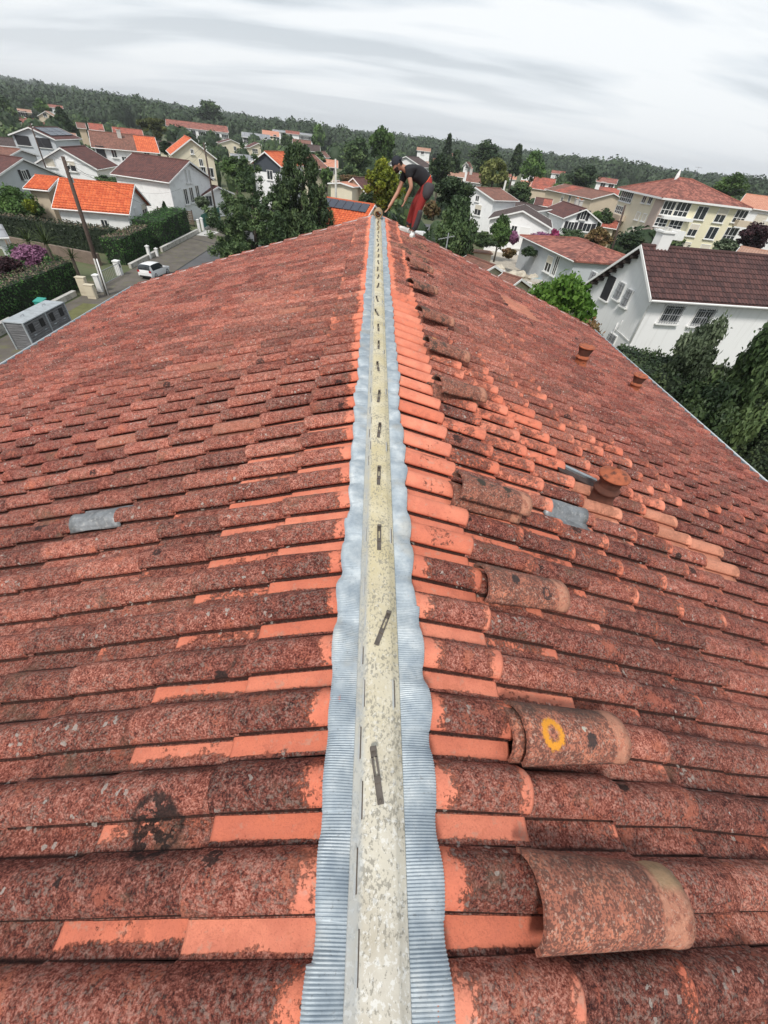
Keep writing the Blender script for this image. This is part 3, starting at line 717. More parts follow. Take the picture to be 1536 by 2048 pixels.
# loose half-round ridge tiles laid on the right slope
def loose_mat(i):
    m, t, b = newmat('old_ridge_tile_clay')
    co = N_(t, 'ShaderNodeTexCoord').outputs['Object']
    ob = N_(t, 'ShaderNodeVectorMath', operation='ADD'); t.links.new(co, ob.inputs[0]); ob.inputs[1].default_value = (i*3.7, i*1.3, i)
    cv_ = ob.outputs[0]
    a = ramp_n(t, noise_n(t, 12, 5, 0.65, cv_), [(0.35, (0.24, 0.085, 0.055)), (0.52, (0.38, 0.135, 0.085)), (0.68, (0.56, 0.21, 0.125))])
    f = noise_n(t, 130, 5, 0.7, cv_)
    a = mixc(t, mth(t, 'MULTIPLY', sstep(t, mth(t, 'ADD', mth(t, 'MULTIPLY', f, .7), mth(t, 'MULTIPLY', noise_n(t, 30, 5, 0.7, cv_), .4)), 0.51, 0.58), 0.8), a, (0.085, 0.038, 0.030))
    a = mixc(t, mth(t, 'MULTIPLY', sstep(t, noise_n(t, 80, 4, 0.7, cv_), 0.56, 0.62), 0.6), a, (0.48, 0.33, 0.26))
    s = N_(t, 'ShaderNodeSeparateXYZ'); t.links.new(co, s.inputs[0])
    # top crest grown black, lower end paler
    k = mth(t, 'ADD', mth(t, 'MULTIPLY', s.outputs[1], 6.0), mth(t, 'SUBTRACT', noise_n(t, 9, 5, 0.7, cv_), 0.5))
    dk = {0: 0.3, 1: 0.6, 2: 0.6, 3: 0.6, 4: 0.55, 5: 0.95}.get(i, 0.75)
    a = mixc(t, mth(t, 'MULTIPLY', sstep(t, mth(t, 'ADD', k, 0.0), 0.05, 0.45), dk), a, (0.055, 0.045, 0.035))
    if i >= 3:
        a = mixc(t, mth(t, 'MULTIPLY', sstep(t, noise_n(t, 12, 5, 0.7, cv_), 0.52, 0.57), 0.85), a, (0.05, 0.038, 0.03))
    end = sstep(t, mth(t, 'ADD', s.outputs[0], mth(t, 'MULTIPLY', noise_n(t, 25, 3, 0.6, cv_), 0.02)), 0.395, 0.41)
    a = mixc(t, mth(t, 'MULTIPLY', end, mth(t, 'MULTIPLY', sstep(t, noise_n(t, 30, 4, 0.7, cv_), 0.35, 0.55), 0.7)), a, (0.54, 0.25, 0.16))
    if i == 0:
        g = mth(t, 'MULTIPLY', sstep(t, s.outputs[0], 0.40, 0.43), sstep(t, s.outputs[1], 0.01, 0.04)); a = mixc(t, mth(t, 'MULTIPLY', g, 0.5), a, (0.30, 0.27, 0.14))
    def spot(cx, cy, r, col, ring=False):
        nonlocal a
        vm = N_(t, 'ShaderNodeVectorMath', operation='DISTANCE')
        fl = N_(t, 'ShaderNodeCombineXYZ'); t.links.new(s.outputs[0], fl.inputs[0]); t.links.new(s.outputs[1], fl.inputs[1])
        t.links.new(fl.outputs[0], vm.inputs[0]); vm.inputs[1].default_value = (cx, cy, 0)
        d = mth(t, 'ADD', vm.outputs[1 if False else 'Value'], mth(t, 'MULTIPLY', mth(t, 'SUBTRACT', noise_n(t, 70, 5, 0.75, co), 0.5), 0.05))
        w = mth(t, 'SUBTRACT', 1.0, sstep(t, d, r*0.78, r))
        if ring: w = mth(t, 'MULTIPLY', w, sstep(t, d, r*0.30, r*0.62))
        a = mixc(t, mth(t, 'MULTIPLY', w, 0.92), a, col)
    if i == 1: spot(0.105, -0.02, 0.050, (0.72, 0.30, 0.02), True); spot(0.275, -0.035, 0.026, (0.03, 0.025, 0.025)); spot(0.25, 0.0, 0.010, (0.45, 0.43, 0.36))
    if i == 2: spot(0.15, 0.0, 0.026, (0.025, 0.02, 0.02)); spot(0.32, -0.04, 0.030, (0.03, 0.02, 0.02), True)
    if i == 3: spot(0.3, 0.01, 0.03, (0.03, 0.028, 0.02)); spot(0.12, 0.0, 0.03, (0.03, 0.028, 0.02))
    if i == 5: spot(0.06, 0.02, 0.03, (0.55, 0.25, 0.06))
    t.links.new(a, b.inputs['Base Color']); b.inputs['Roughness'].default_value = 0.9
    bump(t, b, f, 0.7, 0.004); return m
def half_tile(i, label, px0, py0, px1, py1, h=0.052, stacked=False, roll=0, length=None, w=0.093, name='ridge_tile', group='loose half-round ridge tiles on the right slope'):
    a = Vector(onslope(px0, py0)); b = Vector(onslope(px1, py1))
    # onslope is relative to the camera height
    a.z += CAMH; b.z += CAMH
    d = (b-a).normalized(); n = Vector((SL*CS, 0, CS)); sd = n.cross(d).normalized(); n2 = d.cross(sd)
    L = length or 0.46
    mb = MB(); NS, NK = 14, 18
    rs = random.Random(i)
    chip = [rs.uniform(-0.002, 0.002) for _ in range(NK+1)]
    for layer in (0, 1):
        for j in range(NS+1):
            s = j/NS; x = L*s
            r = w*(1.08-0.16*s) if True else w
            r = r*(1.0 if s < 0.90 else 1.05)           # rolled socket at the lower end
            hz = 0.078*(1.06-0.12*s)*(1.0 if s < 0.90 else 1.05)
            for k in range(NK+1):
                an = math.pi*(0.03+0.94*k/NK); xx = x+(chip[k] if j in (0, NS) else 0)
                rr_ = r-layer*0.013; hh = hz-layer*0.013
                mb.v.append((xx, math.cos(an)*rr_, math.sin(an)*hh-0.022))
    per = (NS+1)*(NK+1)
    for layer in (0, 1):
        for j in range(NS):
            for k in range(NK):
                q = layer*per+j*(NK+1)+k; f = (q, q+NK+1, q+NK+2, q+1)
                mb.f.append(f if layer == 0 else f[::-1]); mb.m.append(0)
    for j in (0, NS):
        for k in range(NK):
            q = j*(NK+1)+k; f = (q, q+1, per+q+1, per+q); mb.f.append(f if j == 0 else f[::-1]); mb.m.append(0)
    for k in (0, NK):
        for j in range(NS):
            q = j*(NK+1)+k; mb.f.append((q, q+NK+1, per+q+NK+1, per+q)); mb.m.append(0)
    o = mb.build(name, loose_mat(i), smooth=False)
    me = o.data; me.polygons.foreach_set('use_smooth', [True]*(2*NS*NK)+[False]*(len(me.polygons)-2*NS*NK))
    base = a+n*h-d*0.045
    MM = Matrix((( d.x, sd.x, n2.x, base.x), (d.y, sd.y, n2.y, base.y), (d.z, sd.z, n2.z, base.z), (0, 0, 0, 1)))
    o.matrix_world = MM @ Matrix.Rotation(R_(roll), 4, 'X')
    tag(o, label, 'roof tile', group)
    return o
LT = [
 ('nearest loose half-round ridge tile, the largest, with a greenish pale lower rim', 1046, 1800, 1352, 1810),
 ('loose half-round ridge tile with a ring of orange lichen and one black spot', 1022, 1478, 1262, 1487),
 ('loose half-round ridge tile with two black lichen spots and a bare orange lower rim', 958, 1185, 1138, 1215),
 ('loose speckled half-round ridge tile beside the grey lead patch, fourth from the viewer', 905, 1003, 1052, 1045),
 ('loose ridge tile on the bare orange courses, fifth from the viewer, stacked on another', 868, 797, 972, 822),
 ('loose ridge tile almost black with growth, an orange lichen fleck at its upper end', 848, 713, 930, 742),
 ('loose half-round ridge tile, seventh from the viewer, black-crested with a bare pale lower end', 834, 647, 910, 672),
 ('loose dark-spotted half-round ridge tile, eighth from the viewer along the row', 817, 588, 888, 608),
 ('loose dark-spotted half-round ridge tile, ninth from the viewer, next below the scattered pieces', 813, 541, 872, 565)]
for i, (lb, *p) in enumerate(LT): half_tile(i, lb, *p, h=0.082 if i < 3 else 0.125, length=0.50 if i == 0 else None)
half_tile(3, 'lower tile of the stacked pair, its end showing under the fourth speckled ridge tile', 902, 1002, 1050, 1044, h=0.046, w=0.086)
half_tile(4, 'lower tile of the stacked pair, peeping out on the ridge side of the fifth tile', 861, 794, 968, 820, h=0.046, w=0.086)
half_tile(1, 'lower tile of the stacked pair, its edge under the tile with orange lichen ring', 1010, 1472, 1250, 1482, h=0.046, w=0.086)
def shard(i, label, px, py, ang, L, w):
    p = Vector(onslope(px, py)); p.z += CAMH
    mb = MB(); rs = random.Random(i*7); NK = 8
    top = []; bot = []
    outline = [(-L/2, -w/2), (-L*0.1, -w*0.55), (L/2, -w*0.4), (L*0.56, w*0.1), (L*0.4, w/2), (-L*0.2, w*0.52), (-L*0.52, w*0.3)]
    outline = [(x+rs.uniform(-.015, .015), y+rs.uniform(-.015, .015)) for x, y in outline]
    n = len(outline)
    mb.add([(x, y, 0.03+0.35*w-1.6*y*y/w*1.2) for x, y in outline]+[(0, 0, 0.03+0.42*w)]+[(x, y, 0.015+0.35*w-1.6*y*y/w*1.2) for x, y in outline],
           [(k, (k+1) % n, n) for k in range(n)]+[(k, n+1+k, n+1+(k+1) % n, (k+1) % n) for k in range(n)]+[tuple(n+1+k for k in range(n))[::-1]])
    o = mb.build('broken_tile', loose_mat(6+i % 3))
    o.location = p+Vector((0, 0, 0.035)); o.rotation_euler = (R_(rs.uniform(-6, 6)), R_(18), R_(ang)); tag(o, label, 'broken tile', 'broken ridge tile pieces near the worker')
shard(1, 'broken tile piece lying flat in front of the worker, the nearest of the broken pieces', 800, 506, 10, 0.36, 0.2)
shard(2, 'orange-brown broken tile piece just below the worker and nearest to his shoes', 812, 490, -25, 0.32, 0.2)
shard(3, 'dark-spotted broken tile piece to the right below the worker', 838, 503, -30, 0.34, 0.22)
shard(4, 'broken tile piece farthest down the slope, between the worker and the ninth ridge tile', 836, 525, -8, 0.34, 0.2)

# rolled-up bundle lying on the far end of the ridge
ROPE = simple('frayed_brown_roll', (0.34, 0.24, 0.14), 0.95, var=0.4, scale=40, dirt=(0.10, 0.06, 0.04), dirtamt=0.7)
mb = MB()
for k in range(5):
    pts = []
    for j in range(60):
        t = j/59*2*math.pi*3+k; rr_ = 0.075+0.012*math.sin(k*2+j*0.3)
        pts.append((RX+rr_*math.cos(t), 10.60+k*0.085+j*0.0016+0.01*math.sin(j), RZ+0.115+0.075*math.sin(t)*(0.9+0.1*k/5)))
    mb.tube(pts, 0.014, 6)
o = mb.build('rope_coil', ROPE, smooth=True); tag(o, 'frayed brown coiled roll lying on the far end of the ridge by the reaching hand', 'rope')
mb = MB(); pts = [(RX+0.02*math.sin(j*0.9), 10.62-j*0.14, RZ+0.062+0.008*math.cos(j)) for j in range(12)]
mb.tube(pts, 0.011, 6)
o = mb.build('rope', ROPE, smooth=True); tag(o, 'thin brown rope trailing along the ridge closure from the coil', 'rope')

# ================================================================== houses of the town
WCACHE = {}
def window_mesh(w, h, style):
    k = (round(w, 2), round(h, 2), style)
    if k in WCACHE: return WCACHE[k]
    mb = MB(); f = 0.07                       # local: x right, z up, y out of the wall (towards -y)
    for sx in (-1, 1): mb.box((sx*(w/2-f/2), -0.02, 0), (f, 0.10, h))
    for sz in (-1, 1): mb.box((0, -0.021, sz*(h/2-f/2)), (w-2*f-.002, 0.10, f))
    if style in ('plain', 'shut', 'teal', 'bars', 'blindtop'): mb.box((0, -0.0195, 0), (0.05, 0.08, h-2*f-.002))
    mb.box((0, -0.08, -h/2-0.05), (w+0.2, 0.22, 0.07))
    if style == 'bay':
        n = max(3, int(w/0.7))
        for i in range(1, n): mb.box((-w/2+w*i/n, -0.02, 0), (0.06, 0.09, h-2*f-.002))
        mb.box((0, -0.0225, -h*0.12), (w-2*f-.004, 0.085, 0.06))
    if style == 'bars':
        for i in range(8): mb.box((-w/2+w*(i+0.5)/8, -0.14, 0), (0.022, 0.022, h), mi=3)
        for z in (-0.35, 0, 0.35): mb.box((0, -0.155, z*h), (w, 0.012, 0.035), mi=3)
    if style in ('shut', 'teal'):
        for sx in (-1, 1): mb.box((sx*(w/2+w*0.27), -0.06, 0), (w*0.5, 0.05, h), mi=2 if style == 'shut' else 4)
    if style == 'closed': mb.box((0, -0.07, 0), (w, 0.06, h), mi=2)
    if style == 'blind': mb.box((0, -0.015, 0), (w-2*f, 0.05, h-2*f), mi=5)
    if style == 'blindtop': mb.box((0, -0.024, h*0.25), (w-2*f, 0.11, h*0.5-2*f), mi=5)
    if style == 'door': mb.box((0, -0.03, 0), (w-2*f, 0.06, h-2*f), mi=0)
    fr = mb; g = MB(); g.box((0, 0.0, 0), (w-2*f+.01, 0.03, h-2*f+.01))
    a = fr.build('window', [TRIM, GLASSM, BLACKM, IRON, TEALM, BLIND]); b = g.build('pane', GLASSM)
    r = (a.data, b.data); bpy.data.objects.remove(a); bpy.data.objects.remove(b)
    WCACHE[k] = r; return r
def put_window(root, p, n, w, h, style, pane=True):
    """p world point on wall, n outward normal"""
    md, pd = window_mesh(w, h, style)
    nm = 'shutter' if style == 'closed' else ('door' if style == 'door' else 'window')
    o = bpy.data.objects.new(nm, md); COL.objects.link(o); o.parent = root
    x = Vector((-n.y, n.x, 0)); rz = math.atan2(x.y, x.x)
    loc = Vector(p)-Vector(root.location); o.location = Matrix.Rotation(-root.rotation_euler.z, 3, 'Z') @ loc
    o.rotation_euler = (0, 0, rz-root.rotation_euler.z)
    if pane and style not in ('closed', 'door', 'blind'):
        q = bpy.data.objects.new('pane', pd); COL.objects.link(q); q.parent = o
    return o
def roof_quad(mb, P, u, v, th, mi=0):
    """P: 4 points, top-left, top-right, bottom-right, bottom-left; UV in metres"""
    lo = [p-Vector((0, 0, th)) for p in P]
    mb.add(list(P), [(3, 2, 1, 0)], mi, [[(0, v), (u, v), (u, 0), (0, 0)]])
    mb.add(list(P)+lo, [(4, 5, 6, 7), (0, 1, 5, 4), (1, 2, 6, 5), (2, 3, 7, 6), (3, 0, 4, 7)], mi, [[(0, 0)]*4]*5)
def tiled_slope(mb, tl, tr, bl, wave, row, th, amp=0.035, mi=0):
    """a slope modelled tile by tile: humps across, a step at every course"""
    L = (tr-tl).length; H = (bl-tl).length; ux = (tr-tl)/L; vy = (bl-tl)/H; n = ux.cross(vy)
    if n.z < 0: n = -n
    nu = int(L/wave)*6; nr = int(H/row); pts = []; rows = []
    for r in range(nr):
        for s in (0, 1): rows.append((r*row+(0 if s == 0 else row*0.999), 0.0 if s == 0 else 0.03))
    vs = []; uvs = []
    for v, up in rows:
        for i in range(nu+1):
            u = L*i/nu; ph = u/wave*2*math.pi
            h = amp*max(-0.25, math.sin(ph))+up
            vs.append(tl+ux*u+vy*v+n*h); uvs.append((u, v))
    k = nu+1; fs = []; fu = []
    for r in range(len(rows)-1):
        for i in range(nu):
            f = (r*k+i, (r+1)*k+i, (r+1)*k+i+1, r*k+i+1); fs.append(f); fu.append([uvs[q] for q in f])
    # orient up
    a, b, c = vs[fs[0][0]], vs[fs[0][1]], vs[fs[0][2]]
    if (b-a).cross(c-b).z < 0: fs = [f[::-1] for f in fs]; fu = [u_[::-1] for u_ in fu]
    mb.add(vs, fs, mi, fu)
    P = [tl, tr, tr+(bl-tl), bl]; P = [p-n*0.02 for p in P]; lo = [p-Vector((0, 0, th)) for p in P]
    mb.add(P+lo, [(0, 1, 2, 3), (4, 5, 6, 7), (0, 1, 5, 4), (1, 2, 6, 5), (2, 3, 7, 6), (3, 0, 4, 7)], mi, [[(0, 0)]*4]*6)
def house(label, A, B, D, dd=0, eave=None, hw=None, ze=None, roof='maroon', wall='white', wins=(), mode='long', segs=None,
          L=None, az=None, oh=0.35, hip=False, chim=(), trim=True, geo=None, cat='house', group=None, name='house', zb=0.0, hw2=None, drop=None, gclad=None):
    Pa = PD(A[0], A[1], D-dd/2)
    if B is not None:
        Pb = PD(B[0], B[1], D+dd/2)
        if dd is not None and mode == 'long': zr = (Pa.z+Pb.z)/2; Pa.z = Pb.z = zr
        else: Pb.z = Pa.z
    if az is not None:                       # azimuth of the ridge, degrees clockwise from +Y
        a_ = R_(az); Pb = Pa+Vector((math.sin(a_), math.cos(a_), 0))*L
    elif L: Pb = Pa+(Pb-Pa).normalized()*L
    ax = (Pb-Pa); ax.z = 0; Lr = ax.length; ax.normalize()
    n = Vector((-ax.y, ax.x, 0)); mid = (Pa+Pb)/2
    if n.dot(mid) > 0: n = -n                # towards the camera
    if drop is not None: ze = Pa.z-drop
    if eave and ze is None:
        if mode == 'long':
            q = hitplane(eave[0], eave[1], mid+n*hw, n); ze = q.z if ze is None else ze
        else:
            q = hitplane(eave[0], eave[1], Pa, ax); hw = abs((q-Pa).dot(n)); ze = q.z if ze is None else ze
    zr = Pa.z; hf = hw2 or hw; zf = zr-(zr-ze)*hf/hw
    if hip:
        k = min(hw, Lr*0.45+0.5*hw) if False else hw
        Ea, Eb = Pa-ax*k, Pb+ax*k
    else: Ea, Eb = Pa, Pb
    root = empty(name, (mid.x, mid.y, zb), math.atan2(ax.y, ax.x)); tag(root, label, cat, group)
    T = (Matrix.Translation(Vector((mid.x, mid.y, zb))) @ Matrix.Rotation(root.rotation_euler.z, 4, 'Z')).inverted()
    def lp(p): return T @ Vector(p)
    # walls
    w = hw-oh; wf = hf-oh; sl = (zr-ze)/hw
    a0, b0 = Ea+ax*oh, Eb-ax*oh
    zw = ze+oh*sl-0.16; zwf = zf+oh*sl-0.16; za = zr-0.18
    mb = MB()
    c = [a0+n*w, b0+n*w, b0-n*wf, a0-n*wf]
    base = [Vector((p.x, p.y, zb)) for p in c]
    tops = [Vector((c[0].x, c[0].y, zw)), Vector((c[1].x, c[1].y, zw)), Vector((c[2].x, c[2].y, zwf)), Vector((c[3].x, c[3].y, zwf))]
    vs = [lp(p) for p in base+tops]
    if hip: mb.add(vs, [(0, 1, 5, 4), (1, 2, 6, 5), (2, 3, 7, 6), (3, 0, 4, 7)])
    else:
        vs += [lp((a0.x, a0.y, za)), lp((b0.x, b0.y, za))]
        mb.add(vs, [(0, 1, 5, 4), (2, 3, 7, 6), (1, 2, 6, 9, 5), (3, 0, 4, 8, 7)])
    mb.build('wall', WM[wall], root)
    if gclad and not hip:
        m_ = MB(); zc = ze-0.9; f_ = a0-ax*0.03
        m_.add([lp(p) for p in (Vector((f_.x, f_.y, zc))+n*w, Vector((f_.x, f_.y, zw))+n*w, Vector((f_.x, f_.y, za)), Vector((f_.x, f_.y, zwf))-n*wf, Vector((f_.x, f_.y, zc))-n*wf)]+
               [lp(p+ax*0.03) for p in (Vector((f_.x, f_.y, zc))+n*w, Vector((f_.x, f_.y, zw))+n*w, Vector((f_.x, f_.y, za)), Vector((f_.x, f_.y, zwf))-n*wf, Vector((f_.x, f_.y, zc))-n*wf)],
               [(0, 1, 2, 3, 4), (0, 4, 9, 5), (0, 5, 6, 1)]); m_.build('gable_cladding', WM[gclad], root)
    # roof
    mb = MB(); th = 0.14; mats = []; segs = segs or [(0, 1, roof)]
    def q4(p0, p1, p2, p3, mi):
        P = [lp(p) for p in (p0, p1, p2, p3)]; roof_quad(mb, P, (P[1]-P[0]).length if not hip else (P[2]-P[3]).length, (P[3]-P[0]).length, th, mi)
    if not hip:
        for (t0, t1, mt) in segs:
            if mt not in mats: mats.append(mt)
            mi = mats.index(mt); g = 0.0015 if t0 > 0 else 0
            r0, r1 = Pa.lerp(Pb, t0)+Vector((0, 0, g)), Pa.lerp(Pb, t1)+Vector((0, 0, g))
            for s, hh, zz_ in ((1, hw, ze), (-1, hf, zf)):
                e0 = Vector((r0.x, r0.y, zz_+g))+n*s*hh; e1 = Vector((r1.x, r1.y, zz_+g))+n*s*hh
                if geo and (s > 0 or geo == 2): tiled_slope(mb, lp(r0), lp(r1), lp(e0), 0.24 if roof != 'orange' else 0.3, 0.34, th, mi=mi)
                else: q4(r0, r1, e1, e0, mi)
        # ridge cap
        cap = MB(); cap.tube([lp(Pa+Vector((0, 0, 0.0))), lp(Pb+Vector((0, 0, 0.0)))], 0.10, 8); cap.build('ridge_cap', RM[segs[0][2]], root)
    else:
        mats = [segs[0][2]]
        en0 = Vector((Ea.x, Ea.y, ze))+n*hw; en1 = Vector((Eb.x, Eb.y, ze))+n*hw
        ef0 = Vector((Ea.x, Ea.y, zf))-n*hf; ef1 = Vector((Eb.x, Eb.y, zf))-n*hf
        ht = math.hypot(hw, zr-ze)
        for (P, uvs_) in (([en0, en1, Pb, Pa], 0), ([ef1, ef0, Pa, Pb], 0), ([ef0, en0, Pa], 0), ([en1, ef1, Pb], 0)):
            Q = [lp(p) for p in P]; ux = (Q[1]-Q[0]).normalized(); nn = ux.cross(Q[2]-Q[0]).normalized(); vy = nn.cross(ux)
            uv = [((q-Q[0]).dot(ux), (q-Q[0]).dot(vy)) for q in Q]
            mb.add(Q, [tuple(range(len(Q)))], 0, [uv])
        Q = [lp(p-Vector((0, 0, th))) for p in (en0, en1, ef1, ef0)]; mb.add(Q, [(3, 2, 1, 0)], 0, [[(0, 0)]*4])
        Q2 = [lp(p) for p in (en0, en1, ef1, ef0)]+Q; mb.add(Q2, [(0, 4, 5, 1), (1, 5, 6, 2), (2, 6, 7, 3), (3, 7, 4, 0)], 0, [[(0, 0)]*4]*4)
        cap = MB()
        for p, q in ((Pa, Pb), (Pa, en0), (Pa, ef0), (Pb, en1), (Pb, ef1)): cap.tube([lp(p), lp(q)], 0.11, 7)
        cap.build('ridge_cap', RM[mats[0]], root)
    rf = mb.build('roof', [RM[m_] for m_ in mats], root)
    if trim and not hip:
        for P_ in (Pa, Pb):
            mb = MB(); s_ = -1 if P_ is Pa else 1
            for sd, hh, zz_ in ((1, hw, ze), (-1, hf, zf)):
                p0 = P_+ax*s_*0.03; p1 = Vector((P_.x, P_.y, zz_))+n*sd*hh+ax*s_*0.03
                vs = []
                for p in (p0, p1):
                    for dx, dz in ((-0.025, 0.02), (0.025, 0.02), (0.025, -0.15), (-0.025, -0.15)): vs.append(lp(p+ax*dx+Vector((0, 0, dz))))
                mb.add(vs, [(0, 1, 5, 4), (1, 2, 6, 5), (2, 3, 7, 6), (3, 0, 4, 7), (0, 3, 2, 1), (4, 5, 6, 7)])
            mb.build('verge_board', TRIM, root)
    for sd, hh, zz_ in ((1, hw, ze), (-1, hf, zf)):
        mb = MB(); p0 = Vector((Ea.x, Ea.y, zz_-0.08))+n*sd*(hh+0.05); p1 = Vector((Eb.x, Eb.y, zz_-0.08))+n*sd*(hh+0.05)
        mb.tube([lp(p0), lp(p1)], 0.06, 6); mb.build('gutter', TRIM, root)
    for (t, s, hgt, wd) in chim:
        p = Pa.lerp(Pb, t)+n*s*hw; zt_ = zr-abs(s)*(zr-ze)
        mb = MB(); q = lp((p.x, p.y, zt_)); mb.box(q+Vector((0, 0, hgt/2-0.3)), (wd, wd*0.8, hgt+0.6)); mb.box(q+Vector((0, 0, hgt+0.04)), (wd+0.14, wd*0.8+0.14, 0.08)); mb.box(q+Vector((0, 0, hgt+0.16)), (wd*0.5, wd*0.4, 0.18), mi=1)
        mb.build('chimney', [CONC if wd < 0.7 else TRIM, TERRA if wd < 0.7 else CONC], rf)
    # windows, given as photo pixels: find the wall they sit on
    faces = [(c[0], n, ax, (b0-a0).length, zw), (a0-n*0, -ax, n, None, za), (b0-n*0, ax, n, None, za)]
    for it in wins:
        px, py, ww, wh, st = it; ok = False
        for (P0, nn, t_, ext, ztop) in faces:
            if nn.dot(Vector((P0.x, P0.y, 0))) > 0: continue
            h_ = hitplane(px, py, P0, nn)
            if ext is not None: u = (h_-P0).dot(ax); inside = -0.2 < u < ext+0.2
            else: u = (h_-P0).dot(n); inside = -wf-0.2 < u < w+0.2
            if inside and zb-0.5 < h_.z < ztop+0.5: ok = True; break
        if not ok: print('WINDOW MISS', label[:30], it[:2]); continue
        put_window(root, h_+nn*0.0, nn, ww, wh, st)
    # plain windows on the unseen sides
    for z in ([1.4] if ze < 4.2 else [1.4, 4.0]):
        for t in (0.3, 0.7):
            p = c[3].lerp(c[2], t); put_window(root, Vector((p.x, p.y, z)), -n, 1.0, 1.2, 'plain', pane=False)
    root['_z'] = round(zr, 1); root['_ze'] = round(ze, 1)
    print('HOUSE', label[:34], 'zr %.1f ze %.1f L %.1f hw %.1f D %.0f' % (zr, ze, Lr, hw, D))
    del root['_z'], root['_ze']
    return root, Pa, Pb, n, ax

# --- left side of the street
house('single-storey white house with a bright orange tile roof just behind the dark hedges', (118, 355), (269, 372), 60, -2.5, eave=(160, 420), hw=3.7, roof='orange', geo=2,
      wins=[(276, 437, 0.9, 1.9, 'door'), (288, 420, 1.6, 1.2, 'blindtop'), (311, 416, 0.8, 0.9, 'blindtop'), (210, 448, 0.7, 0.8, 'plain')])
house('low orange-roofed garage wing attached left of the white house with the bright orange roof', (70, 350), (118, 355), 63, -1, eave=(70, 378), hw=3.0, roof='orange', geo=2, wall='beige')
house('tall white house with a dark maroon roof and gable windows behind the clipped green hedge', (265, 308.5), (378.5, 320), 72, -5, eave=(300, 359), hw=4.6, roof='maroon',
      wins=[(372, 352, 0.35, 1.3, 'plain'), (379, 352, 0.35, 1.3, 'plain'), (372, 393, 0.8, 1.6, 'plain'), (383, 390, 0.8, 1.6, 'plain'), (395, 386, 0.8, 1.6, 'plain')])
house('big pale house whose long roof is half old brown and half new orange tile', (176, 261), (309, 274.5), 104, 0, eave=(240, 299), hw=5.5, segs=[(0, .66, 'brown'), (.66, 1, 'orange')],
      wins=[(204, 311, 1.2, 2.4, 'closed'), (228, 306, 0.8, 1.2, 'plain'), (250, 322, 0.8, 1.2, 'plain'), (294, 309, 0.9, 0.9, 'plain'), (215, 330, .8, 1.2, 'plain')], chim=[(0.45, 0.25, 0.9, 0.6)])
house('white gabled house with a dark maroon side roof standing left of the tall leaning pole', (119, 295), (170, 291), 92, None if False else 8, eave=(68, 326), mode='gable', roof='maroon', trim=True,
      wins=[(100, 325, 1.3, 1.0, 'blind'), (140, 332, 1.6, 1.2, 'blindtop')])
house('grey gabled house with two black shuttered windows and solar panels on its right slope', (56, 254), None, 106, 0, eave=(16, 269), mode='gable', az=-8, L=11, roof='maroon', wall='greyw',
      wins=[(46, 281, 2.0, 1.2, 'closed'), (89, 286, 2.0, 1.2, 'closed')])
house('dark maroon-roofed house cut by the left edge with a white verge board', (46, 318), (-60, 300), 82, 6, eave=(34, 368), hw=5.2, roof='maroon', wall='greyw', wins=[(49, 350, .7, 1.0, 'shut')])
house('low house with a reddish maroon roof above the left edge, behind the white verge board', (42, 300), (-60, 286), 100, 4, eave=(40, 318), hw=4.0, roof='brown', wall='greyw')
house('cream gabled house with an orange side roof and one small attic window', (381.5, 277), (368, 268), 92, 10, eave=(433, 317), mode='gable', roof='orange', wall='cream',
      wins=[(384, 303, 0.5, 0.6, 'plain'), (402, 325, 0.6, 0.9, 'plain'), (407, 340, .7, .9, 'plain'), (421, 345, 1.0, 1.2, 'plain'), (400, 362, .9, .9, 'plain')])
house('maroon lean-to house with white veranda between the cream gable and the dark conifer', (400, 368), (436, 372), 74, -2, eave=(420, 394), hw=3.2, roof='maroon', wall='white', wins=[(418, 402, 1.2, 1.2, 'plain')])
house('long three-storey white building with a red roof and rows of loggias on the upper left', (331, 239), (454, 252), 280, 0, eave=(400, 259), hw=9, roof='red', name='apartment_building', cat='building',
      wins=[(x, 238+0.125*(x-331)+dy, 3.0 if k % 3 else 1.6, 1.9, 'bay' if k % 3 else 'plain') for dy in (21, 30) for k, x in enumerate((345, 358, 371, 388, 404, 420, 436, 450))])
house('grey-roofed white hall behind the twin cream houses', (483, 262), (540, 272), 265, 0, eave=(505, 276), hw=9, roof='grey', wall='white', name='hall', cat='hall', wins=[(498, 281, 5, 2.2, 'bay'), (530, 283, 3, 2, 'bay')])
house('left one of the twin cream gabled houses with dark maroon roofs', (462, 279), (455, 273), 205, 6, eave=(488, 291), mode='gable', roof='maroon', wall='cream', wins=[(447, 297, 1, 1.2, 'shut'), (470, 297, 1, 1.2, 'plain')])
house('right one of the twin cream gabled houses, beside the dark slate gable', (545, 287), (538, 281), 195, 6, eave=(562, 297), mode='gable', roof='maroon', wall='cream', wins=[(523, 300, 2.4, 1.2, 'bay')])
house('middle cream gabled house with maroon roof between the twin cream houses', (517, 286), (508, 279), 202, 6, eave=(538, 299), mode='gable', roof='maroon', wall='cream', wins=[(510, 302, 2.0, 1.2, 'bay')])
house('cream house with an orange roof right of the grey-roofed hall', (524, 259), (558, 265), 290, 0, eave=(542, 272), hw=7, roof='salmon', wall='cream', wins=[(550, 274, 1.6, 1.8, 'plain'), (556, 280, 1.6, 1.8, 'plain')])
house('long flat white modern block with dark window bands on the skyline', (545, 258), (625, 269), 330, 0, eave=(590, 267), hw=7, roof='grey', wall='white', name='modern_block', cat='building', trim=False,
      wins=[(x, 271+0.13*(x-560), 6, 2.4, 'bay') for x in (572, 590, 606, 618)])
house('white house with a dark slate upper gable and a new orange roof by the conifer', (529, 303), (582, 300), 88, 9, eave=(562, 333), mode='gable', roof='orange', wall='white', gclad='dark', wins=[(540, 350, 1.0, 1.2, 'plain')])
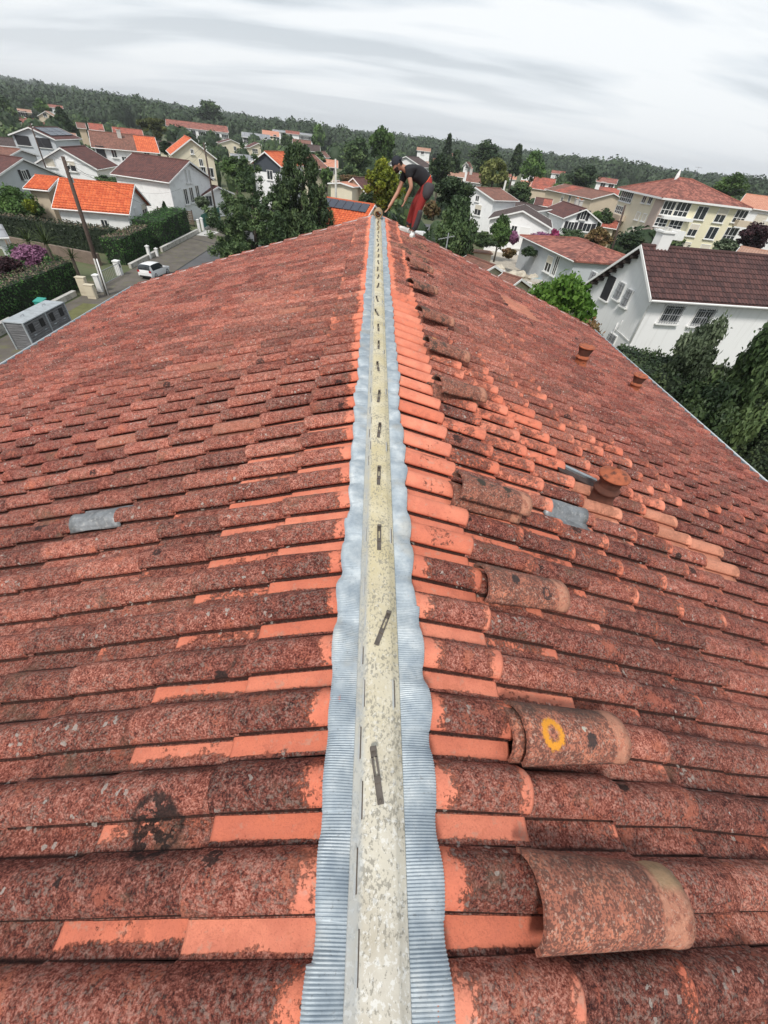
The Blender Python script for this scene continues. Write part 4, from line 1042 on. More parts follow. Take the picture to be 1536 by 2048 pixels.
house('maroon-roofed house whose slope runs down right behind the tall dark conifer', (590, 305), (630, 312), 104, 3, eave=(610, 336), hw=4.5, roof='brown', wall='cream')
house('low grey flat-roofed workshop between the cream gable and the dark slate gable', (460, 306), (507, 313), 125, 0, eave=(480, 319), hw=5.0, roof='grey', wall='cream', trim=False, wins=[(480, 328, 2.5, 1.0, 'bay')])
house('tiny white gabled house beyond the grey street pole', (641, 303), (650, 300), 190, 8, eave=(630, 313), mode='gable', roof='brown', wall='white', wins=[(641, 314, 0.9, 1.2, 'plain')])
house('small orange-roofed cream house directly left of the grey street pole', (646, 318), (676, 322), 150, 0, eave=(660, 334), hw=4.5, roof='salmon', wall='cream', wins=[(662, 342, 1.4, 1.2, 'shut')])
house('dark brown-roofed house up the slope above the slate-gabled house', (585, 277), (622, 283), 220, 0, eave=(602, 290), hw=6, roof='brown', wall='white', wins=[(602, 296, 2, 1.4, 'plain'), (612, 299, 2, 1.4, 'plain')])
house('white-walled house with a brown roof just below the flat modern block', (606, 287), (640, 292), 185, 0, eave=(620, 302), hw=5, roof='charcoal', wall='white', wins=[(622, 307, 1.6, 1.2, 'plain')])
house('house with an orange roof and two-panel solar strip, partly hidden by this roof\'s left verge', (649, 398), (750, 406), 52, -2, eave=(700, 470), hw=5.2, roof='orange', geo=2, wall='cream')
house('small house with steep dark maroon roof and pale wooden gable behind the solar roof', (706, 356), (733, 354), 84, 4, eave=(734, 402), hw=3.6, roof='maroon', wall='beige')
house('small shed with a pale red roof left of the steep maroon roof', (681, 372), (705, 356.5), 82, 4, eave=(680, 376), hw=2.2, roof='salmon', wall='cream', name='shed', cat='shed')
# hillside left
house('beige two-storey house with salmon roof highest on the left hillside', (33, 216), (62, 221), 300, 0, eave=(47, 224), hw=6, roof='tan', wall='beige', wins=[(46, 228, 1.6, 2, 'shut')], zb=4)
house('low red-roofed house beneath the beige hillside house', (36, 234), (72, 239), 260, 0, eave=(50, 246), hw=6, roof='red', wall='beige')
house('long reddish house roof behind the grey gabled house', (62, 240), (104, 249), 215, 0, eave=(80, 256), hw=5.5, roof='brown', wall='beige')
house('pale gabled house with a rounded brown roof among trees on the left hillside', (90, 222), (96, 219), 280, 6, eave=(74, 232), mode='gable', roof='tan', wall='beige', wins=[(90, 230, 1.4, 1.2, 'plain')])
house('white two-storey house with a red roof high among the left hillside trees', (92, 208), (125, 212), 340, 0, eave=(108, 215), hw=6, roof='red', wall='white', wins=[(100, 219, 2, 1.6, 'plain'), (115, 221, 2, 1.6, 'plain')], zb=4)
house('low cream building between the grey gabled house and the half-orange roof', (118, 263), (152, 269), 155, 0, eave=(134, 274), hw=4.5, roof='tan', wall='cream')
house('leftmost of the red roofs behind the half-orange roofed house, a short dark one', (151, 244), (170, 247), 200, 0, eave=(160, 256), hw=6, roof='brown', wall='beige')
house('middle red-roofed house behind the half-orange roof, with a paler gable', (175, 246), (205, 249), 190, 0, eave=(192, 260), hw=6, roof='mixed', wall='beige')
house('rightmost bright red roof behind the half-orange roofed house', (223, 252), (284, 262), 175, 0, eave=(250, 270), hw=6, roof='mixed', wall='beige')
house('low brown roofs just right of the bright orange end of the half-orange roof', (312, 280), (350, 287), 130, 0, eave=(330, 298), hw=4, roof='charcoal', wall='cream')
house('purple-brown low roof by the left edge in front of the grey gabled house', (-20, 272), (30, 278), 115, 0, eave=(14, 292), hw=5, roof='charcoal', wall='greyw')
house('white outbuilding with a flat top cut by the left edge beside the pink flowering shrub', (-30, 452), (14, 468), 47, 0, eave=(0, 474), hw=2.5, roof='grey', wall='white', trim=False)

# --- centre and right, beyond the ridge
house('grey-roofed house with a white gable just behind the worker\'s back', (812, 314), (838, 313), 135, 6, eave=(828, 334), hw=5, roof='charcoal', wall='white')
house('low cream-roofed house right of the roof behind the worker', (836, 322), (858, 324), 140, 0, eave=(848, 333), hw=4, roof='tan', wall='beige')
house('small white gable end seen between the dark spruce and the big dark tree', (933, 324), (940, 322), 170, 6, eave=(925, 332), mode='gable', roof='brown', wall='white', wins=[(934, 333, .9, 1.1, 'plain')])
house('low beige roof left of the weeping yellow-green tree', (893, 341), (930, 346), 150, 0, eave=(912, 353), hw=5, roof='tan', wall='beige')
house('brown-roofed house half hidden by the weeping yellow-green tree', (935, 344), (970, 349), 125, 0, eave=(950, 365), hw=5, roof='brown', wall='white', chim=[(0.2, 0.2, 1, .6)])
house('tiny red roof above the trees straight beyond the worker', (896, 306), (912, 308), 300, 0, eave=(904, 312), hw=5, roof='red', wall='white')
house('white two-storey gable house with one small square window left of the dark villas', (952, 370), (1001, 381), 84, 5, eave=(976, 400), hw=4.2, roof='brown', wall='white', wins=[(955, 397, 0.8, 0.8, 'plain'), (956, 420, 1.4, 1.4, 'blindtop')])
house('upper one of the two dark low-pitched villas, with a small chimney', (1003, 386), (1100, 428), 90, -10, eave=(1000, 420), hw=7.0, roof='charcoal', wall='white', chim=[(0.15, 0.3, 0.8, 0.5)], wins=[(978, 425, .8, 1.6, 'plain'), (985, 428, .8, 1.6, 'plain')])
house('lower dark low-pitched villa in front, between the small green tree and the pink shrubs', (1046, 421), (1052, 404), 72, 10, eave=(1105, 457), mode='gable', roof='charcoal', wall='white',
      wins=[(1045, 476, 1.3, 2.4, 'door'), (1000, 452, 1.0, 1.8, 'plain'), (1028, 458, 0.8, 0.8, 'plain')])
house('hip-roofed bungalow with a mottled red tile roof left of the big white gable', (1152, 480), (1190, 485), 56, -3, eave=(1150, 522), hw=4.6, roof='red', wall='greyw', hip=True, wins=[(1098, 528, 1.3, 1.5, 'blindtop'), (1112, 532, .8, 1.8, 'plain')])
house('dark red garage roof just beyond this roof\'s right verge', (935, 509), (990, 532), 44, -3, hw=2.6, drop=1.1, roof='brown', wall='cream', name='garage', cat='garage')
house('small dark red roof beyond the right verge, nearest the bright green tree', (1006, 547), (1044, 556), 40, -1, hw=2.6, drop=1.0, roof='brown', wall='cream', name='garage', cat='garage')
house('white villa with a maroon roof and black shutters below the long brown-roofed row', (1173, 418), (1125, 402), 84, 9, eave=(1127, 436), mode='gable', roof='maroon', wall='white', chim=[(0.55, -0.4, 1.1, 0.6), (0.75, -0.45, 1.2, 0.6)],
      wins=[(1167, 430, 0.9, 1.2, 'shut'), (1141, 452, 1.0, 1.1, 'shut'), (1173, 455, 1.3, 1.1, 'shut')])
house('long two-storey row with one orange strip in its brown roof, left of the apartment block', (1128, 368), (1228, 386), 125, -14, eave=(1170, 395), hw=5.0, segs=[(0, .2, 'brown'), (.2, .45, 'mixed'), (.45, 1, 'brown')], wall='beige', name='row_house',
      wins=[(1125, 396, .9, 1.4, 'blindtop'), (1139, 398, .9, 1.4, 'plain'), (1155, 402, .9, 1.4, 'blindtop')])
house('orange-roofed house above the long brown row, left of it', (1068, 352), (1112, 360), 175, 0, eave=(1090, 380), hw=8, roof='mixed', wall='beige')
house('low house with an orange patch on its dark roof left of the black-shuttered villa', (1072, 394), (1106, 400), 112, 0, eave=(1088, 412), hw=4.5, segs=[(0, .5, 'maroon'), (.5, 1, 'mixed')], wall='white')
house('bright orange roof at the left of the distant right-hand village', (1042, 360), (1066, 364), 190, 0, eave=(1056, 374), hw=6, roof='salmon', wall='beige')
house('far white house with a red roof just left of the apartment block roof peak', (1196, 353), (1236, 360), 190, 0, eave=(1216, 366), hw=6, roof='red', wall='white', wins=[(1206, 369, 1.6, 1.4, 'plain'), (1222, 372, 1.6, 1.4, 'plain')])
house('second far white house with a red roof, lower and closer behind the brown row', (1200, 372), (1240, 380), 150, 0, eave=(1220, 389), hw=5.5, roof='mixed', wall='white', wins=[(1215, 393, 1.4, 1.2, 'plain')])
house('small low red roof beside the apartment block stairwell wall', (1208, 438), (1238, 444), 90, 0, eave=(1222, 456), hw=3.4, roof='mixed', wall='cream')
house('pale building with a broad salmon roof cut by the right edge', (1492, 388), (1600, 402), 105, 0, eave=(1515, 418), hw=8, roof='salmon', wall='white', name='building', cat='building', wins=[(1520, 440, 1.6, 1.6, 'blind'), (1530, 455, 1.6, 1.6, 'blind')])
house('flat brown-orange garage row seen over the big white house ridge at the right edge', (1480, 495), (1560, 505), 62, 0, eave=(1510, 512), hw=4, roof='tan', wall='beige', name='garage_row', cat='garage')
for i, (x, y, r_, lb) in enumerate([(848, 296, 'tan', 'tiny pale house far off, first above the worker\'s cap'), (880, 318, 'brown', 'tiny brown roof among trees left of the pointed spruce'),
    (1010, 347, 'red', 'tiny red roof right of the weeping yellow-green tree'), (1020, 352, 'salmon', 'tiny salmon roof between the dark column tree and the pale green poplar'),
    (1118, 342, 'red', 'tiny far red roof left of the dark round tree on the right'), (1132, 350, 'white', 'tiny far pale house beside the dark round tree on the right'),
    (1060, 340, 'red', 'tiny far red roof behind the pale green poplar'), (585, 262, 'red', 'tiny red-roofed house just in front of the forest, left of centre')]):
    house(lb, (x-14, y-1.6), (x+14, y+1.8), 210+13*i, 0, eave=(x, y+6), hw=4, roof=r_ if r_ in RM else 'tan', wall='white', wins=[(x-3, y+9, 1.2, 1.1, 'plain')], trim=False)

# solar panels
def solar(root, Pa, Pb, n, ax, hw, zr, ze, t0, t1, s0, s1, nu, nv, side=1):
    sp = MB(); nrm = (n*side*(zr-ze)/hw+Vector((0, 0, 1))).normalized()
    def pt(t, s, up): p = Pa.lerp(Pb, t)+n*side*s*hw; p.z = zr-s*(zr-ze); return p+nrm*up
    M_ = root.matrix_basis.inverted()
    for i in range(nu):
        for j in range(nv):
            a, b = t0+(t1-t0)*(i+0.03)/nu, t0+(t1-t0)*(i+0.97)/nu; c, d = s0+(s1-s0)*(j+0.03)/nv, s0+(s1-s0)*(j+0.97)/nv
            P = [pt(a, c, .13), pt(b, c, .13), pt(b, d, .13), pt(a, d, .13), pt(a, c, .09), pt(b, c, .09), pt(b, d, .09), pt(a, d, .09)]
            m = MB(); m.add([M_ @ p for p in P], [(0, 1, 2, 3), (7, 6, 5, 4), (0, 4, 5, 1), (1, 5, 6, 2), (2, 6, 7, 3), (3, 7, 4, 0)]); m.build('solar_panel', SOLAR, root)
SOLAR = simple('solar_panel_glass', (0.045, 0.05, 0.07), 0.25, var=0.1, spec=0.6)
for o in list(COL.objects):
    lb = o.get('label', '')
    if lb.startswith('house with an orange roof and two-panel'):
        bpy.context.view_layer.update()
        Pa, Pb = PD(649, 398, 53), PD(750, 406, 51); z = (Pa.z+Pb.z)/2; Pa.z = Pb.z = z; ax = (Pb-Pa).normalized(); n = Vector((-ax.y, ax.x, 0)); n = -n if n.dot(Pa) > 0 else n
        q = hitplane(700, 470, (Pa+Pb)/2+n*5.2, n); solar(o, Pa, Pb, n, ax, 5.2, z, q.z, 0.02, 0.93, 0.04, 0.32, 6, 1)
    if lb.startswith('grey gabled house'):
        Pa = PD(56, 254, 106); a_ = R_(-8); ax = Vector((math.sin(a_), math.cos(a_), 0)); Pb = Pa+ax*11; n = Vector((-ax.y, ax.x, 0)); n = -n if n.dot((Pa+Pb)/2) > 0 else n
        q = hitplane(16, 269, Pa, ax); hw = abs((q-Pa).dot(n)); sd = 1 if n.x > 0 else -1
        solar(o, Pa, Pb, n, ax, hw, Pa.z, q.z, 0.1, 0.9, 0.1, 0.75, 3, 2, sd)
    if lb.startswith('white house with a dark slate'):
        pass

# --- the big white gabled house at the right
DR = 31.0
Pa = PD(1283, 490, DR); axR = Vector((math.cos(R_(7.06)), math.sin(R_(7.06)), 0))
root, Pa, Pb, n, ax = house('big white house with a dark brown tile roof and gable facing this roof\'s right side', (1283, 490), None, DR, 0, eave=(1303, 598), mode='gable', az=90-7.06, L=15, roof='rhouse', wall='stainwhite', geo=2, hw2=4.6,
      oh=0.45, name='house', wins=[(1342, 628, 1.35, 1.0, 'bars'), (1405, 634, 1.35, 1.0, 'bars'), (1185, 559, 0.62, 0.95, 'bars'), (1218, 576, 0.8, 1.35, 'closed'), (1241, 582, 0.62, 0.95, 'bars'), (1256, 596, 0.55, 0.95, 'bars'),
            (1222, 684, 0.8, 1.0, 'bars'), (1246, 704, 0.6, 0.9, 'bars')], chim=[(0.085, -0.04, 0.75, 0.75)])
Tr = (Matrix.Translation(root.location) @ Matrix.Rotation(root.rotation_euler.z, 4, 'Z')).inverted()
q = hitplane(1303, 598, Pa, ax); hwR = abs((q-Pa).dot(n)); zeR = q.z
for k in range(1, 9):
    s = k/6.0; p = Pa-n*hwR*s; p.z = Pa.z-(Pa.z-zeR)*s-0.32
    m = MB(); m.box(Tr @ (p+ax*0.22), (0.46, 0.12, 0.16)); m.build('rafter_end', WOODD, root)
m = MB(); c0 = Pa+n*(hwR-0.3)+ax*0.38; m.tube([Tr @ Vector((c0.x, c0.y, zeR-0.1)), Tr @ Vector((c0.x, c0.y, zeR-0.35)), Tr @ Vector((c0.x-n.x*0.1, c0.y-n.y*0.1, zeR-0.5)), Tr @ Vector((c0.x-n.x*.1, c0.y-n.y*.1, 0.05))], 0.05, 8); m.build('downpipe', TRIM, root, smooth=True)
m = MB(); w0 = Pa-ax*(-0.36)
def gp(px, py): return hitplane(px, py, Pa+ax*0.40, ax)
m.tube([Tr @ gp(1236, 645), Tr @ gp(1228, 662), Tr @ gp(1214, 690)], 0.03, 6); m.tube([Tr @ gp(1228, 657), Tr @ gp(1243, 668), Tr @ gp(1258, 682)], 0.02, 6); m.tube([Tr @ gp(1246, 640), Tr @ gp(1234, 660)], 0.018, 6)
m.build('wall_pipes', TRIM, root, smooth=True)

# ================================================================== vegetation
def leafmat(name, a, b_, c_, trans=0.25, scale=0.9):
    m, t, b = newmat(name)
    co = N_(t, 'ShaderNodeTexCoord').outputs['Object']
    at = N_(t, 'ShaderNodeAttribute'); at.attribute_name = 'tl'; sp = N_(t, 'ShaderNodeSeparateColor'); t.links.new(at.outputs['Color'], sp.inputs[0])
    oi = N_(t, 'ShaderNodeObjectInfo')
    f = mth(t, 'ADD', mth(t, 'MULTIPLY', sp.outputs[0], 0.65), mth(t, 'MULTIPLY', sp.outputs[1], 0.35))
    c = ramp_n(t, f, [(0.15, a), (0.5, b_), (0.9, c_)])
    hs = N_(t, 'ShaderNodeHueSaturation'); t.links.new(c, hs.inputs['Color'])
    hs.inputs['Hue'].default_value = 0.5; t.links.new(mth(t, 'ADD', 0.8, mth(t, 'MULTIPLY', oi.outputs['Random'], 0.4)), hs.inputs['Value'])
    t.links.new(hs.outputs[0], b.inputs['Base Color']); b.inputs['Roughness'].default_value = 0.6; b.inputs['Specular IOR Level'].default_value = 0.3
    if trans:
        tr = N_(t, 'ShaderNodeBsdfTranslucent'); t.links.new(hs.outputs[0], tr.inputs[0]); mx = N_(t, 'ShaderNodeMixShader'); mx.inputs[0].default_value = trans
        o = [n for n in t.nodes if n.type == 'OUTPUT_MATERIAL'][0]; t.links.new(b.outputs[0], mx.inputs[1]); t.links.new(tr.outputs[0], mx.inputs[2]); t.links.new(mx.outputs[0], o.inputs[0])
    return m
LM = dict(
 dark=leafmat('dark_evergreen_needles', (0.014, 0.030, 0.012), (0.030, 0.056, 0.022), (0.065, 0.100, 0.036), 0.1),
 conifer=leafmat('deep_green_conifer', (0.029, 0.054, 0.022), (0.064, 0.108, 0.040), (0.134, 0.190, 0.072), 0.12),
 mid=leafmat('mid_green_leaves', (0.036, 0.072, 0.022), (0.082, 0.154, 0.040), (0.172, 0.270, 0.082)),
 bright=leafmat('bright_green_leaves', (0.040, 0.100, 0.010), (0.090, 0.200, 0.025), (0.20, 0.34, 0.06), 0.35),
 yellow=leafmat('yellow_green_leaves', (0.07, 0.10, 0.010), (0.19, 0.23, 0.020), (0.40, 0.42, 0.05), 0.3),
 olive=leafmat('grey_green_leaves', (0.030, 0.045, 0.024), (0.065, 0.090, 0.048), (0.17, 0.21, 0.13), 0.2),
 willow=leafmat('drooping_yellow_green', (0.07, 0.085, 0.020), (0.14, 0.16, 0.045), (0.24, 0.25, 0.09), 0.3),
 rust=leafmat('rust_green_leaves', (0.075, 0.053, 0.018), (0.165, 0.120, 0.042), (0.360, 0.195, 0.120), 0.2),
 plum=leafmat('purple_plum_leaves', (0.020, 0.008, 0.012), (0.045, 0.018, 0.024), (0.085, 0.035, 0.042), 0.15),
 pink=leafmat('pink_blossom', (0.14, 0.05, 0.10), (0.30, 0.12, 0.23), (0.50, 0.24, 0.40), 0.25),
 magenta=leafmat('magenta_blossom', (0.16, 0.015, 0.06), (0.34, 0.04, 0.13), (0.50, 0.10, 0.24), 0.25),
 hedge=leafmat('clipped_hedge_leaves', (0.018, 0.054, 0.014), (0.046, 0.126, 0.029), (0.108, 0.234, 0.054), 0.2),
 hedged=leafmat('dark_hedge_leaves', (0.012, 0.024, 0.011), (0.030, 0.051, 0.021), (0.075, 0.098, 0.042), 0.1),
 dry=leafmat('dry_hedge_top', (0.10, 0.075, 0.050), (0.19, 0.145, 0.10), (0.29, 0.23, 0.17), 0.1),
 forest=leafmat('far_forest_leaves', (0.026, 0.044, 0.020), (0.036, 0.060, 0.026), (0.048, 0.076, 0.032), 0.05),
 palm=leafmat('palm_green', (0.05, 0.075, 0.02), (0.12, 0.15, 0.05), (0.22, 0.25, 0.10), 0.2))
CORE = {}
BARK = simple('tree_bark', (0.09, 0.07, 0.055), 0.95, var=0.3, scale=6)
def leaf_quads(P, Nrm, size, rs, droop=0.0, aspect=0.55):
    n = len(P)
    t = rs.randn(n, 3); t[:, 2] -= droop*1.5
    t -= Nrm*np.sum(t*Nrm, 1, keepdims=True); t /= np.linalg.norm(t, axis=1, keepdims=True)+1e-9
    b = np.cross(Nrm, t); s = (size*(0.6+0.8*rs.rand(n)))[:, None] if np.isscalar(size) else (size*(0.6+0.8*rs.rand(n)))[:, None]
    V = np.stack([P-t*s*0.5, P+b*s*aspect*0.5+Nrm*s*0.06, P+t*s*0.5, P-b*s*aspect*0.5+Nrm*s*0.06], 1).reshape(-1, 3)
    Fc = np.arange(4*n).reshape(n, 4); return V, Fc
def unit(rs, n):
    v = rs.randn(n, 3); return v/np.linalg.norm(v, axis=1, keepdims=True)
CROWN = {}
def crown_mesh(kind, mat, nl, leaf, seed, aspect=0.55):
    """crown in unit box: x,y in [-.5,.5], z in [0,1]; leaf = leaf length relative to the width"""
    key = (kind, mat, nl, round(leaf, 4), seed)
    if key in CROWN: return CROWN[key]
    rs = np.random.RandomState(seed)
    if kind in ('round', 'oval', 'loose', 'bush'):
        nc = {'round': 46, 'oval': 44, 'loose': 34, 'bush': 40}[kind]
        d = unit(rs, nc); rad = rs.rand(nc)**0.45
        C = d*rad[:, None]*np.array([0.39, 0.39, 0.40 if kind != 'bush' else 0.36]); C[:, 2] += 0.5
        if kind == 'bush': C[:, 2] = np.abs(C[:, 2]-0.1)*0.95+0.05
        if kind == 'round': C[:, :2] *= (1.05-0.35*np.abs(C[:, 2:3]-0.45))
        if kind == 'oval': C[:, :2] *= np.clip(1.25-1.15*np.clip(C[:, 2:3]-0.35, 0, 1), 0.15, 1)
        cr = (0.085+0.075*rs.rand(nc))*(1.0 if kind != 'loose' else 0.8)
    elif kind in ('cone', 'column', 'feather', 'broadcon'):
        nc = 90 if nl < 8000 else 420; z = rs.rand(nc)**(1.25 if kind != 'column' else 0.9); a = rs.rand(nc)*6.283
        r = {'cone': 0.44*(1-z)**0.85+0.02, 'feather': 0.44*(1-z)**0.5*(0.55+0.6*rs.rand(nc))+0.02, 'column': 0.36*np.sqrt(np.clip(1-z*0.9, 0, 1))*(0.7+0.45*rs.rand(nc)), 'broadcon': 0.46*np.minimum(1, (1-z)/0.45)**0.6*(0.35+0.7*rs.rand(nc))}[kind]
        C = np.stack([r*np.cos(a), r*np.sin(a), z*0.95+0.02], 1); cr = (0.05+0.06*(1-z)+0.04*rs.rand(nc))*(1 if nl < 8000 else 0.46)
        if kind == 'broadcon': C[:, 2] *= 0.80+0.28*np.sin(3.1*a+1)*np.cos(5*r)+0.14*rs.rand(nc)
    elif kind == 'willow':
        nc = 60; d = unit(rs, nc); C = d*0.38; C[:, 2] = np.abs(C[:, 2])*0.9+0.55-0.35*(np.hypot(d[:, 0], d[:, 1]) > 0.75)*rs.rand(nc); cr = 0.09+0.05*rs.rand(nc)
    shade = rs.rand(nc)
    w = cr**2; w /= w.sum(); ci = rs.choice(nc, nl, p=w)
    u = unit(rs, nl); rr_ = (rs.rand(nl)**0.33)*(1+0.45*(rs.rand(nl) < 0.28)*rs.rand(nl))
    sc = np.array([1, 1, 0.85 if kind not in ('willow', 'feather') else 1.3])
    P = C[ci]+u*rr_[:, None]*cr[ci][:, None]*sc
    nr = u*0.55+rs.randn(nl, 3)*0.75+np.array([0, 0, 0.4]); nr /= np.linalg.norm(nr, axis=1, keepdims=True)
    V, Fc = leaf_quads(P, nr, leaf, rs, droop={'willow': 1.2, 'feather': 0.5}.get(kind, 0), aspect=aspect)
    At = np.zeros((len(V), 3)); At[:, 0] = np.repeat(shade[ci], 4); At[:, 1] = np.repeat(rs.rand(nl), 4)
    # leafy masses inside the crown so that it does not look hollow
    Vs, Fs, As = [V], [Fc], [At]; k = len(V)
    for c in range(nc):
        nt_, np_ = 5, 7; base = []
        for i in range(nt_+1):
            for j in range(np_):
                th = math.pi*i/nt_; ph = 2*math.pi*j/np_
                q = np.array([math.sin(th)*math.cos(ph), math.sin(th)*math.sin(ph), math.cos(th)])*cr[c]*(0.5 if nl < 8000 else (0.55 if kind == 'broadcon' or kind == 'feather' else 0.42))*(0.7+0.5*rs.rand())*sc
                base.append(C[c]+q)
        f = [(i*np_+j, i*np_+(j+1) % np_, (i+1)*np_+(j+1) % np_, (i+1)*np_+j) for i in range(nt_) for j in range(np_)]
        Vs.append(np.array(base)); Fs.append(np.array(f)+k); k += len(base)
        a = np.zeros((len(base), 3)); a[:, 0] = shade[c]*0.5; a[:, 1] = 0.1; As.append(a)
    me = npmesh('crown', np.concatenate(Vs), np.concatenate(Fs), LM[mat], attr=np.concatenate(As), linked=False)
    CROWN[key] = me; return me
TRUNK = {}
def trunk_mesh(seed, h, r, top, width):
    """trunk with limbs; h crown bottom height, top crown top"""
    rs = random.Random(seed); mb = MB()
    hh = h+(top-h)*0.75; bend = [(rs.uniform(-.03, .03)*hh, rs.uniform(-.03, .03)*hh) for _ in range(5)]
    pts = [(bend[i][0]*i/4, bend[i][1]*i/4, hh*i/4) for i in range(5)]
    mb.tube(pts, [r*1.25, r, r*0.8, r*0.5, r*0.15], 8)
    for k in range(6):
        a = k*2.4+rs.random(); z0 = h+(top-h)*(0.0+0.09*k); L = width*0.32*(1-k*0.08)
        mb.tube([(0, 0, z0*0.92), (math.cos(a)*L*0.5, math.sin(a)*L*0.5, z0+L*0.35), (math.cos(a)*L, math.sin(a)*L, z0+L*0.8)], [r*0.45, r*0.3, r*0.08], 5)
    return mb
def pxscale(P):
    a = proj(P); t = Vector((-P[1], P[0], 0)).normalized(); b = proj((P[0]+t.x, P[1]+t.y, P[2])); return float(np.linalg.norm(b-a))
def tree(label, kind, mat, bbox, D, nl=2500, leaf=0.22, group=None, name=None, cat='tree', ground=False, seed=None, asp=0.55, zb=0):
    x0, y0, x1, y1 = bbox; xc = (x0+x1)/2; yc = (y0+y1)/2
    p = PD(xc, yc, D); top = zfor(p.x, p.y, y0); bot = 0.0 if ground else max(0.1, zfor(p.x, p.y, y1)); bot = min(bot, top-0.8)
    w = (x1-x0)/pxscale((p.x, p.y, (top+bot)/2))
    seed = seed if seed is not None else (abs(hash((round(xc), round(yc)))) % 5)+1
    root = empty(name or 'tree', (p.x, p.y, zb)); tag(root, label, cat, group)
    me = crown_mesh(kind, mat, nl, leaf/w, seed, asp)
    c = bpy.data.objects.new('crown', me); COL.objects.link(c); c.parent = root
    c.location = (0, 0, bot-zb); c.scale = (w*1.06, w*1.06, (top-bot)*1.03); c.rotation_euler = (0, 0, (xc*1.7) % 6.28)
    if kind != 'bush' and name not in ('bush', 'shrub'):
        tb = trunk_mesh(int(xc), max(bot-zb, 0.6), max(0.06, 0.035*(top-zb)*0.6), top-zb, w*0.8); tb.build('trunk', BARK, root, smooth=True)
    return root
def hedge(label, pts, h, w, mat='hedge', dens=95, leaf=0.13, topdry=0, name='hedge', group=None, z0=0.0, seed=1):
    """pts: ground centre line; one clipped hedge"""
    rs = np.random.RandomState(seed); Ps = []; Ns = []; top = []
    core = MB(); root = empty(name, (pts[0][0], pts[0][1], z0)); tag(root, label, 'hedge', group)
    for (a, b) in zip(pts[:-1], pts[1:]):
        a = Vector((a[0], a[1], 0)); b = Vector((b[0], b[1], 0)); d = b-a; L = d.length; d.normalize(); n = Vector((-d.y, d.x, 0))
        for (org, u, v, lu, lv, nn) in ((a+n*w/2, d, Vector((0, 0, 1)), L, h, n), (a-n*w/2, d, Vector((0, 0, 1)), L, h, -n), (a-n*w/2+Vector((0, 0, h)), d, n, L, w, Vector((0, 0, 1))),
                                        (a-n*w/2, n, Vector((0, 0, 1)), w, h, -d), (b-n*w/2, n, Vector((0, 0, 1)), w, h, d)):
            k = int(lu*lv*dens); A = rs.rand(k, 1)*lu; B = rs.rand(k, 1)*lv
            P = np.array(org)+A*np.array(u)+B*np.array(v)
            lump = np.array([noise.noise(Vector(p*0.9)) for p in P[::1]])[:, None]
            P = P+np.array(nn)*(rs.randn(k, 1)*0.05+lump*0.10)
            N0 = np.tile(np.array(nn), (k, 1))+rs.randn(k, 3)*0.7; N0 /= np.linalg.norm(N0, axis=1, keepdims=True)
            Ps.append(P); Ns.append(N0); top.append(np.full(k, nn.z > 0.5))
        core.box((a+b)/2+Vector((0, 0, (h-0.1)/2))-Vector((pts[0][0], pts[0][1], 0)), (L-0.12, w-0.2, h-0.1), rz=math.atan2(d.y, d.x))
    P = np.concatenate(Ps)-np.array([pts[0][0], pts[0][1], 0]); N0 = np.concatenate(Ns); tp = np.concatenate(top)
    V, Fc = leaf_quads(P, N0, leaf, rs, aspect=0.7)
    At = np.zeros((len(V), 3)); cl = np.array([0.5+0.9*noise.noise(Vector(p*1.3)) for p in P]); At[:, 0] = np.repeat(np.clip(cl, 0, 1), 4); At[:, 1] = np.repeat(rs.rand(len(P)), 4)
    mi = (tp & (rs.rand(len(P)) < topdry)).astype(int)
    npmesh('foliage', V, Fc, [LM[mat], LM['dry']], root, attr=At, mi=mi)
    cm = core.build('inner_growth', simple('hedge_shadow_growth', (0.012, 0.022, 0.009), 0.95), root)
    return root

# hedges left of the street
hedge('long clipped green hedge beside the grey bin shelter with a dry brown top', [(-22.2, 12), (-22.0, 33.2)], 1.75, 1.4, 'hedge', topdry=0.75, leaf=0.12)
hedge('short dark hedge turning away from the street behind the tall leaning pole', [(-22.9, 33.8), (-27.5, 36.2)], 1.6, 1.2, 'hedge', topdry=0.1)
hedge('clipped hedge with bare brown end and dry top right behind the white parked car', [(-22.0, 40.2), (-22.3, 46.9)], 1.95, 1.6, 'hedge', topdry=0.8, leaf=0.12)
hedge('dark thick hedge running left from the street in front of the bright orange roof', [(-23.4, 44.0), (-38, 46.0), (-60, 52)], 1.95, 1.5, 'hedged', dens=55, leaf=0.16, topdry=0.5)
hedge('brighter green flat-topped hedge at the gable of the orange-roofed white house', [(-22.2, 47.6), (-22.6, 56.8)], 2.25, 2.6, 'hedge', dens=70, leaf=0.13)
# right side hedge
hedge('huge dark laurel hedge filling the lower right beyond the gutter', [(11.5, 17.8), (17.0, 15.3), (27, 12.6)], 3.9, 3.0, 'hedged', dens=150, leaf=0.13)

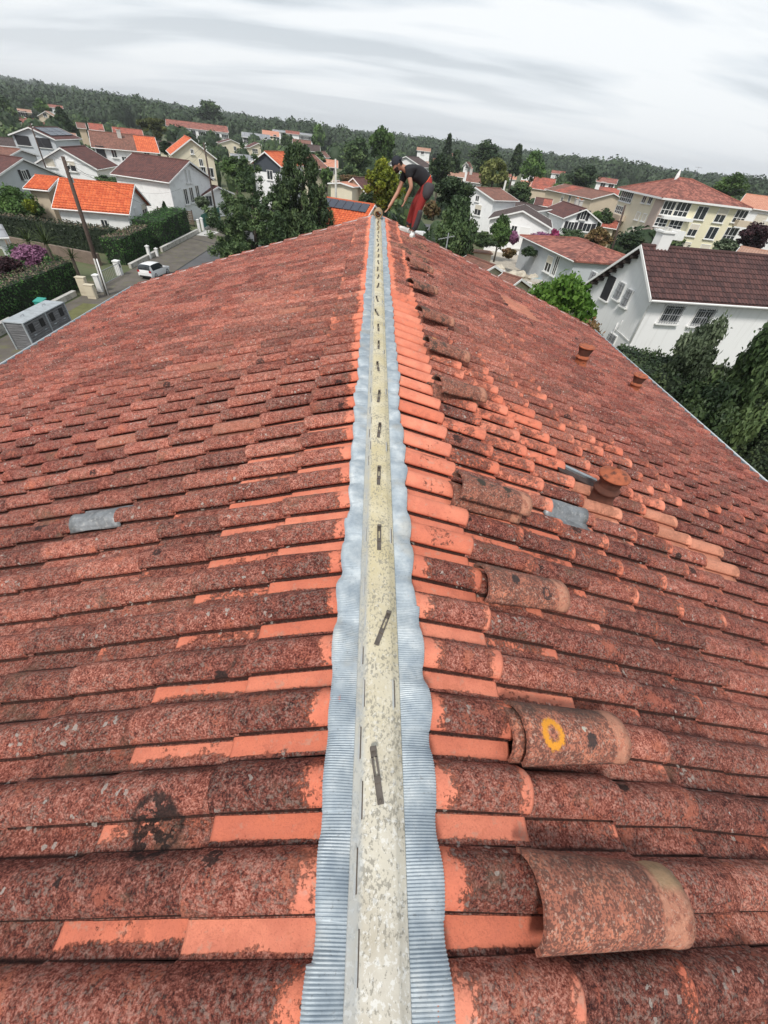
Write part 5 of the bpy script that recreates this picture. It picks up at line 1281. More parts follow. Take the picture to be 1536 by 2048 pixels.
T = tree
T('big dark dense conifer, the left one of the two beside the street', 'broadcon', 'conifer', (414, 322, 596, 512), 46, 36000, 0.26, asp=0.32, ground=True, group='two dark conifers beside the street', name='conifer')
T('tall dark feathery conifer, the right one of the two, with drooping branches', 'feather', 'conifer', (528, 292, 676, 512), 47, 36000, 0.26, asp=0.32, ground=True, group='two dark conifers beside the street', name='conifer')
T('low spreading dark conifer bough in front of the orange solar roof', 'bush', 'conifer', (590, 425, 672, 500), 44, 7000, 0.2, ground=True, name='conifer')
T('bright yellow-green tree just left of the bending worker', 'oval', 'yellow', (722, 318, 806, 425), 58, 9000, 0.34)
T('green bushes under the worker\'s reaching hand beyond the ridge end', 'bush', 'conifer', (752, 395, 835, 470), 34, 6000, 0.26, ground=True, name='bush', cat='bush')
T('tall broad dark-green tree rising over the yellow-green tree', 'round', 'mid', (738, 245, 792, 335), 118, 4500, 0.6)
T('dark rounded trees mass left of the tall broad tree, nearest the grey street pole', 'round', 'conifer', (676, 272, 748, 352), 125, 4500, 0.6)
T('oval green tree directly behind the worker\'s legs', 'oval', 'conifer', (866, 396, 962, 512), 47, 12000, 0.26, ground=True)
T('dark leafy tree above the oval green tree, behind the worker', 'round', 'dark', (866, 345, 952, 425), 56, 9000, 0.30)
T('dark green bushy tree between the worker\'s back and the brown roofs', 'round', 'dark', (855, 308, 902, 368), 90, 3500, 0.45)
T('pointed dark spruce on the skyline right of the worker', 'cone', 'dark', (884, 272, 906, 330), 190, 2200, 0.9)
T('small dark cypress between the spruce and the big dark tree', 'column', 'dark', (898, 302, 924, 345), 150, 1500, 0.6)
T('big dark wide-crowned tree on the skyline right of centre', 'round', 'dark', (936, 280, 1010, 350), 165, 4500, 0.8)
T('weeping yellow-green tree in front of the brown roofs', 'willow', 'willow', (958, 322, 1016, 384), 110, 4000, 0.6)
T('dark column-shaped tree on the skyline left of the pale poplar', 'column', 'dark', (1020, 292, 1046, 345), 175, 1800, 0.8)
T('tall pale green poplar with a ragged top on the right skyline', 'oval', 'mid', (1040, 300, 1094, 368), 150, 4000, 0.6)
T('dark round tree above the dark villas with a white post beside it', 'round', 'conifer', (1016, 362, 1068, 412), 98, 4500, 0.42)
T('small lush green tree in front of the lower dark villa', 'oval', 'mid', (978, 432, 1024, 500), 60, 5000, 0.26)
T('bright green leafy tree touching the gable of the big white house', 'round', 'bright', (1046, 520, 1196, 652), 27.5, 11000, 0.26, ground=True)
T('rusty brown-green shrub under the bright green tree', 'bush', 'rust', (1128, 596, 1222, 700), 25.5, 7000, 0.17, ground=True, name='shrub', cat='shrub')
T('dark round evergreen shrub left of the grey-green one by the white house', 'bush', 'conifer', (1245, 672, 1372, 800), 22.5, 14000, 0.12, ground=True, name='shrub', cat='shrub')
T('loose grey-green olive-like tree in front of the barred windows', 'loose', 'olive', (1340, 625, 1485, 790), 21.5, 20000, 0.11, ground=True)
T('dark broad-leaved tree cut by the right edge', 'round', 'conifer', (1462, 622, 1610, 800), 21.5, 24000, 0.13, ground=True)
T('dark low shrub filling the gap under the olive-like tree', 'bush', 'dark', (1330, 700, 1500, 850), 20.3, 12000, 0.14, ground=True, name='shrub', cat='shrub')
T('round green tree on the skyline behind the right end of the apartment roof', 'round', 'mid', (1424, 346, 1500, 402), 120, 4500, 0.5)
T('dark purple plum tree between the apartment block and the salmon building', 'round', 'plum', (1470, 440, 1545, 505), 70, 4500, 0.35)
T('small blue-green tree in front of the right corner of the apartment block', 'round', 'olive', (1422, 478, 1478, 515), 62, 3500, 0.28)
T('dark round tree on the skyline above the brown row house', 'round', 'dark', (1130, 330, 1204, 378), 170, 4500, 0.8)
T('green rounded bush at the left end of the brown row house', 'bush', 'mid', (1106, 358, 1150, 392), 150, 2500, 0.6, name='bush', cat='bush')
T('green bushes right of the villa with black shutters', 'bush', 'conifer', (1184, 408, 1236, 462), 90, 3500, 0.35, name='bush', cat='bush')
T('yellow-green round bush beside the row of green bushes, right of the villa with black shutters', 'bush', 'mid', (1184, 418, 1204, 442), 84, 1500, 0.3, name='bush', cat='bush')
T('dark round bush with bare spots between the hip-roofed bungalow and the apartment block', 'round', 'rust', (1172, 455, 1226, 500), 66, 4000, 0.3, name='bush', cat='bush')
T('dark bush in front of the apartment block stairwell wall', 'bush', 'dark', (1236, 462, 1290, 500), 62, 3500, 0.3, name='bush', cat='bush')
T('low green garden bushes under the villa with black shutters', 'bush', 'conifer', (1112, 455, 1180, 482), 72, 3500, 0.3, name='bush', cat='bush')
T('pink flowering shrub right of the white garage door', 'bush', 'pink', (1062, 456, 1106, 492), 62, 4500, 0.22, name='flowering_shrub', cat='shrub')
T('magenta flowering shrub at the right end of the pink ones', 'bush', 'magenta', (1094, 452, 1120, 488), 63, 2500, 0.22, name='flowering_shrub', cat='shrub')
T('pink flowering shrub left of the white garage door', 'bush', 'pink', (1014, 456, 1040, 492), 61, 2500, 0.22, name='flowering_shrub', cat='shrub')
T('dark green shrub in the garden below the pink shrubs', 'bush', 'dark', (1040, 488, 1076, 516), 55, 2500, 0.22, name='shrub', cat='shrub')
T('brownish shrub in the garden left of the dark green one', 'bush', 'rust', (1000, 490, 1034, 516), 55, 2500, 0.22, name='shrub', cat='shrub')
T('green hedge-like shrubs between the oval tree and the gravel garden', 'bush', 'conifer', (935, 455, 995, 500), 56, 5000, 0.25, name='shrub', cat='shrub')
T('pink flowering shrub by the left edge beside the white outbuilding', 'bush', 'pink', (18, 476, 104, 540), 42, 7000, 0.18, name='flowering_shrub', cat='shrub')
T('bare-looking purple shrub at the left edge under the white outbuilding', 'bush', 'plum', (-30, 500, 46, 560), 38, 4000, 0.2, name='shrub', cat='shrub')
T('large green bushes at the left edge above the long dark hedge', 'bush', 'mid', (-50, 355, 80, 445), 60, 9000, 0.32, ground=True, name='bush', cat='bush')
T('yellow-green bush right of the large green bushes by the left edge', 'bush', 'yellow', (44, 395, 74, 425), 54, 2500, 0.22, name='bush', cat='bush')
T('low dark greenery between the white house roofs left of centre', 'bush', 'conifer', (188, 347, 254, 372), 80, 4000, 0.3, name='bush', cat='bush')
T('small dark cypress at the right gable of the orange-roofed white house', 'cone', 'dark', (323, 405, 338, 434), 62, 1500, 0.2)
T('grey-green bush in the yard of the tall white maroon-roofed house', 'bush', 'olive', (388, 388, 420, 416), 66, 2500, 0.25, name='bush', cat='bush')
T('green trees between the cream gable and the big dark conifer', 'round', 'mid', (432, 310, 504, 362), 84, 5000, 0.4)
T('pale-green ragged tree left of the long white building', 'loose', 'willow', (272, 222, 336, 276), 190, 4000, 0.8)
T('dark conifer left of the red hillside roofs', 'cone', 'dark', (104, 216, 146, 264), 200, 3500, 0.9)
T('green tree at the left edge beneath the forest hill', 'round', 'conifer', (-20, 190, 34, 250), 260, 3500, 1.0)
T('light green tree between the hillside houses on the left', 'round', 'mid', (66, 196, 98, 230), 300, 2500, 1.1)
T('dark tree between the half-orange roof and the cream gable', 'round', 'dark', (318, 282, 346, 312), 110, 2500, 0.45)
T('dark round tree in front of the long white building', 'round', 'dark', (341, 262, 368, 280), 240, 1500, 0.9)
T('dark bushy tree between the salmon house and the flat modern block', 'round', 'conifer', (560, 266, 588, 300), 230, 2500, 0.9)
T('tall green tree right of the flat modern block', 'oval', 'mid', (622, 248, 650, 300), 260, 2500, 1.1)
T('tree clump on the skyline above the long white building', 'round', 'conifer', (392, 200, 452, 250), 380, 3000, 1.6)
T('green tree in front of the white house below the modern block', 'round', 'conifer', (612, 302, 652, 330), 140, 2500, 0.6)
T('small tree left of the grey street pole', 'round', 'mid', (640, 334, 668, 372), 100, 2500, 0.4)
T('dark green tree right of the grey street pole', 'round', 'conifer', (674, 330, 724, 372), 100, 4000, 0.45)
T('reddish-green low hedge shrub above the small pale red shed', 'bush', 'rust', (676, 346, 730, 366), 92, 2500, 0.35, name='bush', cat='bush')
T('dark green bush right of the steep maroon roof', 'bush', 'dark', (718, 372, 762, 420), 62, 3500, 0.3, name='bush', cat='bush')
T('reddish shrub seen between the worker\'s legs and the oval tree', 'bush', 'rust', (846, 395, 880, 440), 60, 2500, 0.3, name='bush', cat='bush')
T('dark shrub under the white van', 'bush', 'dark', (830, 446, 880, 500), 40, 3500, 0.25, ground=True, name='bush', cat='bush')
for i, (x, lb) in enumerate([(1232, 'first'), (1270, 'second'), (1310, 'third')]): pass
def palm(label, px, py, D, sz, n=34, ground=True, h=None):
    p = PD(px, py, D); z = p.z if h is None else h; root = empty('spiky_palm', (p.x, p.y, 0)); tag(root, label, 'palm')
    mb = MB(); rs = random.Random(int(px))
    for k in range(n):
        a = rs.random()*6.28; el = rs.uniform(0.1, 1.35); L = sz*rs.uniform(.7, 1.1); pts = []
        for j in range(5):
            t = j/4; r = L*t*math.cos(el); zz_ = L*t*math.sin(el)-L*0.45*t*t*(1.2-el*0.6); pts.append(Vector((r*math.cos(a), r*math.sin(a), z-0.3+zz_)))
        sd = Vector((-math.sin(a), math.cos(a), 0)); base = len(mb.v)
        for j, q in enumerate(pts): w = sz*0.035*(1-j/4.2); mb.v += [tuple(q-sd*w), tuple(q+Vector((0, 0, w*0.4))), tuple(q+sd*w)]
        for j in range(4):
            q = base+3*j; mb.f += [(q, q+1, q+4, q+3), (q+1, q+2, q+5, q+4)]; mb.m += [0, 0]
    o = mb.build('fronds', LM['palm'], root)
    tr_ = MB(); tr_.tube([(0, 0, 0), (0, 0, max(0.3, z-0.3))], [0.12, 0.1], 8); tr_.build('trunk', BARK, root)
palm('spiky palm behind the pink flowering shrub by the left edge', 88, 478, 41, 1.7)
palm('smaller spiky palm left of the big one above the pink flowering shrub', 52, 474, 44, 1.3)
palm('small spiky palm between the long green hedge and the brown wall', 140, 505, 39, 1.1)
palm('spiky plant at the left edge in front of the grey bin shelter', -8, 706, 20.5, 1.5, h=0.5)

# far forest: one mass of crowns from 330 m outwards
rs = np.random.RandomState(11); Vs = []; Fs = []; As = []; k0 = 0; cnt = 0
NT = 5200
for i in range(NT*3):
    if cnt >= NT: break
    r = 345*(3000/345)**(rs.rand()**1.25); a = rs.uniform(-0.98, 0.98)
    x, y = r*math.sin(a), r*math.cos(a)
    left = max(0.0, min(1.0, (-a-0.15)/0.75))
    if r < 345+70*(1-left)+40*math.sin(a*7): continue
    hgt = (8.5+7*rs.rand()+3*math.sin(a*23+r*0.01))*(1+0.1*left); w = 8+6*rs.rand()+r*0.004
    n = 200 if r < 560 else 90 if r < 800 else (46 if r < 1200 else 20); z0 = terrain_h(x, y)-1
    u = unit(rs, n); P = u*(0.6+0.4*rs.rand(n, 1))*np.array([w*0.5, w*0.5, hgt*0.42]); P[:, 2] += hgt*0.60
    P += np.array([x, y, z0]); nr = u+rs.randn(n, 3)*0.5; nr /= np.linalg.norm(nr, axis=1, keepdims=True)
    V, Fc = leaf_quads(P, nr, w*(0.125 if r < 560 else 0.18 if r < 800 else (0.25 if r < 1200 else 0.36)), rs, aspect=0.8)
    sh = rs.rand(); At = np.zeros((len(V), 3)); At[:, 0] = sh; At[:, 1] = np.repeat(rs.rand(n), 4)
    Vs.append(V); Fs.append(Fc+k0); As.append(At); k0 += len(V)
    # solid heart of each crown down to the ground
    np_ = 6; ring = []
    for (q, zz_) in ((0.20, 0.0), (0.36, 0.35), (0.38, 0.55), (0.22, 0.78), (0.02, 0.86)):
        for j in range(np_): ring.append((x+w*q*math.cos(j*1.047), y+w*q*math.sin(j*1.047), z0+hgt*zz_))
    f = [(i_*np_+j, i_*np_+(j+1) % np_, (i_+1)*np_+(j+1) % np_, (i_+1)*np_+j) for i_ in range(4) for j in range(np_)]
    Vs.append(np.array(ring)); Fs.append(np.array(f)+k0); k0 += len(ring); a_ = np.zeros((len(ring), 3)); a_[:, 0] = sh*0.7; As.append(a_); cnt += 1
o = npmesh('forest', np.concatenate(Vs), np.concatenate(Fs), LM['forest'], attr=np.concatenate(As)); tag(o, 'dark wooded hills closing the horizon all round behind the town', 'forest', kind='stuff')

# garden and street greenery between the houses, nobody could count it
rs = np.random.RandomState(5); Vs = []; Fs = []; As = []; k0 = 0; 
HB = []
for o in COL.objects:
    if o.type == 'EMPTY' and o.get('category') in ('house', 'building', 'hall', 'garage', 'shed'): HB.append((o.location.x, o.location.y))
HB = np.array(HB)
cnt = 0
while cnt < 1500:
    r = 46*(350/46)**rs.rand(); a = rs.uniform(-0.95, 0.95); x, y = r*math.sin(a), r*math.cos(a)
    if -21 < x < -9.5 and y < 125: continue
    if 11 < x < 30 and 40 < y < 68: continue
    if np.min(np.hypot(HB[:, 0]-x, HB[:, 1]-y)) < 9.0 + 0.02*r: continue
    if r < 62 and x < 0: continue
    big = rs.rand() < 0.14+0.25*(r > 170)
    hgt = rs.uniform(3.2, 5.5+2.0*(r > 150)) if big else rs.uniform(0.7, 2.2); w = hgt*rs.uniform(0.9, 1.5)+0.5
    n = 220 if r < 150 else 110; u = unit(rs, n); u[:, 2] = np.abs(u[:, 2]) if not big else u[:, 2]
    P = u*(0.65+0.35*rs.rand(n, 1))*np.array([w*0.5, w*0.5, hgt*(0.9 if not big else 0.42)]); P[:, 2] += (0 if not big else hgt*0.58); P += np.array([x, y, terrain_h(x, y)])
    nr = u+rs.randn(n, 3)*0.5; nr /= np.linalg.norm(nr, axis=1, keepdims=True)
    V, Fc = leaf_quads(P, nr, w*0.13, rs, aspect=0.75); sh = rs.rand(); At = np.zeros((len(V), 3)); At[:, 0] = sh; At[:, 1] = np.repeat(rs.rand(n), 4)
    Vs.append(V); Fs.append(Fc+k0); As.append(At); k0 += len(V); np_ = 6; ring = []
    for (q, zz_) in ((0.36, 0.0), (0.42, 0.35), (0.40, 0.6), (0.22, 0.85), (0.02, 0.93)):
        for j in range(np_): ring.append((x+w*q*math.cos(j*1.047), y+w*q*math.sin(j*1.047), terrain_h(x, y)+hgt*zz_))
    f = [(i_*np_+j, i_*np_+(j+1) % np_, (i_+1)*np_+(j+1) % np_, (i_+1)*np_+j) for i_ in range(4) for j in range(np_)]
    Vs.append(np.array(ring)); Fs.append(np.array(f)+k0); k0 += len(ring); a_ = np.zeros((len(ring), 3)); a_[:, 0] = sh*0.6; As.append(a_); cnt += 1
o = npmesh('garden_greenery', np.concatenate(Vs), np.concatenate(Fs), LM['conifer'], attr=np.concatenate(As)); tag(o, 'mixed garden shrubs filling the gaps between the far houses', 'greenery', kind='stuff')

# ================================================================== apartment block on the right
C0 = PD(1325, 395, 80); ze = C0.z
CL = AT(1240, 376, ze); CR = AT(1506, 417, ze)
fx = (CR-C0).normalized(); fy = Vector((-fx.y, fx.x, 0))
Ll = (CL-C0).dot(fy); Lf = (CR-C0).length; Ll = max(9.0, min(Ll, 18))
root = empty('apartment_block', (C0.x, C0.y, 0)); tag(root, 'four-storey pale yellow apartment block with a wide red hip roof behind the white house', 'apartment block')
def L_(p): return Vector(p)-Vector((C0.x, C0.y, 0))
ov = 0.7
w0, w1, w2, w3 = C0+fx*ov+fy*ov, C0+fx*(Lf-ov)+fy*ov, C0+fx*(Lf-ov)+fy*(Ll-ov), C0+fx*ov+fy*(Ll-ov)
def B_(p, z=0): return L_(Vector((p.x, p.y, z)))
mb = MB(); vs = [B_(p) for p in (w0, w1, w2, w3)]+[B_(p, ze-0.1) for p in (w0, w1, w2, w3)]
mb.add(vs[:], [(0, 1, 5, 4), (1, 2, 6, 5), (2, 3, 7, 6)], 0); mb.add(vs, [(3, 0, 4, 7)], 1)
mb.build('wall', [WM['yellow'], WM['cream']], root)
# taupe corner strip, proud of the wall
mb = MB(); a, b = w0-fy*0.05-fx*0.05, w0-fx*0.05+fy*2.3
mb.add([B_(w0+fx*0.9-fy*.03), B_(w0-fy*.03-fx*.03), B_(b), B_(w0+fx*0.9-fy*.03, ze-.2), B_(w0-fy*.03-fx*.03, ze-.2), B_(b, ze-.2)], [(1, 0, 3, 4), (2, 1, 4, 5)]); mb.build('corner_render', WM['taupe'], root)
cen = C0+fx*Lf/2+fy*Ll/2; zr = zfor(cen.x, cen.y, 358)
zr = max(ze+1.2, min(zr, ze+3.5))
R0 = C0+fx*(Lf*0.40)+fy*Ll/2; R1 = C0+fx*(Lf*0.56)+fy*Ll/2; R0.z = R1.z = zr
cs = [C0-fx*0+fy*0, C0+fx*Lf, C0+fx*Lf+fy*Ll, C0+fy*Ll]
mb = MB()
for P in ([cs[0], cs[1], R1, R0], [cs[2], cs[3], R0, R1], [cs[3], cs[0], R0], [cs[1], cs[2], R1]):
    Q = [L_(p) for p in P]; ux = (Q[1]-Q[0]).normalized(); nn = ux.cross(Q[2]-Q[0]).normalized(); vy = nn.cross(ux)
    mb.add(Q, [tuple(range(len(Q)))], 0, [[((q-Q[0]).dot(ux), (q-Q[0]).dot(vy)) for q in Q]])
lo = [L_(p)-Vector((0, 0, .22)) for p in cs]; up = [L_(p) for p in cs]
mb.add(up+lo, [(0, 4, 5, 1), (1, 5, 6, 2), (2, 6, 7, 3), (3, 7, 4, 0), (7, 6, 5, 4)], 1, [[(0, 0)]*4]*5)
rf = mb.build('roof', [RM['red'], TRIM], root)
mb = MB()
for p, q in ((R0, R1), (R0, cs[0]), (R0, cs[3]), (R1, cs[1]), (R1, cs[2])): mb.tube([L_(p), L_(q)], 0.12, 6)
mb.build('ridge_cap', RM['red'], rf)
mb = MB(); q = L_(R0)+Vector((-.3, 0, 0)); mb.lathe([(0.3, -0.3), (0.25, 0.3), (0.1, 0.9), (0.0, 0.95)], q, 10); mb.build('chimney', TRIM, rf)
mb = MB(); q = L_(R1)+Vector((0.1, 0, 0)); mb.tube([q, q+Vector((0, 0, 1.5))], 0.02, 5); mb.tube([q+Vector((-.5, 0, 1.4)), q+Vector((.5, 0, 1.4))], 0.015, 5)
for k in range(5): mb.tube([q+Vector((-.4+.2*k, -.25, 1.4)), q+Vector((-.4+.2*k, .25, 1.4))], 0.01, 4)
mb.build('antenna', IRON, rf)
def fw(px, py, wpx, hpx, style, left=False):
    P0, n = (w0, -fx) if left else (w0, -fy)
    h = hitplane(px, py, P0, n)
    a = hitplane(px+wpx/2, py+wpx*0.06, P0, n); b = hitplane(px-wpx/2, py-wpx*0.06, P0, n)
    z1 = zfor(h.x, h.y, py-hpx/2); z2 = zfor(h.x, h.y, py+hpx/2)
    return put_window(root, h+n*0.02, n, max(.4, abs((a-b).length)), max(.4, z1-z2), style)
for (x, y, w, h, s) in [(1336, 416, 24, 28, 'bay'), (1364, 419, 28, 29, 'bay'), (1402, 426, 22, 27, 'plain'), (1442, 431, 20, 29, 'blindtop'), (1480, 433, 24, 26, 'bay'),
                        (1322, 444, 24, 18, 'bay'), (1351, 449, 26, 18, 'bay'), (1386, 460, 18, 25, 'blindtop'), (1423, 466, 20, 25, 'plain'), (1460, 468, 24, 26, 'bay'),
                        (1336, 484, 18, 13, 'bay'), (1371, 489, 19, 11, 'blind'), (1410, 494, 19, 11, 'blind')]: fw(x, y, w, h, s)
for (x, y, w, h, s) in [(1254, 393, 24, 22, 'bay'), (1289, 399, 8, 15, 'plain'), (1301, 401, 8, 15, 'plain'), (1276, 432, 8, 16, 'blind'), (1289, 435, 8, 16, 'blind'), (1263, 461, 8, 14, 'blind'), (1275, 465, 8, 14, 'blind'), (1240, 420, 18, 16, 'bay')]: fw(x, y, w, h, s, True)
def ledge(name, x0, y0, x1, y1, z_h, depth, mat, left=False):
    P0, n = (w0, -fx) if left else (w0, -fy); t = fy if left else fx
    a = hitplane(x0, y0, P0, n); b = hitplane(x1, y1, P0, n); b.z = a.z; c = (a+b)/2+n*depth/2
    mb = MB(); mb.box(L_(c), ((b-a).length, depth, z_h), rz=math.atan2(t.y, t.x)); return mb.build(name, mat, root)
ledge('balcony_parapet', 1304, 464, 1362, 472, 1.1, 0.9, TRIM); ledge('balcony_parapet', 1322, 433, 1380, 440, 0.35, 0.9, TRIM)
ledge('balcony_parapet', 1468, 445, 1495, 449, 0.7, 0.9, WM['beige']); ledge('balcony_parapet', 1228, 430, 1252, 434, 0.7, 0.9, WM['beige'], True)

# ================================================================== street furniture, walls, bin shelter
WOODG = None
def slat_mat():
    m, t, b = newmat('weathered_grey_slats')
    co = N_(t, 'ShaderNodeTexCoord').outputs['Object']; mp = N_(t, 'ShaderNodeMapping'); mp.inputs['Scale'].default_value = (1.5, 1.5, 30); t.links.new(co, mp.inputs[0])
    c = ramp_n(t, noise_n(t, 1.2, 5, 0.7, mp.outputs[0]), [(0.3, (0.07, 0.07, 0.075)), (0.5, (0.16, 0.16, 0.165)), (0.7, (0.30, 0.30, 0.31))])
    t.links.new(c, b.inputs['Base Color']); b.inputs['Roughness'].default_value = 0.8; bump(t, b, noise_n(t, 1.2, 5, 0.7, mp.outputs[0]), 0.5, 0.02); return m
WOODG = slat_mat(); LID = simple('pale_grey_lid', (0.36, 0.39, 0.41), 0.5, var=0.12, scale=2, dirt=(0.2, 0.2, 0.2), dirtamt=0.5)
root = empty('bin_shelter', (-18.28, 23.6, 0)); tag(root, 'grey slatted bin shelter with four dark openings and a pale grey lid beside the gutter', 'bin shelter')
hx, hy, hh = 0.48, 1.82, 1.40
mb = MB()
for i in range(11):
    z = 0.07+i*0.122
    mb.box((hx-0.02, 0, z), (0.03, 2*hy-0.06, 0.105)); mb.box((-hx+0.02, 0, z), (0.03, 2*hy-0.06, 0.105)); mb.box((0, -hy+0.02, z), (2*hx-0.09, 0.03, 0.105)); mb.box((0, hy-0.02, z), (2*hx-0.09, 0.03, 0.105))
mb.box((0, 0, 0.68), (2*hx-0.1, 2*hy-0.1, 1.3), mi=0); mb.build('slatted_panels', WOODG, root)
for x in (-hx, hx):
    for y in (-hy, -0.0, hy):
        if x < 0 and y == 0: continue
        m = MB(); m.box((x, y, hh/2), (0.07, 0.07, hh)); m.build('corner_post', LID, root)
for y in (-1.36, -0.47, 0.44, 1.33):
    m = MB(); m.box((hx+0.012, y, 1.06), (0.02, 0.34, 0.40)); m.build('opening', RUBBER, root)
    m = MB(); m.box((hx+0.02, y+0.02, 0.70), (0.03, 0.2, 0.05)); m.build('handle', LID, root)
for y0_, y1_ in ((-hy-0.03, -0.02), (0.02, hy+0.03)):
    lid = MB().box((0, (y0_+y1_)/2, hh+0.03), (2*hx+0.1, y1_-y0_, 0.05)).build('lid', LID, root)
    yc = (y0_+y1_)/2; m = MB(); m.tube([(-0.05, yc-0.12, hh+0.05), (-0.05, yc-0.12, hh+0.13), (-0.05, yc+0.12, hh+0.13), (-0.05, yc+0.12, hh+0.05)], 0.016, 6); m.build('lid_handle', IRON, lid)
# bin lid corner behind it
root = empty('green_bin', (-19.45, 25.9, 0)); tag(root, 'small teal-green bin with a white panel poking up behind the bin shelter', 'bin')
TEAL = simple('teal_plastic', (0.03, 0.30, 0.24), 0.5)
m = MB(); m.box((0, 0, 0.65), (0.45, 0.5, 1.2)); m.build('body', TEAL, root); m = MB(); m.box((0, 0, 1.28), (0.5, 0.56, 0.06), mat=Matrix.Rotation(R_(8), 3, 'X')); m.build('lid', TEAL, root)
m = MB(); m.box((0.235, 0, 0.95), (0.012, 0.3, 0.4)); m.build('label_panel', TRIM, root)

# tall leaning-looking pole
def pole(label, px, py, top_px, top_py, r0, r1, sleeve=False, mat=None, D=None, arms=True, name='utility_pole', cat='utility pole', z=None):
    p = AT(px, py, 0) if D is None else PD(px, py, D); p.z = 0
    h = z or zfor(p.x, p.y, top_py); root = empty(name, p); tag(root, label, cat)
    q = hitplane(top_px, top_py, p, Vector((p.x, p.y, 0)).normalized()); dx = q-p
    tilt = Vector((dx.x, dx.y, 0)); tilt = tilt if tilt.length < 0.8 else tilt.normalized()*0.8
    m = MB(); m.tube([(0, 0, 0), tilt*0.5+Vector((0, 0, h/2)), tilt+Vector((0, 0, h))], [r0, (r0+r1)/2, r1], 10); m.build('pole', mat or POLEW, root, smooth=True)
    if sleeve:
        for k, (ox, rr_) in enumerate(((0.16, 0.045), (-0.02, 0.055))):
            m = MB(); m.tube([(ox, -0.13, 0), tilt*0.3+Vector((ox, -0.13, 2.3))], rr_, 8); m.build('cable_guard', TRIM if k == 0 else CONC, root, smooth=True)
    if arms:
        for k in range(3):
            m = MB(); b = tilt*(1-0.06*k)+Vector((0, 0, h-0.15-0.28*k)); m.tube([b, b+Vector((0.22, 0, 0.05))], 0.02, 5); m.lathe([(0.05, 0), (0.03, 0.03), (0.05, 0.06), (0.02, 0.10)], b+Vector((0.22, 0, 0.05)), 8); m.build('insulator', TRIM, root)
        m = MB(); m.box(tilt*0.9+Vector((0, 0.12, h-1.1)), (0.2, 0.1, 0.25)); m.build('junction_box', CONC, root)
    return p+tilt+Vector((0, 0, h-0.2))
ptop = pole('tall dark utility pole with white cable guards at its foot, left of the white car', 214, 590, 125, 312, 0.15, 0.10, True)
p2 = pole('brown wooden pole between the cream gable and the maroon lean-to', 430, 412, 407, 285, 0.12, 0.08, D=68)
p3 = pole('pale grey concrete street pole rising left of the yellow-green tree', 673, 400, 671, 318, 0.17, 0.10, D=64, mat=CONC, arms=False, name='street_pole', cat='pole')
p4 = pole('thin dark pole standing in front of the grey gabled house', 84, 318, 60, 246, 0.10, 0.07, D=88)
p5 = pole('dark wooden pole at the left corner of the apartment block', 1228, 500, 1250, 412, 0.14, 0.10, D=66, arms=False)
p6 = pole('white stub pole above the dark villas', 1004, 392, 1012, 361, 0.22, 0.16, D=92, mat=CONC, arms=False, name='post', cat='post')
def wire(label, a, b, sag, group='overhead wires'):
    a, b = Vector(a), Vector(b); pts = [a.lerp(b, t)-Vector((0, 0, sag*4*t*(1-t))) for t in np.linspace(0, 1, 16)]
    m = MB(); m.tube(pts, 0.008, 4); o = m.build('overhead_wire', simple('dark_cable', (0.03, 0.03, 0.03), 0.6)); tag(o, label, 'wire', group)
wire('wire from the tall pole across the bright orange roof to the street hedge', ptop, PD(402, 470, 50)+Vector((0, 0, 1)), 0.5)
wire('wire from the tall pole to the gable of the tall white house', ptop-Vector((0, 0, .3)), PD(365, 375, 69), 0.9)
wire('wire from the tall pole towards the brown wooden pole', ptop, p2, 1.3)
wire('lower wire from the tall pole towards the brown wooden pole', ptop-Vector((0, 0, .35)), p2-Vector((0, 0, .4)), 1.6)
wire('wire from the tall pole to the thin dark pole by the grey house', ptop, p4, 0.8)
wire('wire from the brown wooden pole to the grey street pole', p2, p3, 1.6)

def wallseg(label, pts, h, w, mat, name='low_wall', cap=None, cat='wall', group=None):
    root = empty(name, (pts[0][0], pts[0][1], 0)); tag(root, label, cat, group); m = MB(); mc = MB()
    for i, (a, b) in enumerate(zip(pts[:-1], pts[1:])):
        a = Vector((a[0], a[1], 0)); b = Vector((b[0], b[1], 0)); c = (a+b)/2-Vector((pts[0][0], pts[0][1], 0)); an = math.atan2(b.y-a.y, b.x-a.x)
        m.box(c+Vector((0, 0, h/2)), ((b-a).length, w, h+i*0.004), rz=an); mc.box(c+Vector((0, 0, h+0.03)), ((b-a).length, w+0.08, 0.05), rz=an)
    m.build('wall', mat, root)
    if cap: mc.build('coping', cap, root)
    return root
STAINW = simple('stained_white_wall', (0.50, 0.48, 0.44), 0.9, var=0.2, scale=1.5, dirt=(0.12, 0.11, 0.09), dirtamt=0.85)
wallseg('low stained white wall between the bin shelter and the beige cabinets', [(-20.75, 25.5), (-20.75, 31.2)], 0.3, 0.2, STAINW, cap=CONC)
wallseg('low white wall along the pavement behind the white car', [(-20.6, 39.4), (-20.6, 45.2)], 0.3, 0.2, STAINW, cap=CONC)
wallseg('low white wall under the flat-topped bright hedge', [(-20.6, 46.2), (-20.6, 57.0)], 0.35, 0.2, STAINW, cap=CONC)
wallseg('low wall at the left edge of the street in front of the long hedge', [(-20.75, 12), (-20.75, 24.8)], 0.5, 0.2, STAINW, cap=CONC)
wallseg('brown garden wall between the long hedge and the dark hedge', [(-23.0, 39.4), (-33, 42.5)], 0.9, 0.25, simple('brown_rendered_wall', (0.20, 0.15, 0.12), 0.95, var=0.2))
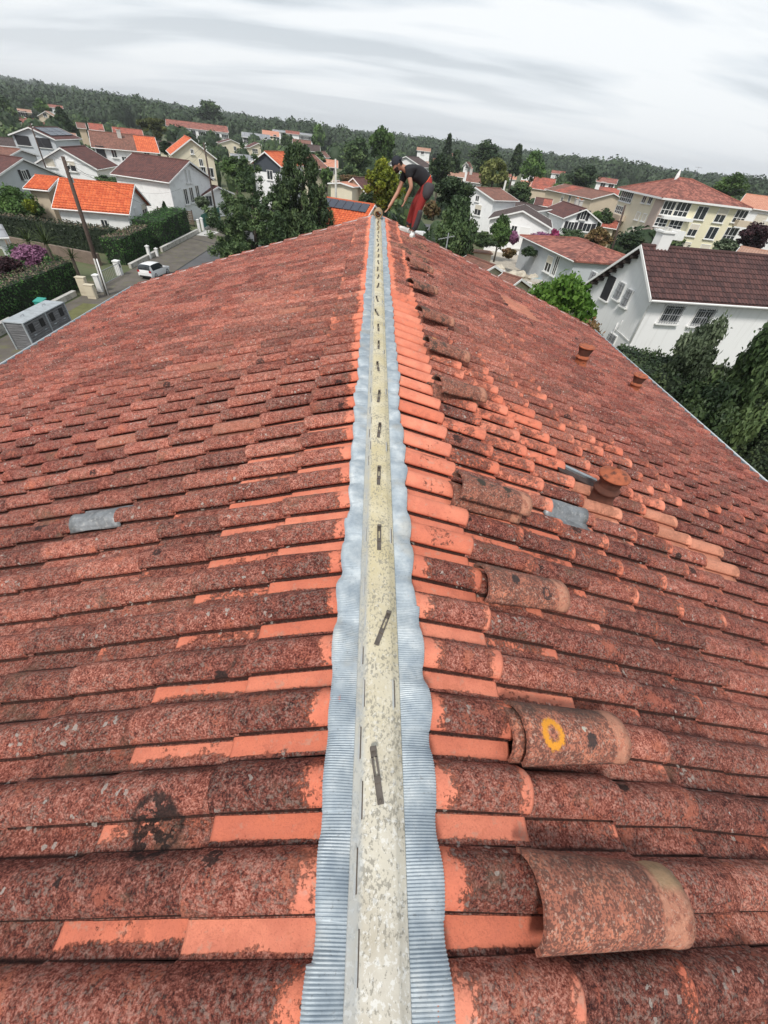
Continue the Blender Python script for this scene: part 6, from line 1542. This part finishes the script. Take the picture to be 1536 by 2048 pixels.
def pillar(label, x, y, h, w=0.35, mat=None, group='white gate pillars along the pavement', mark=False):
    h *= 0.78; w *= 0.72
    root = empty('gate_pillar', (x, y, 0)); tag(root, label, 'pillar', group)
    m = MB(); m.box((0, 0, h/2), (w, w, h)); m.build('shaft', mat or TRIM, root); m = MB(); m.box((0, 0, h+0.03), (w+0.08, w+0.08, 0.07)); m.lathe([(w*0.5, 0.065), (w*0.3, 0.12), (0, 0.14)], (0, 0, h), 4); m.build('cap', mat or TRIM, root)
    if mark:
        m = MB(); m.box((w/2+0.01, -0.02, h*0.70), (0.02, w*0.45, 0.22)); m.build('letter_box', BLACKM, root)
pillar('wide white gate pillar with a small black letter box, left of the white car', -20.45, 37.2, 1.25, 0.55, mark=True)
pillar('white gate pillar right beside the tall wooden pole', -19.7, 32.6, 1.35, 0.45)
pillar('taller of the two white pillars behind the white car\'s roof', -20.5, 43.2, 1.25, 0.32)
pillar('shorter of the two white pillars behind the white car\'s roof', -20.3, 44.4, 0.75, 0.28)
pillar('grey-white pillar at the near end of the green fence', -20.6, 57.6, 1.5, 0.35)
pillar('second grey-white pillar at the near end of the green fence, a step farther', -20.6, 58.9, 1.5, 0.35)
pillar('grey-white pillar between the two green fence panels', -20.6, 62.2, 1.6, 0.35)
root = empty('metal_gate', (-20.1, 34.9, 0)); tag(root, 'thin dark metal gate between the white pillars left of the white car', 'gate')
m = MB()
for z in (0.15, 0.95): m.box((0, 0, z), (0.03, 4.0, 0.04))
m.build('rails', IRON, root); m = MB()
for k in range(17): m.box((0, -1.92+k*0.24, 0.55), (0.02, 0.02, 0.82))
m.build('bars', IRON, root)
CAB = simple('beige_cabinet_plastic', (0.62, 0.55, 0.42), 0.6, var=0.04)
for k, (y, h, x, lb) in enumerate([(31.5, 1.15, -20.15, 'taller beige electricity cabinet left of the tall wooden pole'), (31.0, 0.85, -19.45, 'shorter wider beige electricity cabinet left of the tall wooden pole')]):
    root = empty('electricity_cabinet', (x, y, 0)); tag(root, lb, 'cabinet')
    m = MB(); m.box((0, 0, h/2), (0.55, 0.32, h)); m.box((0, 0, h+0.02), (0.62, 0.38, 0.05)); m.build('body', CAB, root)
    m = MB(); m.box((0, -0.17, h*0.55), (0.46, 0.02, h*0.7)); m.build('door', CAB, root)
GREENF = simple('dark_green_fence_paint', (0.01, 0.13, 0.10), 0.6)
for k, (y0_, y1_, lb) in enumerate([(59.2, 62.0, 'nearer dark green fence panel beyond the pale driveway'), (62.5, 66.5, 'farther dark green fence panel by the dark grey car')]):
    root = empty('green_fence', (-20.65, (y0_+y1_)/2, 0)); tag(root, lb, 'fence'); n_ = int((y1_-y0_)/0.2); m = MB()
    for j in range(n_): m.box((0, y0_+0.1+j*0.2-(y0_+y1_)/2, 0.85), (0.03, 0.185, 1.3))
    m.build('boards', GREENF, root); m = MB(); m.box((-0.03, 0, 0.4), (0.04, y1_-y0_, 0.06)); m.box((-0.03, 0, 1.3), (0.04, y1_-y0_, 0.06)); m.build('rails', GREENF, root)
    wallseg('low white base wall under the %s green fence panel' % ('nearer', 'farther')[k], [(-20.62, y0_), (-20.62, y1_)], 0.2, 0.24, STAINW)
root = empty('wooden_fence', (-24.2, 60.5, 0)); tag(root, 'weathered brown wooden slat fence in front of the tall white maroon-roofed house', 'fence'); m = MB()
for j in range(8): m.box((0, 0, 0.3+j*0.17), (4.2, 0.04, 0.13))
m.build('slats', simple('weathered_brown_wood', (0.16, 0.12, 0.09), 0.9, var=0.2), root); m = MB()
for x in (-2.0, 0, 2.0): m.box((x, 0.06, 0.85), (0.1, 0.08, 1.7))
m.build('posts', WOODD, root)
# right garden
wallseg('white pool wall in the gravel garden left of the hip-roofed bungalow', [(18.8, 53.0), (23.5, 51.0)], 0.8, 0.3, TRIM)
root = empty('swimming_pool', (20.8, 49.9, 0)); tag(root, 'small pale blue pool surface beside the white pool wall', 'pool')
m = MB(); m.box((0, 0, 0.15), (5.2, 3.0, 0.3), rz=R_(-23)); m.build('rim', CONC, root); m = MB(); m.box((0, 0, 0.303), (4.6, 2.4, 0.02), rz=R_(-23)); m.build('water', simple('pale_pool_water', (0.30, 0.44, 0.48), 0.1), root)
ROCK = simple('pale_garden_rock', (0.50, 0.45, 0.37), 0.95, var=0.2, scale=3, bmp=0.6, bscale=6)
rr = random.Random(9)
rl = ['largest pale rock', 'second pale rock', 'round pale rock', 'flat pale rock', 'small pale rock', 'leaning pale rock']
RKL = ['largest pale rock, at the left end of the gravel garden', 'second largest pale rock from the left in the gravel garden', 'third pale rock from the left in the gravel garden', 'fourth pale rock from the left in the gravel garden', 'fifth pale rock from the left in the gravel garden', 'smallest pale rock, nearest the white pool wall']
for k, nm in enumerate(rl):
    m = MB(); r = 0.9-0.1*k; prof_ = [(r*0.9, 0), (r, r*0.3), (r*0.7, r*0.7), (r*0.2, r*0.9), (0, r*0.9)]; m.lathe(prof_, (0, 0, 0), 9)
    m.v = [(x*(1+rr.uniform(-.2, .2)), y*(1+rr.uniform(-.2, .2)), z*(1+rr.uniform(-.1, .2))) for x, y, z in m.v]
    o = m.build('rock', ROCK, loc=(14.6+k*1.25, 50.5+rr.uniform(-1.5, 3.5), 0)); tag(o, RKL[k], 'rock', 'pale rocks in the gravel garden')
m = MB(); m.box((0, 0, 0.6), (2.2, 1.6, 1.2)); root = empty('garden_shed', (13.2, 56.0, 0)); tag(root, 'small beige box shed at the left of the gravel garden', 'shed'); m.build('wall', WM['beige'], root)
m = MB(); m.box((0, 0, 1.26), (2.5, 1.9, 0.12)); m.build('roof', RM['tan'], root)
# rake antenna in front of the oval tree
p = PD(893, 492, 24); h = zfor(p.x, p.y, 466); root = empty('roof_antenna', (p.x, p.y, 0)); tag(root, 'grey metal aerial standing beyond the right verge in front of the oval green tree', 'aerial')
m = MB(); m.tube([(0, 0, 0), (0, 0, h)], 0.03, 6); m.build('mast', IRON, root); m = MB(); m.tube([(-.45, 0, h-.3), (.3, 0, h-.1)], 0.012, 5); m.tube([(-.45, 0, h-.9), (.3, 0, h-.75)], 0.012, 5)
for k in range(7): t = k/6; c = Vector((-.45+.75*t, 0, h-.3+.2*t)); m.tube([c-Vector((0, .22, 0)), c+Vector((0, .22, 0))], 0.006, 4)
m.build('elements', IRON, root)

# ================================================================== cars
def car(label, x, y, rz, paint, L=3.9, Wd=1.68, H=1.46, cat='car', van=False, z=0.02):
    root = empty('white_van' if van else 'parked_car', (x, y, z), R_(rz)); tag(root, label, cat)
    root.scale = (0.72, 0.72, 0.72)
    # side profile, x forward
    st = [(-1.0, .30, .62, .64, .80), (-.985, .26, .80, .95, .84), (-.93, .24, .86, 1.30, .78), (-.80, .22, .88, 1.42, .74), (-.45, .20, .88, 1.46, .73), (-.05, .20, .86, 1.45, .73), (.18, .20, .85, 1.36, .72), (.42, .20, .84, 1.0, .76), (.50, .20, .83, .92, .82), (.80, .22, .76, .80, .84), (.95, .26, .62, .66, .80), (1.0, .34, .50, .52, .70)]
    if van: st = [(-1.0, .3, .9, 1.3, .82), (-.98, .26, 1.0, 1.78, .82), (-.9, .24, 1.0, 1.9, .80), (.1, .22, 1.0, 1.9, .80), (.35, .22, .98, 1.75, .78), (.62, .22, .95, 1.1, .80), (.9, .24, .80, .9, .82), (1.0, .32, .55, .6, .72)]
    k = H/1.46 if not van else 1
    mb = MB(); rings = []
    for (fx_, zb_, zm, zt_, tw) in st:
        X = fx_*L/2; hw_ = Wd/2; ew = 1.0 if abs(fx_) < 0.93 else (0.93 if abs(fx_) < 0.99 else 0.86)
        r = [(X, -hw_*ew*.94, zb_), (X, -hw_*ew, zb_+.18), (X, -hw_*ew*.985, zm*k), (X, -hw_*tw*1.02, (zt_-.05)*k), (X, -hw_*tw*.75, zt_*k), (X, 0, (zt_+.015)*k)]
        r += [(a, -b, c) for a, b, c in r[-2::-1]]; rings.append(r)
    n = len(rings[0]); vs = [p for r in rings for p in r]; fs = []; mi = []
    for i in range(len(rings)-1):
        for j in range(n-1):
            fs.append((i*n+j, i*n+j+1, (i+1)*n+j+1, (i+1)*n+j))
            x0_, x1_ = st[i][0], st[i+1][0]
            glass = (j in (2, n-4) and x0_ > (-.93 if not van else .05) and x1_ < .5 and (x1_ != -.05 or True) and not (van and x0_ < .1))
            glass = glass or (j in (3, 4, n-5, n-6) and ((x0_ >= .18 and x1_ <= .5 and not van) or (van and x0_ >= .35 and x1_ <= .62)))
            glass = glass or (not van and j in (3, 4, n-5, n-6) and x0_ >= -.985 and x1_ <= -.92) or (not van and j in (3, 4, n-5, n-6) and x0_ >= -.94 and x1_ <= -.79)
            mi.append(1 if glass else 0)
        fs.append((i*n, (i+1)*n, (i+1)*n+n-1, i*n+n-1)); mi.append(0)
    fs += [tuple(range(n)), tuple((len(rings)-1)*n+q for q in range(n))[::-1]]; mi += [0, 0]
    mb.add(vs, fs); mb.m = mi; b = mb.build('body', [paint, GLASSM], root, smooth=True)
    md = b.modifiers.new('e', 'EDGE_SPLIT'); md.split_angle = R_(28)
    for sx in (-.62, .62):
        for sy in (-1, 1):
            m = MB(); Rm = Matrix.Rotation(R_(90), 3, 'X'); m.lathe([(0, -.09), (.2, -.09), (.30, -.08), (.31, -.03), (.31, .06), (.28, .09), (.2, .09)], (sx*L/2, sy*(Wd/2-.09), .31), 20, mat=Rm); w = m.build('wheel', RUBBER, root, smooth=True)
            m = MB(); m.lathe([(0, -.005), (.19, -.005), (.2, .01)], (sx*L/2, sy*(Wd/2+.003), .31), 16, mat=Rm); m.build('rim', CHROME, w)
    RED = MATS.get('red_lamp_lens') or simple('red_lamp_lens', (0.35, 0.01, 0.01), 0.25); CLEAR = MATS.get('clear_lamp_lens') or simple('clear_lamp_lens', (0.6, 0.62, 0.65), 0.15)
    for sy in (-1, 1):
        m = MB(); m.box((-L/2*.985-.0, sy*Wd*.40, .82*k), (.06, .24, .20)); m.build('tail_light', RED, root)
        m = MB(); m.box((L/2*.955, sy*Wd*.36, .63*k), (.10, .34, .16)); m.build('headlight', CLEAR, root)
        m = MB(); m.box((L*.14, sy*(Wd/2+.07), .95*k), (.12, .16, .12)); m.build('wing_mirror', paint, root)
    m = MB(); m.box((-L/2-.005, 0, .66*k), (.02, .5, .11)); m.build('number_plate', TRIM, root); m = MB(); m.box((L/2+.005, 0, .42), (.02, .5, .11)); m.build('number_plate', TRIM, root)
    m = MB(); m.box((-L/2+.02, 0, .34), (.1, Wd*.8, .14)); m.build('bumper', RUBBER, root)
    if not van: m = MB(); m.box((-L/2*.93, 0, 1.14*k), (.015, .5, .02), mat=Matrix.Rotation(R_(30), 3, 'Y')); m.build('rear_wiper', RUBBER, root)
    return root
def paintm(n, c): return simple(n, c, 0.25, 0.0, var=0.01, spec=0.6)
car('small white hatchback parked at the kerb by the hedges, rear towards the viewer', -17.9, 37.9, 82, paintm('white_car_paint', (0.80, 0.80, 0.80)))
car('dark grey car facing the viewer farther up the street by the dark conifer', -18.2, 63.0, -88, paintm('dark_grey_car_paint', (0.10, 0.11, 0.13)))
p = AT(92, 420, 0.6); car('dark car half hidden behind the long dark hedge left of the orange roof', p.x, p.y, 20, paintm('black_car_paint', (0.03, 0.03, 0.035)), z=0)
p = PD(848, 448, 66); car('white van glimpsed between the worker\'s legs and the oval tree', p.x, p.y, 10, paintm('white_van_paint', (0.75, 0.75, 0.76)), L=4.6, Wd=1.8, van=True, cat='van', z=0)

# ================================================================== the worker
YW = 10.55
def J(px, py, dy=0.0):
    v = ray(px, py); t = (YW+dy)/v[1]; return Vector((v[0]*t, YW+dy, v[2]*t+CAMH))
SKIN = simple('tanned_skin', (0.42, 0.21, 0.14), 0.6, var=0.06, scale=12); TEEB = simple('black_cotton_tshirt', (0.012, 0.012, 0.015), 0.9, bmp=0.3)
REDT = simple('red_work_trousers', (0.24, 0.018, 0.016), 0.85, var=0.15, bmp=0.3); GREYT = simple('charcoal_trouser_panels', (0.045, 0.04, 0.045), 0.85, bmp=0.3)
CAPM = simple('navy_cap_cloth', (0.012, 0.014, 0.022), 0.85); HAIRM = simple('dark_brown_beard', (0.022, 0.014, 0.010), 0.9, var=0.3, scale=60, bmp=0.8); SHOE = simple('white_trainer_leather', (0.72, 0.72, 0.70), 0.6, var=0.05); BELT = simple('orange_red_waistband', (0.62, 0.10, 0.03), 0.8)
pel = J(855, 367); spine = J(843, 352); chest = J(826, 342); neck = J(808, 336); headb = J(800, 331); headt = J(790, 326)
shN = J(817, 345, -.19); elN = J(823, 374, -.24); wrN = J(812, 396, -.20)      # left arm, nearer the camera
shF = J(811, 345, .17); elF = J(796, 384, .12); wrF = J(780, 411, .0)
hipN = J(856, 370, -.10); knN = J(838, 415, -.12); anN = J(826, 463, -.10)
hipF = J(854, 369, .10); knF = J(829, 410, .12); anF = J(815, 457, .12)
def ground_z(x): return RZ-SL*abs(x-RX)+0.055
anN.z = ground_z(anN.x)+0.10; anF.z = ground_z(anF.x)+0.10
def skinned(name, verts, edges, mat, parent=None, sub=2, root=0):
    me = bpy.data.meshes.new(name); me.from_pydata([tuple(v[0]) for v in verts], edges, []); o = bpy.data.objects.new(name, me); COL.objects.link(o)
    sk = o.modifiers.new('k', 'SKIN'); sk.use_smooth_shade = True; ss = o.modifiers.new('s', 'SUBSURF'); ss.levels = sub; ss.render_levels = sub
    for i, v in enumerate(verts):
        r = v[1]; d = me.skin_vertices[0].data[i]; d.radius = r if isinstance(r, tuple) else (r, r); d.use_root = (i == root)
    bpy.context.view_layer.update(); dg = bpy.context.evaluated_depsgraph_get(); nm = bpy.data.meshes.new_from_object(o.evaluated_get(dg)); bpy.data.objects.remove(o)
    nm.materials.clear(); nm.materials.append(mat); nm.name = name; return nm
def obj_of(name, me, parent=None):
    o = bpy.data.objects.new(name, me); COL.objects.link(o); o.parent = parent; return o
foot_dirN = Vector((-0.25, -1, 0)).normalized(); foot_dirF = Vector((-1, -0.25, 0)).normalized()
def toe(an, d, L):
    p = an+d*L; p.z = ground_z(p.x)+0.03; return p
Vb = [(pel, .085), (spine, .090), (chest, .105), (neck, .055), (headb, .058), (headt, .062),
      (shN, .055), (elN, .042), (wrN, .030), (shF, .055), (elF, .042), (wrF, .030),
      (hipN, .070), (knN, .060), (anN, .042), (hipF, .070), (knF, .062), (anF, .042)]
Eb = [(0, 1), (1, 2), (2, 3), (3, 4), (4, 5), (2, 6), (6, 7), (7, 8), (2, 9), (9, 10), (10, 11), (0, 12), (12, 13), (13, 14), (0, 15), (15, 16), (16, 17)]
# palms and fingers grown on the same surface
def hand(wr, d, side, spread):
    global Vb, Eb
    d = d.normalized(); s = side.normalized(); n = d.cross(s)
    i0 = len(Vb); pm = wr+d*.06; Vb.append((pm, (.036, .020))); Eb.append(({'N': 8, 'F': 11}[spread], i0))
    return pm, d, s, n
pmN, dN, sN, nN = hand(wrN, (wrN-elN)*0.7+Vector((0, 0, -.05)), Vector((0, 1, 0)), 'N')
pmF, dF, sF, nF = hand(wrF, (wrF-elF)*0.7+Vector((-.03, 0, -.03)), Vector((0, 1, 0)), 'F')
me = skinned('person', Vb, Eb, SKIN)
fb = MB()
for pm, d, s, n in ((pmN, dN, sN, nN), (pmF, dF, sF, nF)):
    for k, (o_, L, c) in enumerate(((-.027, .070, .35), (-.009, .078, .45), (.009, .074, .55), (.027, .060, .7))):
        b = pm+d*.015+s*o_; bend = -n if n.x > 0 else n
        p1 = b+d*(.035); p2 = p1+(d+bend*c*.5).normalized()*L*.45; p3 = p2+(d+bend*c).normalized()*L*.35
        fb.tube([b, p1, p2, p3], [.0105, .010, .009, .0065], 7)
    b = pm-d*.02-s*.028; p1 = b-s*.028+d*.022; p2 = p1+d*.035-s*.008; fb.tube([b, p1, p2], [.012, .011, .008], 7)
# nose, ears, on the head
hd = (headt-headb).normalized(); fwd = Vector((-0.72, -0.10, -0.69)).normalized(); up_ = Vector((-0.69, 0, 0.72)); hc = headb.lerp(headt, 0.55); rt = fwd.cross(up_).normalized()
import bmesh
bm = bmesh.new(); bm.from_mesh(me)
tmp = bpy.data.meshes.new('t'); 
hv = MB()
NSg, NRg = 14, 18
for i in range(NSg+1):                         # cranium and jaw as one shaped egg
    th = math.pi*i/NSg
    for j in range(NRg):
        ph = 2*math.pi*j/NRg; a = math.sin(th)*math.cos(ph); b = math.sin(th)*math.sin(ph); c = math.cos(th)
        fr = 0.098*a*(1.0 if c > -.2 else 0.92); sdw = 0.077*b*(1.0 if c > -.1 else 1-0.28*min(1, -c)); u_ = 0.120*c
        fr += 0.012*max(0, a)*(1 if -.75 < c < .1 else 0) + (0.020 if (a > .9 and -.28 < c < -.02) else 0) - (0.010 if (a > .8 and .05 < c < .3 and abs(b) > .12) else 0)
        hv.v.append(tuple(hc+fwd*fr+rt*sdw+up_*u_))
for i in range(NSg):
    for j in range(NRg): q = i*NRg; hv.f.append((q+j, q+(j+1) % NRg, q+NRg+(j+1) % NRg, q+NRg+j)); hv.m.append(0)
for sd in (-1, 1): hv.lathe([(0, -.006), (.018, -.006), (.024, 0), (.018, .006), (0, .004)], hc+rt*sd*.078-up_*.012-fwd*.01, 10, mat=Matrix(((rt*0+up_)[:], fwd[:], (rt*sd)[:])).transposed())
for mbx in (fb, hv):
    t = bpy.data.meshes.new('t'); t.from_pydata(mbx.v, [], mbx.f); bm.from_mesh(t)
bm.to_mesh(me); bm.free(); me.polygons.foreach_set('use_smooth', [True]*len(me.polygons)); me.update()
person = obj_of('person', me); tag(person, 'worker in black t-shirt and red work trousers bending over the far ridge end', 'person')
eyes = MB()
for sd in (-1, 1): eyes.lathe([(0, -.008), (.008, 0), (0, .008)], hc+fwd*.092+rt*sd*.03+up_*.014, 8)
obj_of('eyes', eyes.build('eyes_m', RUBBER).data, person); bpy.data.objects.remove(bpy.data.objects['eyes_m'])
m = MB(); m.tube([hc+fwd*.100-up_*.055-rt*.026, hc+fwd*.108-up_*.055, hc+fwd*.100-up_*.055+rt*.026], .005, 5); o = m.build('mouth', simple('lip_skin', (0.35, 0.12, 0.09), 0.6), person)
# beard and hair
m = MB()
for i in range(9):
    for j in range(13):
        c = -.15-.85*i/8; th = math.acos(max(-1, c)); ph = -1.45+2.9*j/12; a = math.sin(th)*math.cos(ph); b = math.sin(th)*math.sin(ph)
        m.v.append(tuple(hc+fwd*(0.098*a+.016+.016*(c < -.5))+rt*(0.077*b*1.06)+up_*(0.132*c)))
for i in range(8):
    for j in range(12):
        q = i*13+j
        if i == 2 and 4 <= j <= 7: continue
        m.f.append((q, q+1, q+14, q+13)); m.m.append(0)
o = m.build('beard', HAIRM, person, smooth=True); md = o.modifiers.new('s', 'SOLIDIFY'); md.thickness = 0.008
m = MB()
for i in range(8):
    for j in range(19):
        c = 1-1.15*i/7; th = math.acos(c); ph = 2*math.pi*j/18; a = math.sin(th)*math.cos(ph); b = math.sin(th)*math.sin(ph)
        if c < .15 and a > .35: a_, z_ = a, .12
        else: z_ = c
        m.v.append(tuple(hc+fwd*(0.108*a-.004)+rt*(0.086*b)+up_*(0.128*z_+.012)))
for i in range(7):
    for j in range(18): q = i*19+j; m.f.append((q, q+1, q+20, q+19)); m.m.append(0)
cp = m.build('cap', CAPM, person, smooth=True)
m = MB()
for i in range(5):
    for j in range(9):
        ph = math.pi*(-.32+.64*j/8); r = .10+.065*i/4; m.v.append(tuple(hc-fwd*(math.cos(ph)*r)+rt*(math.sin(ph)*r*.85)+up_*(.035-.02*i/4)))
for i in range(4):
    for j in range(8): q = i*9+j; m.f.append((q, q+1, q+10, q+9)); m.m.append(0)
br = m.build('brim', CAPM, cp, smooth=True); md = br.modifiers.new('s', 'SOLIDIFY'); md.thickness = 0.004
m = MB()
for i in range(4):
    for j in range(11):
        ph = math.pi*(.62+.76*j/10); m.v.append(tuple(hc+fwd*(math.cos(ph)*.100)+rt*(math.sin(ph)*.080)+up_*(.02-.085*i/3)))
for i in range(3):
    for j in range(10): q = i*11+j; m.f.append((q, q+1, q+12, q+11)); m.m.append(0)
m.build('hair', HAIRM, person, smooth=True)
# t-shirt
def lp2(a, b, t): return a.lerp(b, t)
ts = [(lp2(spine, pel, 1.45), .140), (lp2(spine, pel, .5), .150), (spine, .152), (lp2(spine, chest, .5), .158), (chest, .165), (lp2(chest, neck, .75), .085), (shN, .088), (lp2(shN, elN, .52), .068), (shF, .088), (lp2(shF, elF, .52), .066)]
te = [(0, 1), (1, 2), (2, 3), (3, 4), (4, 5), (4, 6), (6, 7), (4, 8), (8, 9)]
obj_of('tshirt', skinned('tshirt', ts, te, TEEB), person)
# belt, trousers
bl = [(lp2(pel, spine, .50), .166), (lp2(pel, spine, .02), .168)]; obj_of('waistband', skinned('waistband', bl, [(0, 1)], BELT), person)
tr_ = [(lp2(pel, spine, .45), .150), (lp2(pel, spine, .1), .152), (lp2(pel, hipN.lerp(hipF, .5), .8)+Vector((0.01, 0, -.03)), .138),
       (lp2(hipN, knN, .18), .112), (lp2(hipN, knN, .55), .100), (knN, .084), (lp2(knN, anN, .5), .078), (lp2(knN, anN, .93), .066),
       (lp2(hipF, knF, .18), .112), (lp2(hipF, knF, .55), .100), (knF, .084), (lp2(knF, anF, .5), .078), (lp2(knF, anF, .93), .066)]
tro = obj_of('trousers', skinned('trousers', tr_, [(0, 1), (1, 2), (2, 3), (3, 4), (4, 5), (5, 6), (6, 7), (2, 8), (8, 9), (9, 10), (10, 11), (11, 12)], REDT), person)
def panel(pts, r):
    return obj_of('trouser_panel', skinned('trouser_panel', [(p, r_) for p, r_ in zip(pts, r)], [(i, i+1) for i in range(len(pts)-1)], GREYT, sub=2), tro)
o1 = Vector((0.035, -.035, 0.0))
panel([pel+o1*1.2, lp2(hipN, knN, .25)+o1*1.2, lp2(hipN, knN, .68)+o1*1.1], [.150, .122, .092])
o2 = Vector((0.04, -.05, 0))
panel([lp2(knN, anN, .05)+o2, lp2(knN, anN, .4)+o2, lp2(knN, anN, .9)+o2*.4], [.060, .064, .066])
panel([lp2(knN, anN, .25)+Vector((0.03, -.02, 0)), lp2(knN, anN, .55)+Vector((0.028, -.02, 0)), lp2(knN, anN, .96)], [.066, .068, .072])
panel([lp2(knF, anF, .60), lp2(knF, anF, .96)], [.082, .074])
panel([lp2(hipF, knF, .8)+Vector((-.02, -.01, 0)), lp2(knF, anF, .12)+Vector((-.02, -.01, 0))], [.074, .070])
# shoes
for an, d in ((anN, foot_dirN), (anF, foot_dirF)):
    t_ = toe(an, d, .20); h_ = an-d*.05; h_.z = ground_z(h_.x)+.045; m_ = lp2(h_, t_, .55); m_.z += .015
    sh = obj_of('shoe', skinned('shoe', [(h_, (.046, .05)), (m_, (.052, .045)), (t_, (.046, .032)), (an+Vector((0, 0, -.02)), (.05, .05))], [(0, 1), (1, 2), (0, 3)], SHOE), person)
    m = MB(); m.tube([h_-d*.02-Vector((0, 0, .03)), m_-Vector((0, 0, .045)), t_+d*.02-Vector((0, 0, .02))], [.048, .052, .040], 8); m.build('sole', CONC, sh, smooth=True)

# thin air haze over the whole place
hz = bpy.data.materials.new('air_haze'); hz.use_nodes = True; t = hz.node_tree; t.nodes.clear()
o_ = N_(t, 'ShaderNodeOutputMaterial'); v_ = N_(t, 'ShaderNodeVolumePrincipled'); v_.inputs['Density'].default_value = 0.00025; v_.inputs['Color'].default_value = (0.93, 0.96, 1.0, 1); v_.inputs['Anisotropy'].default_value = 0.2
t.links.new(v_.outputs[0], o_.inputs['Volume'])
m = MB(); m.box((0, 0, 38), (6900, 6900, 79)); o = m.build('haze', hz); tag(o, 'thin pale air haze softening the far wooded hills', 'haze', kind='stuff')
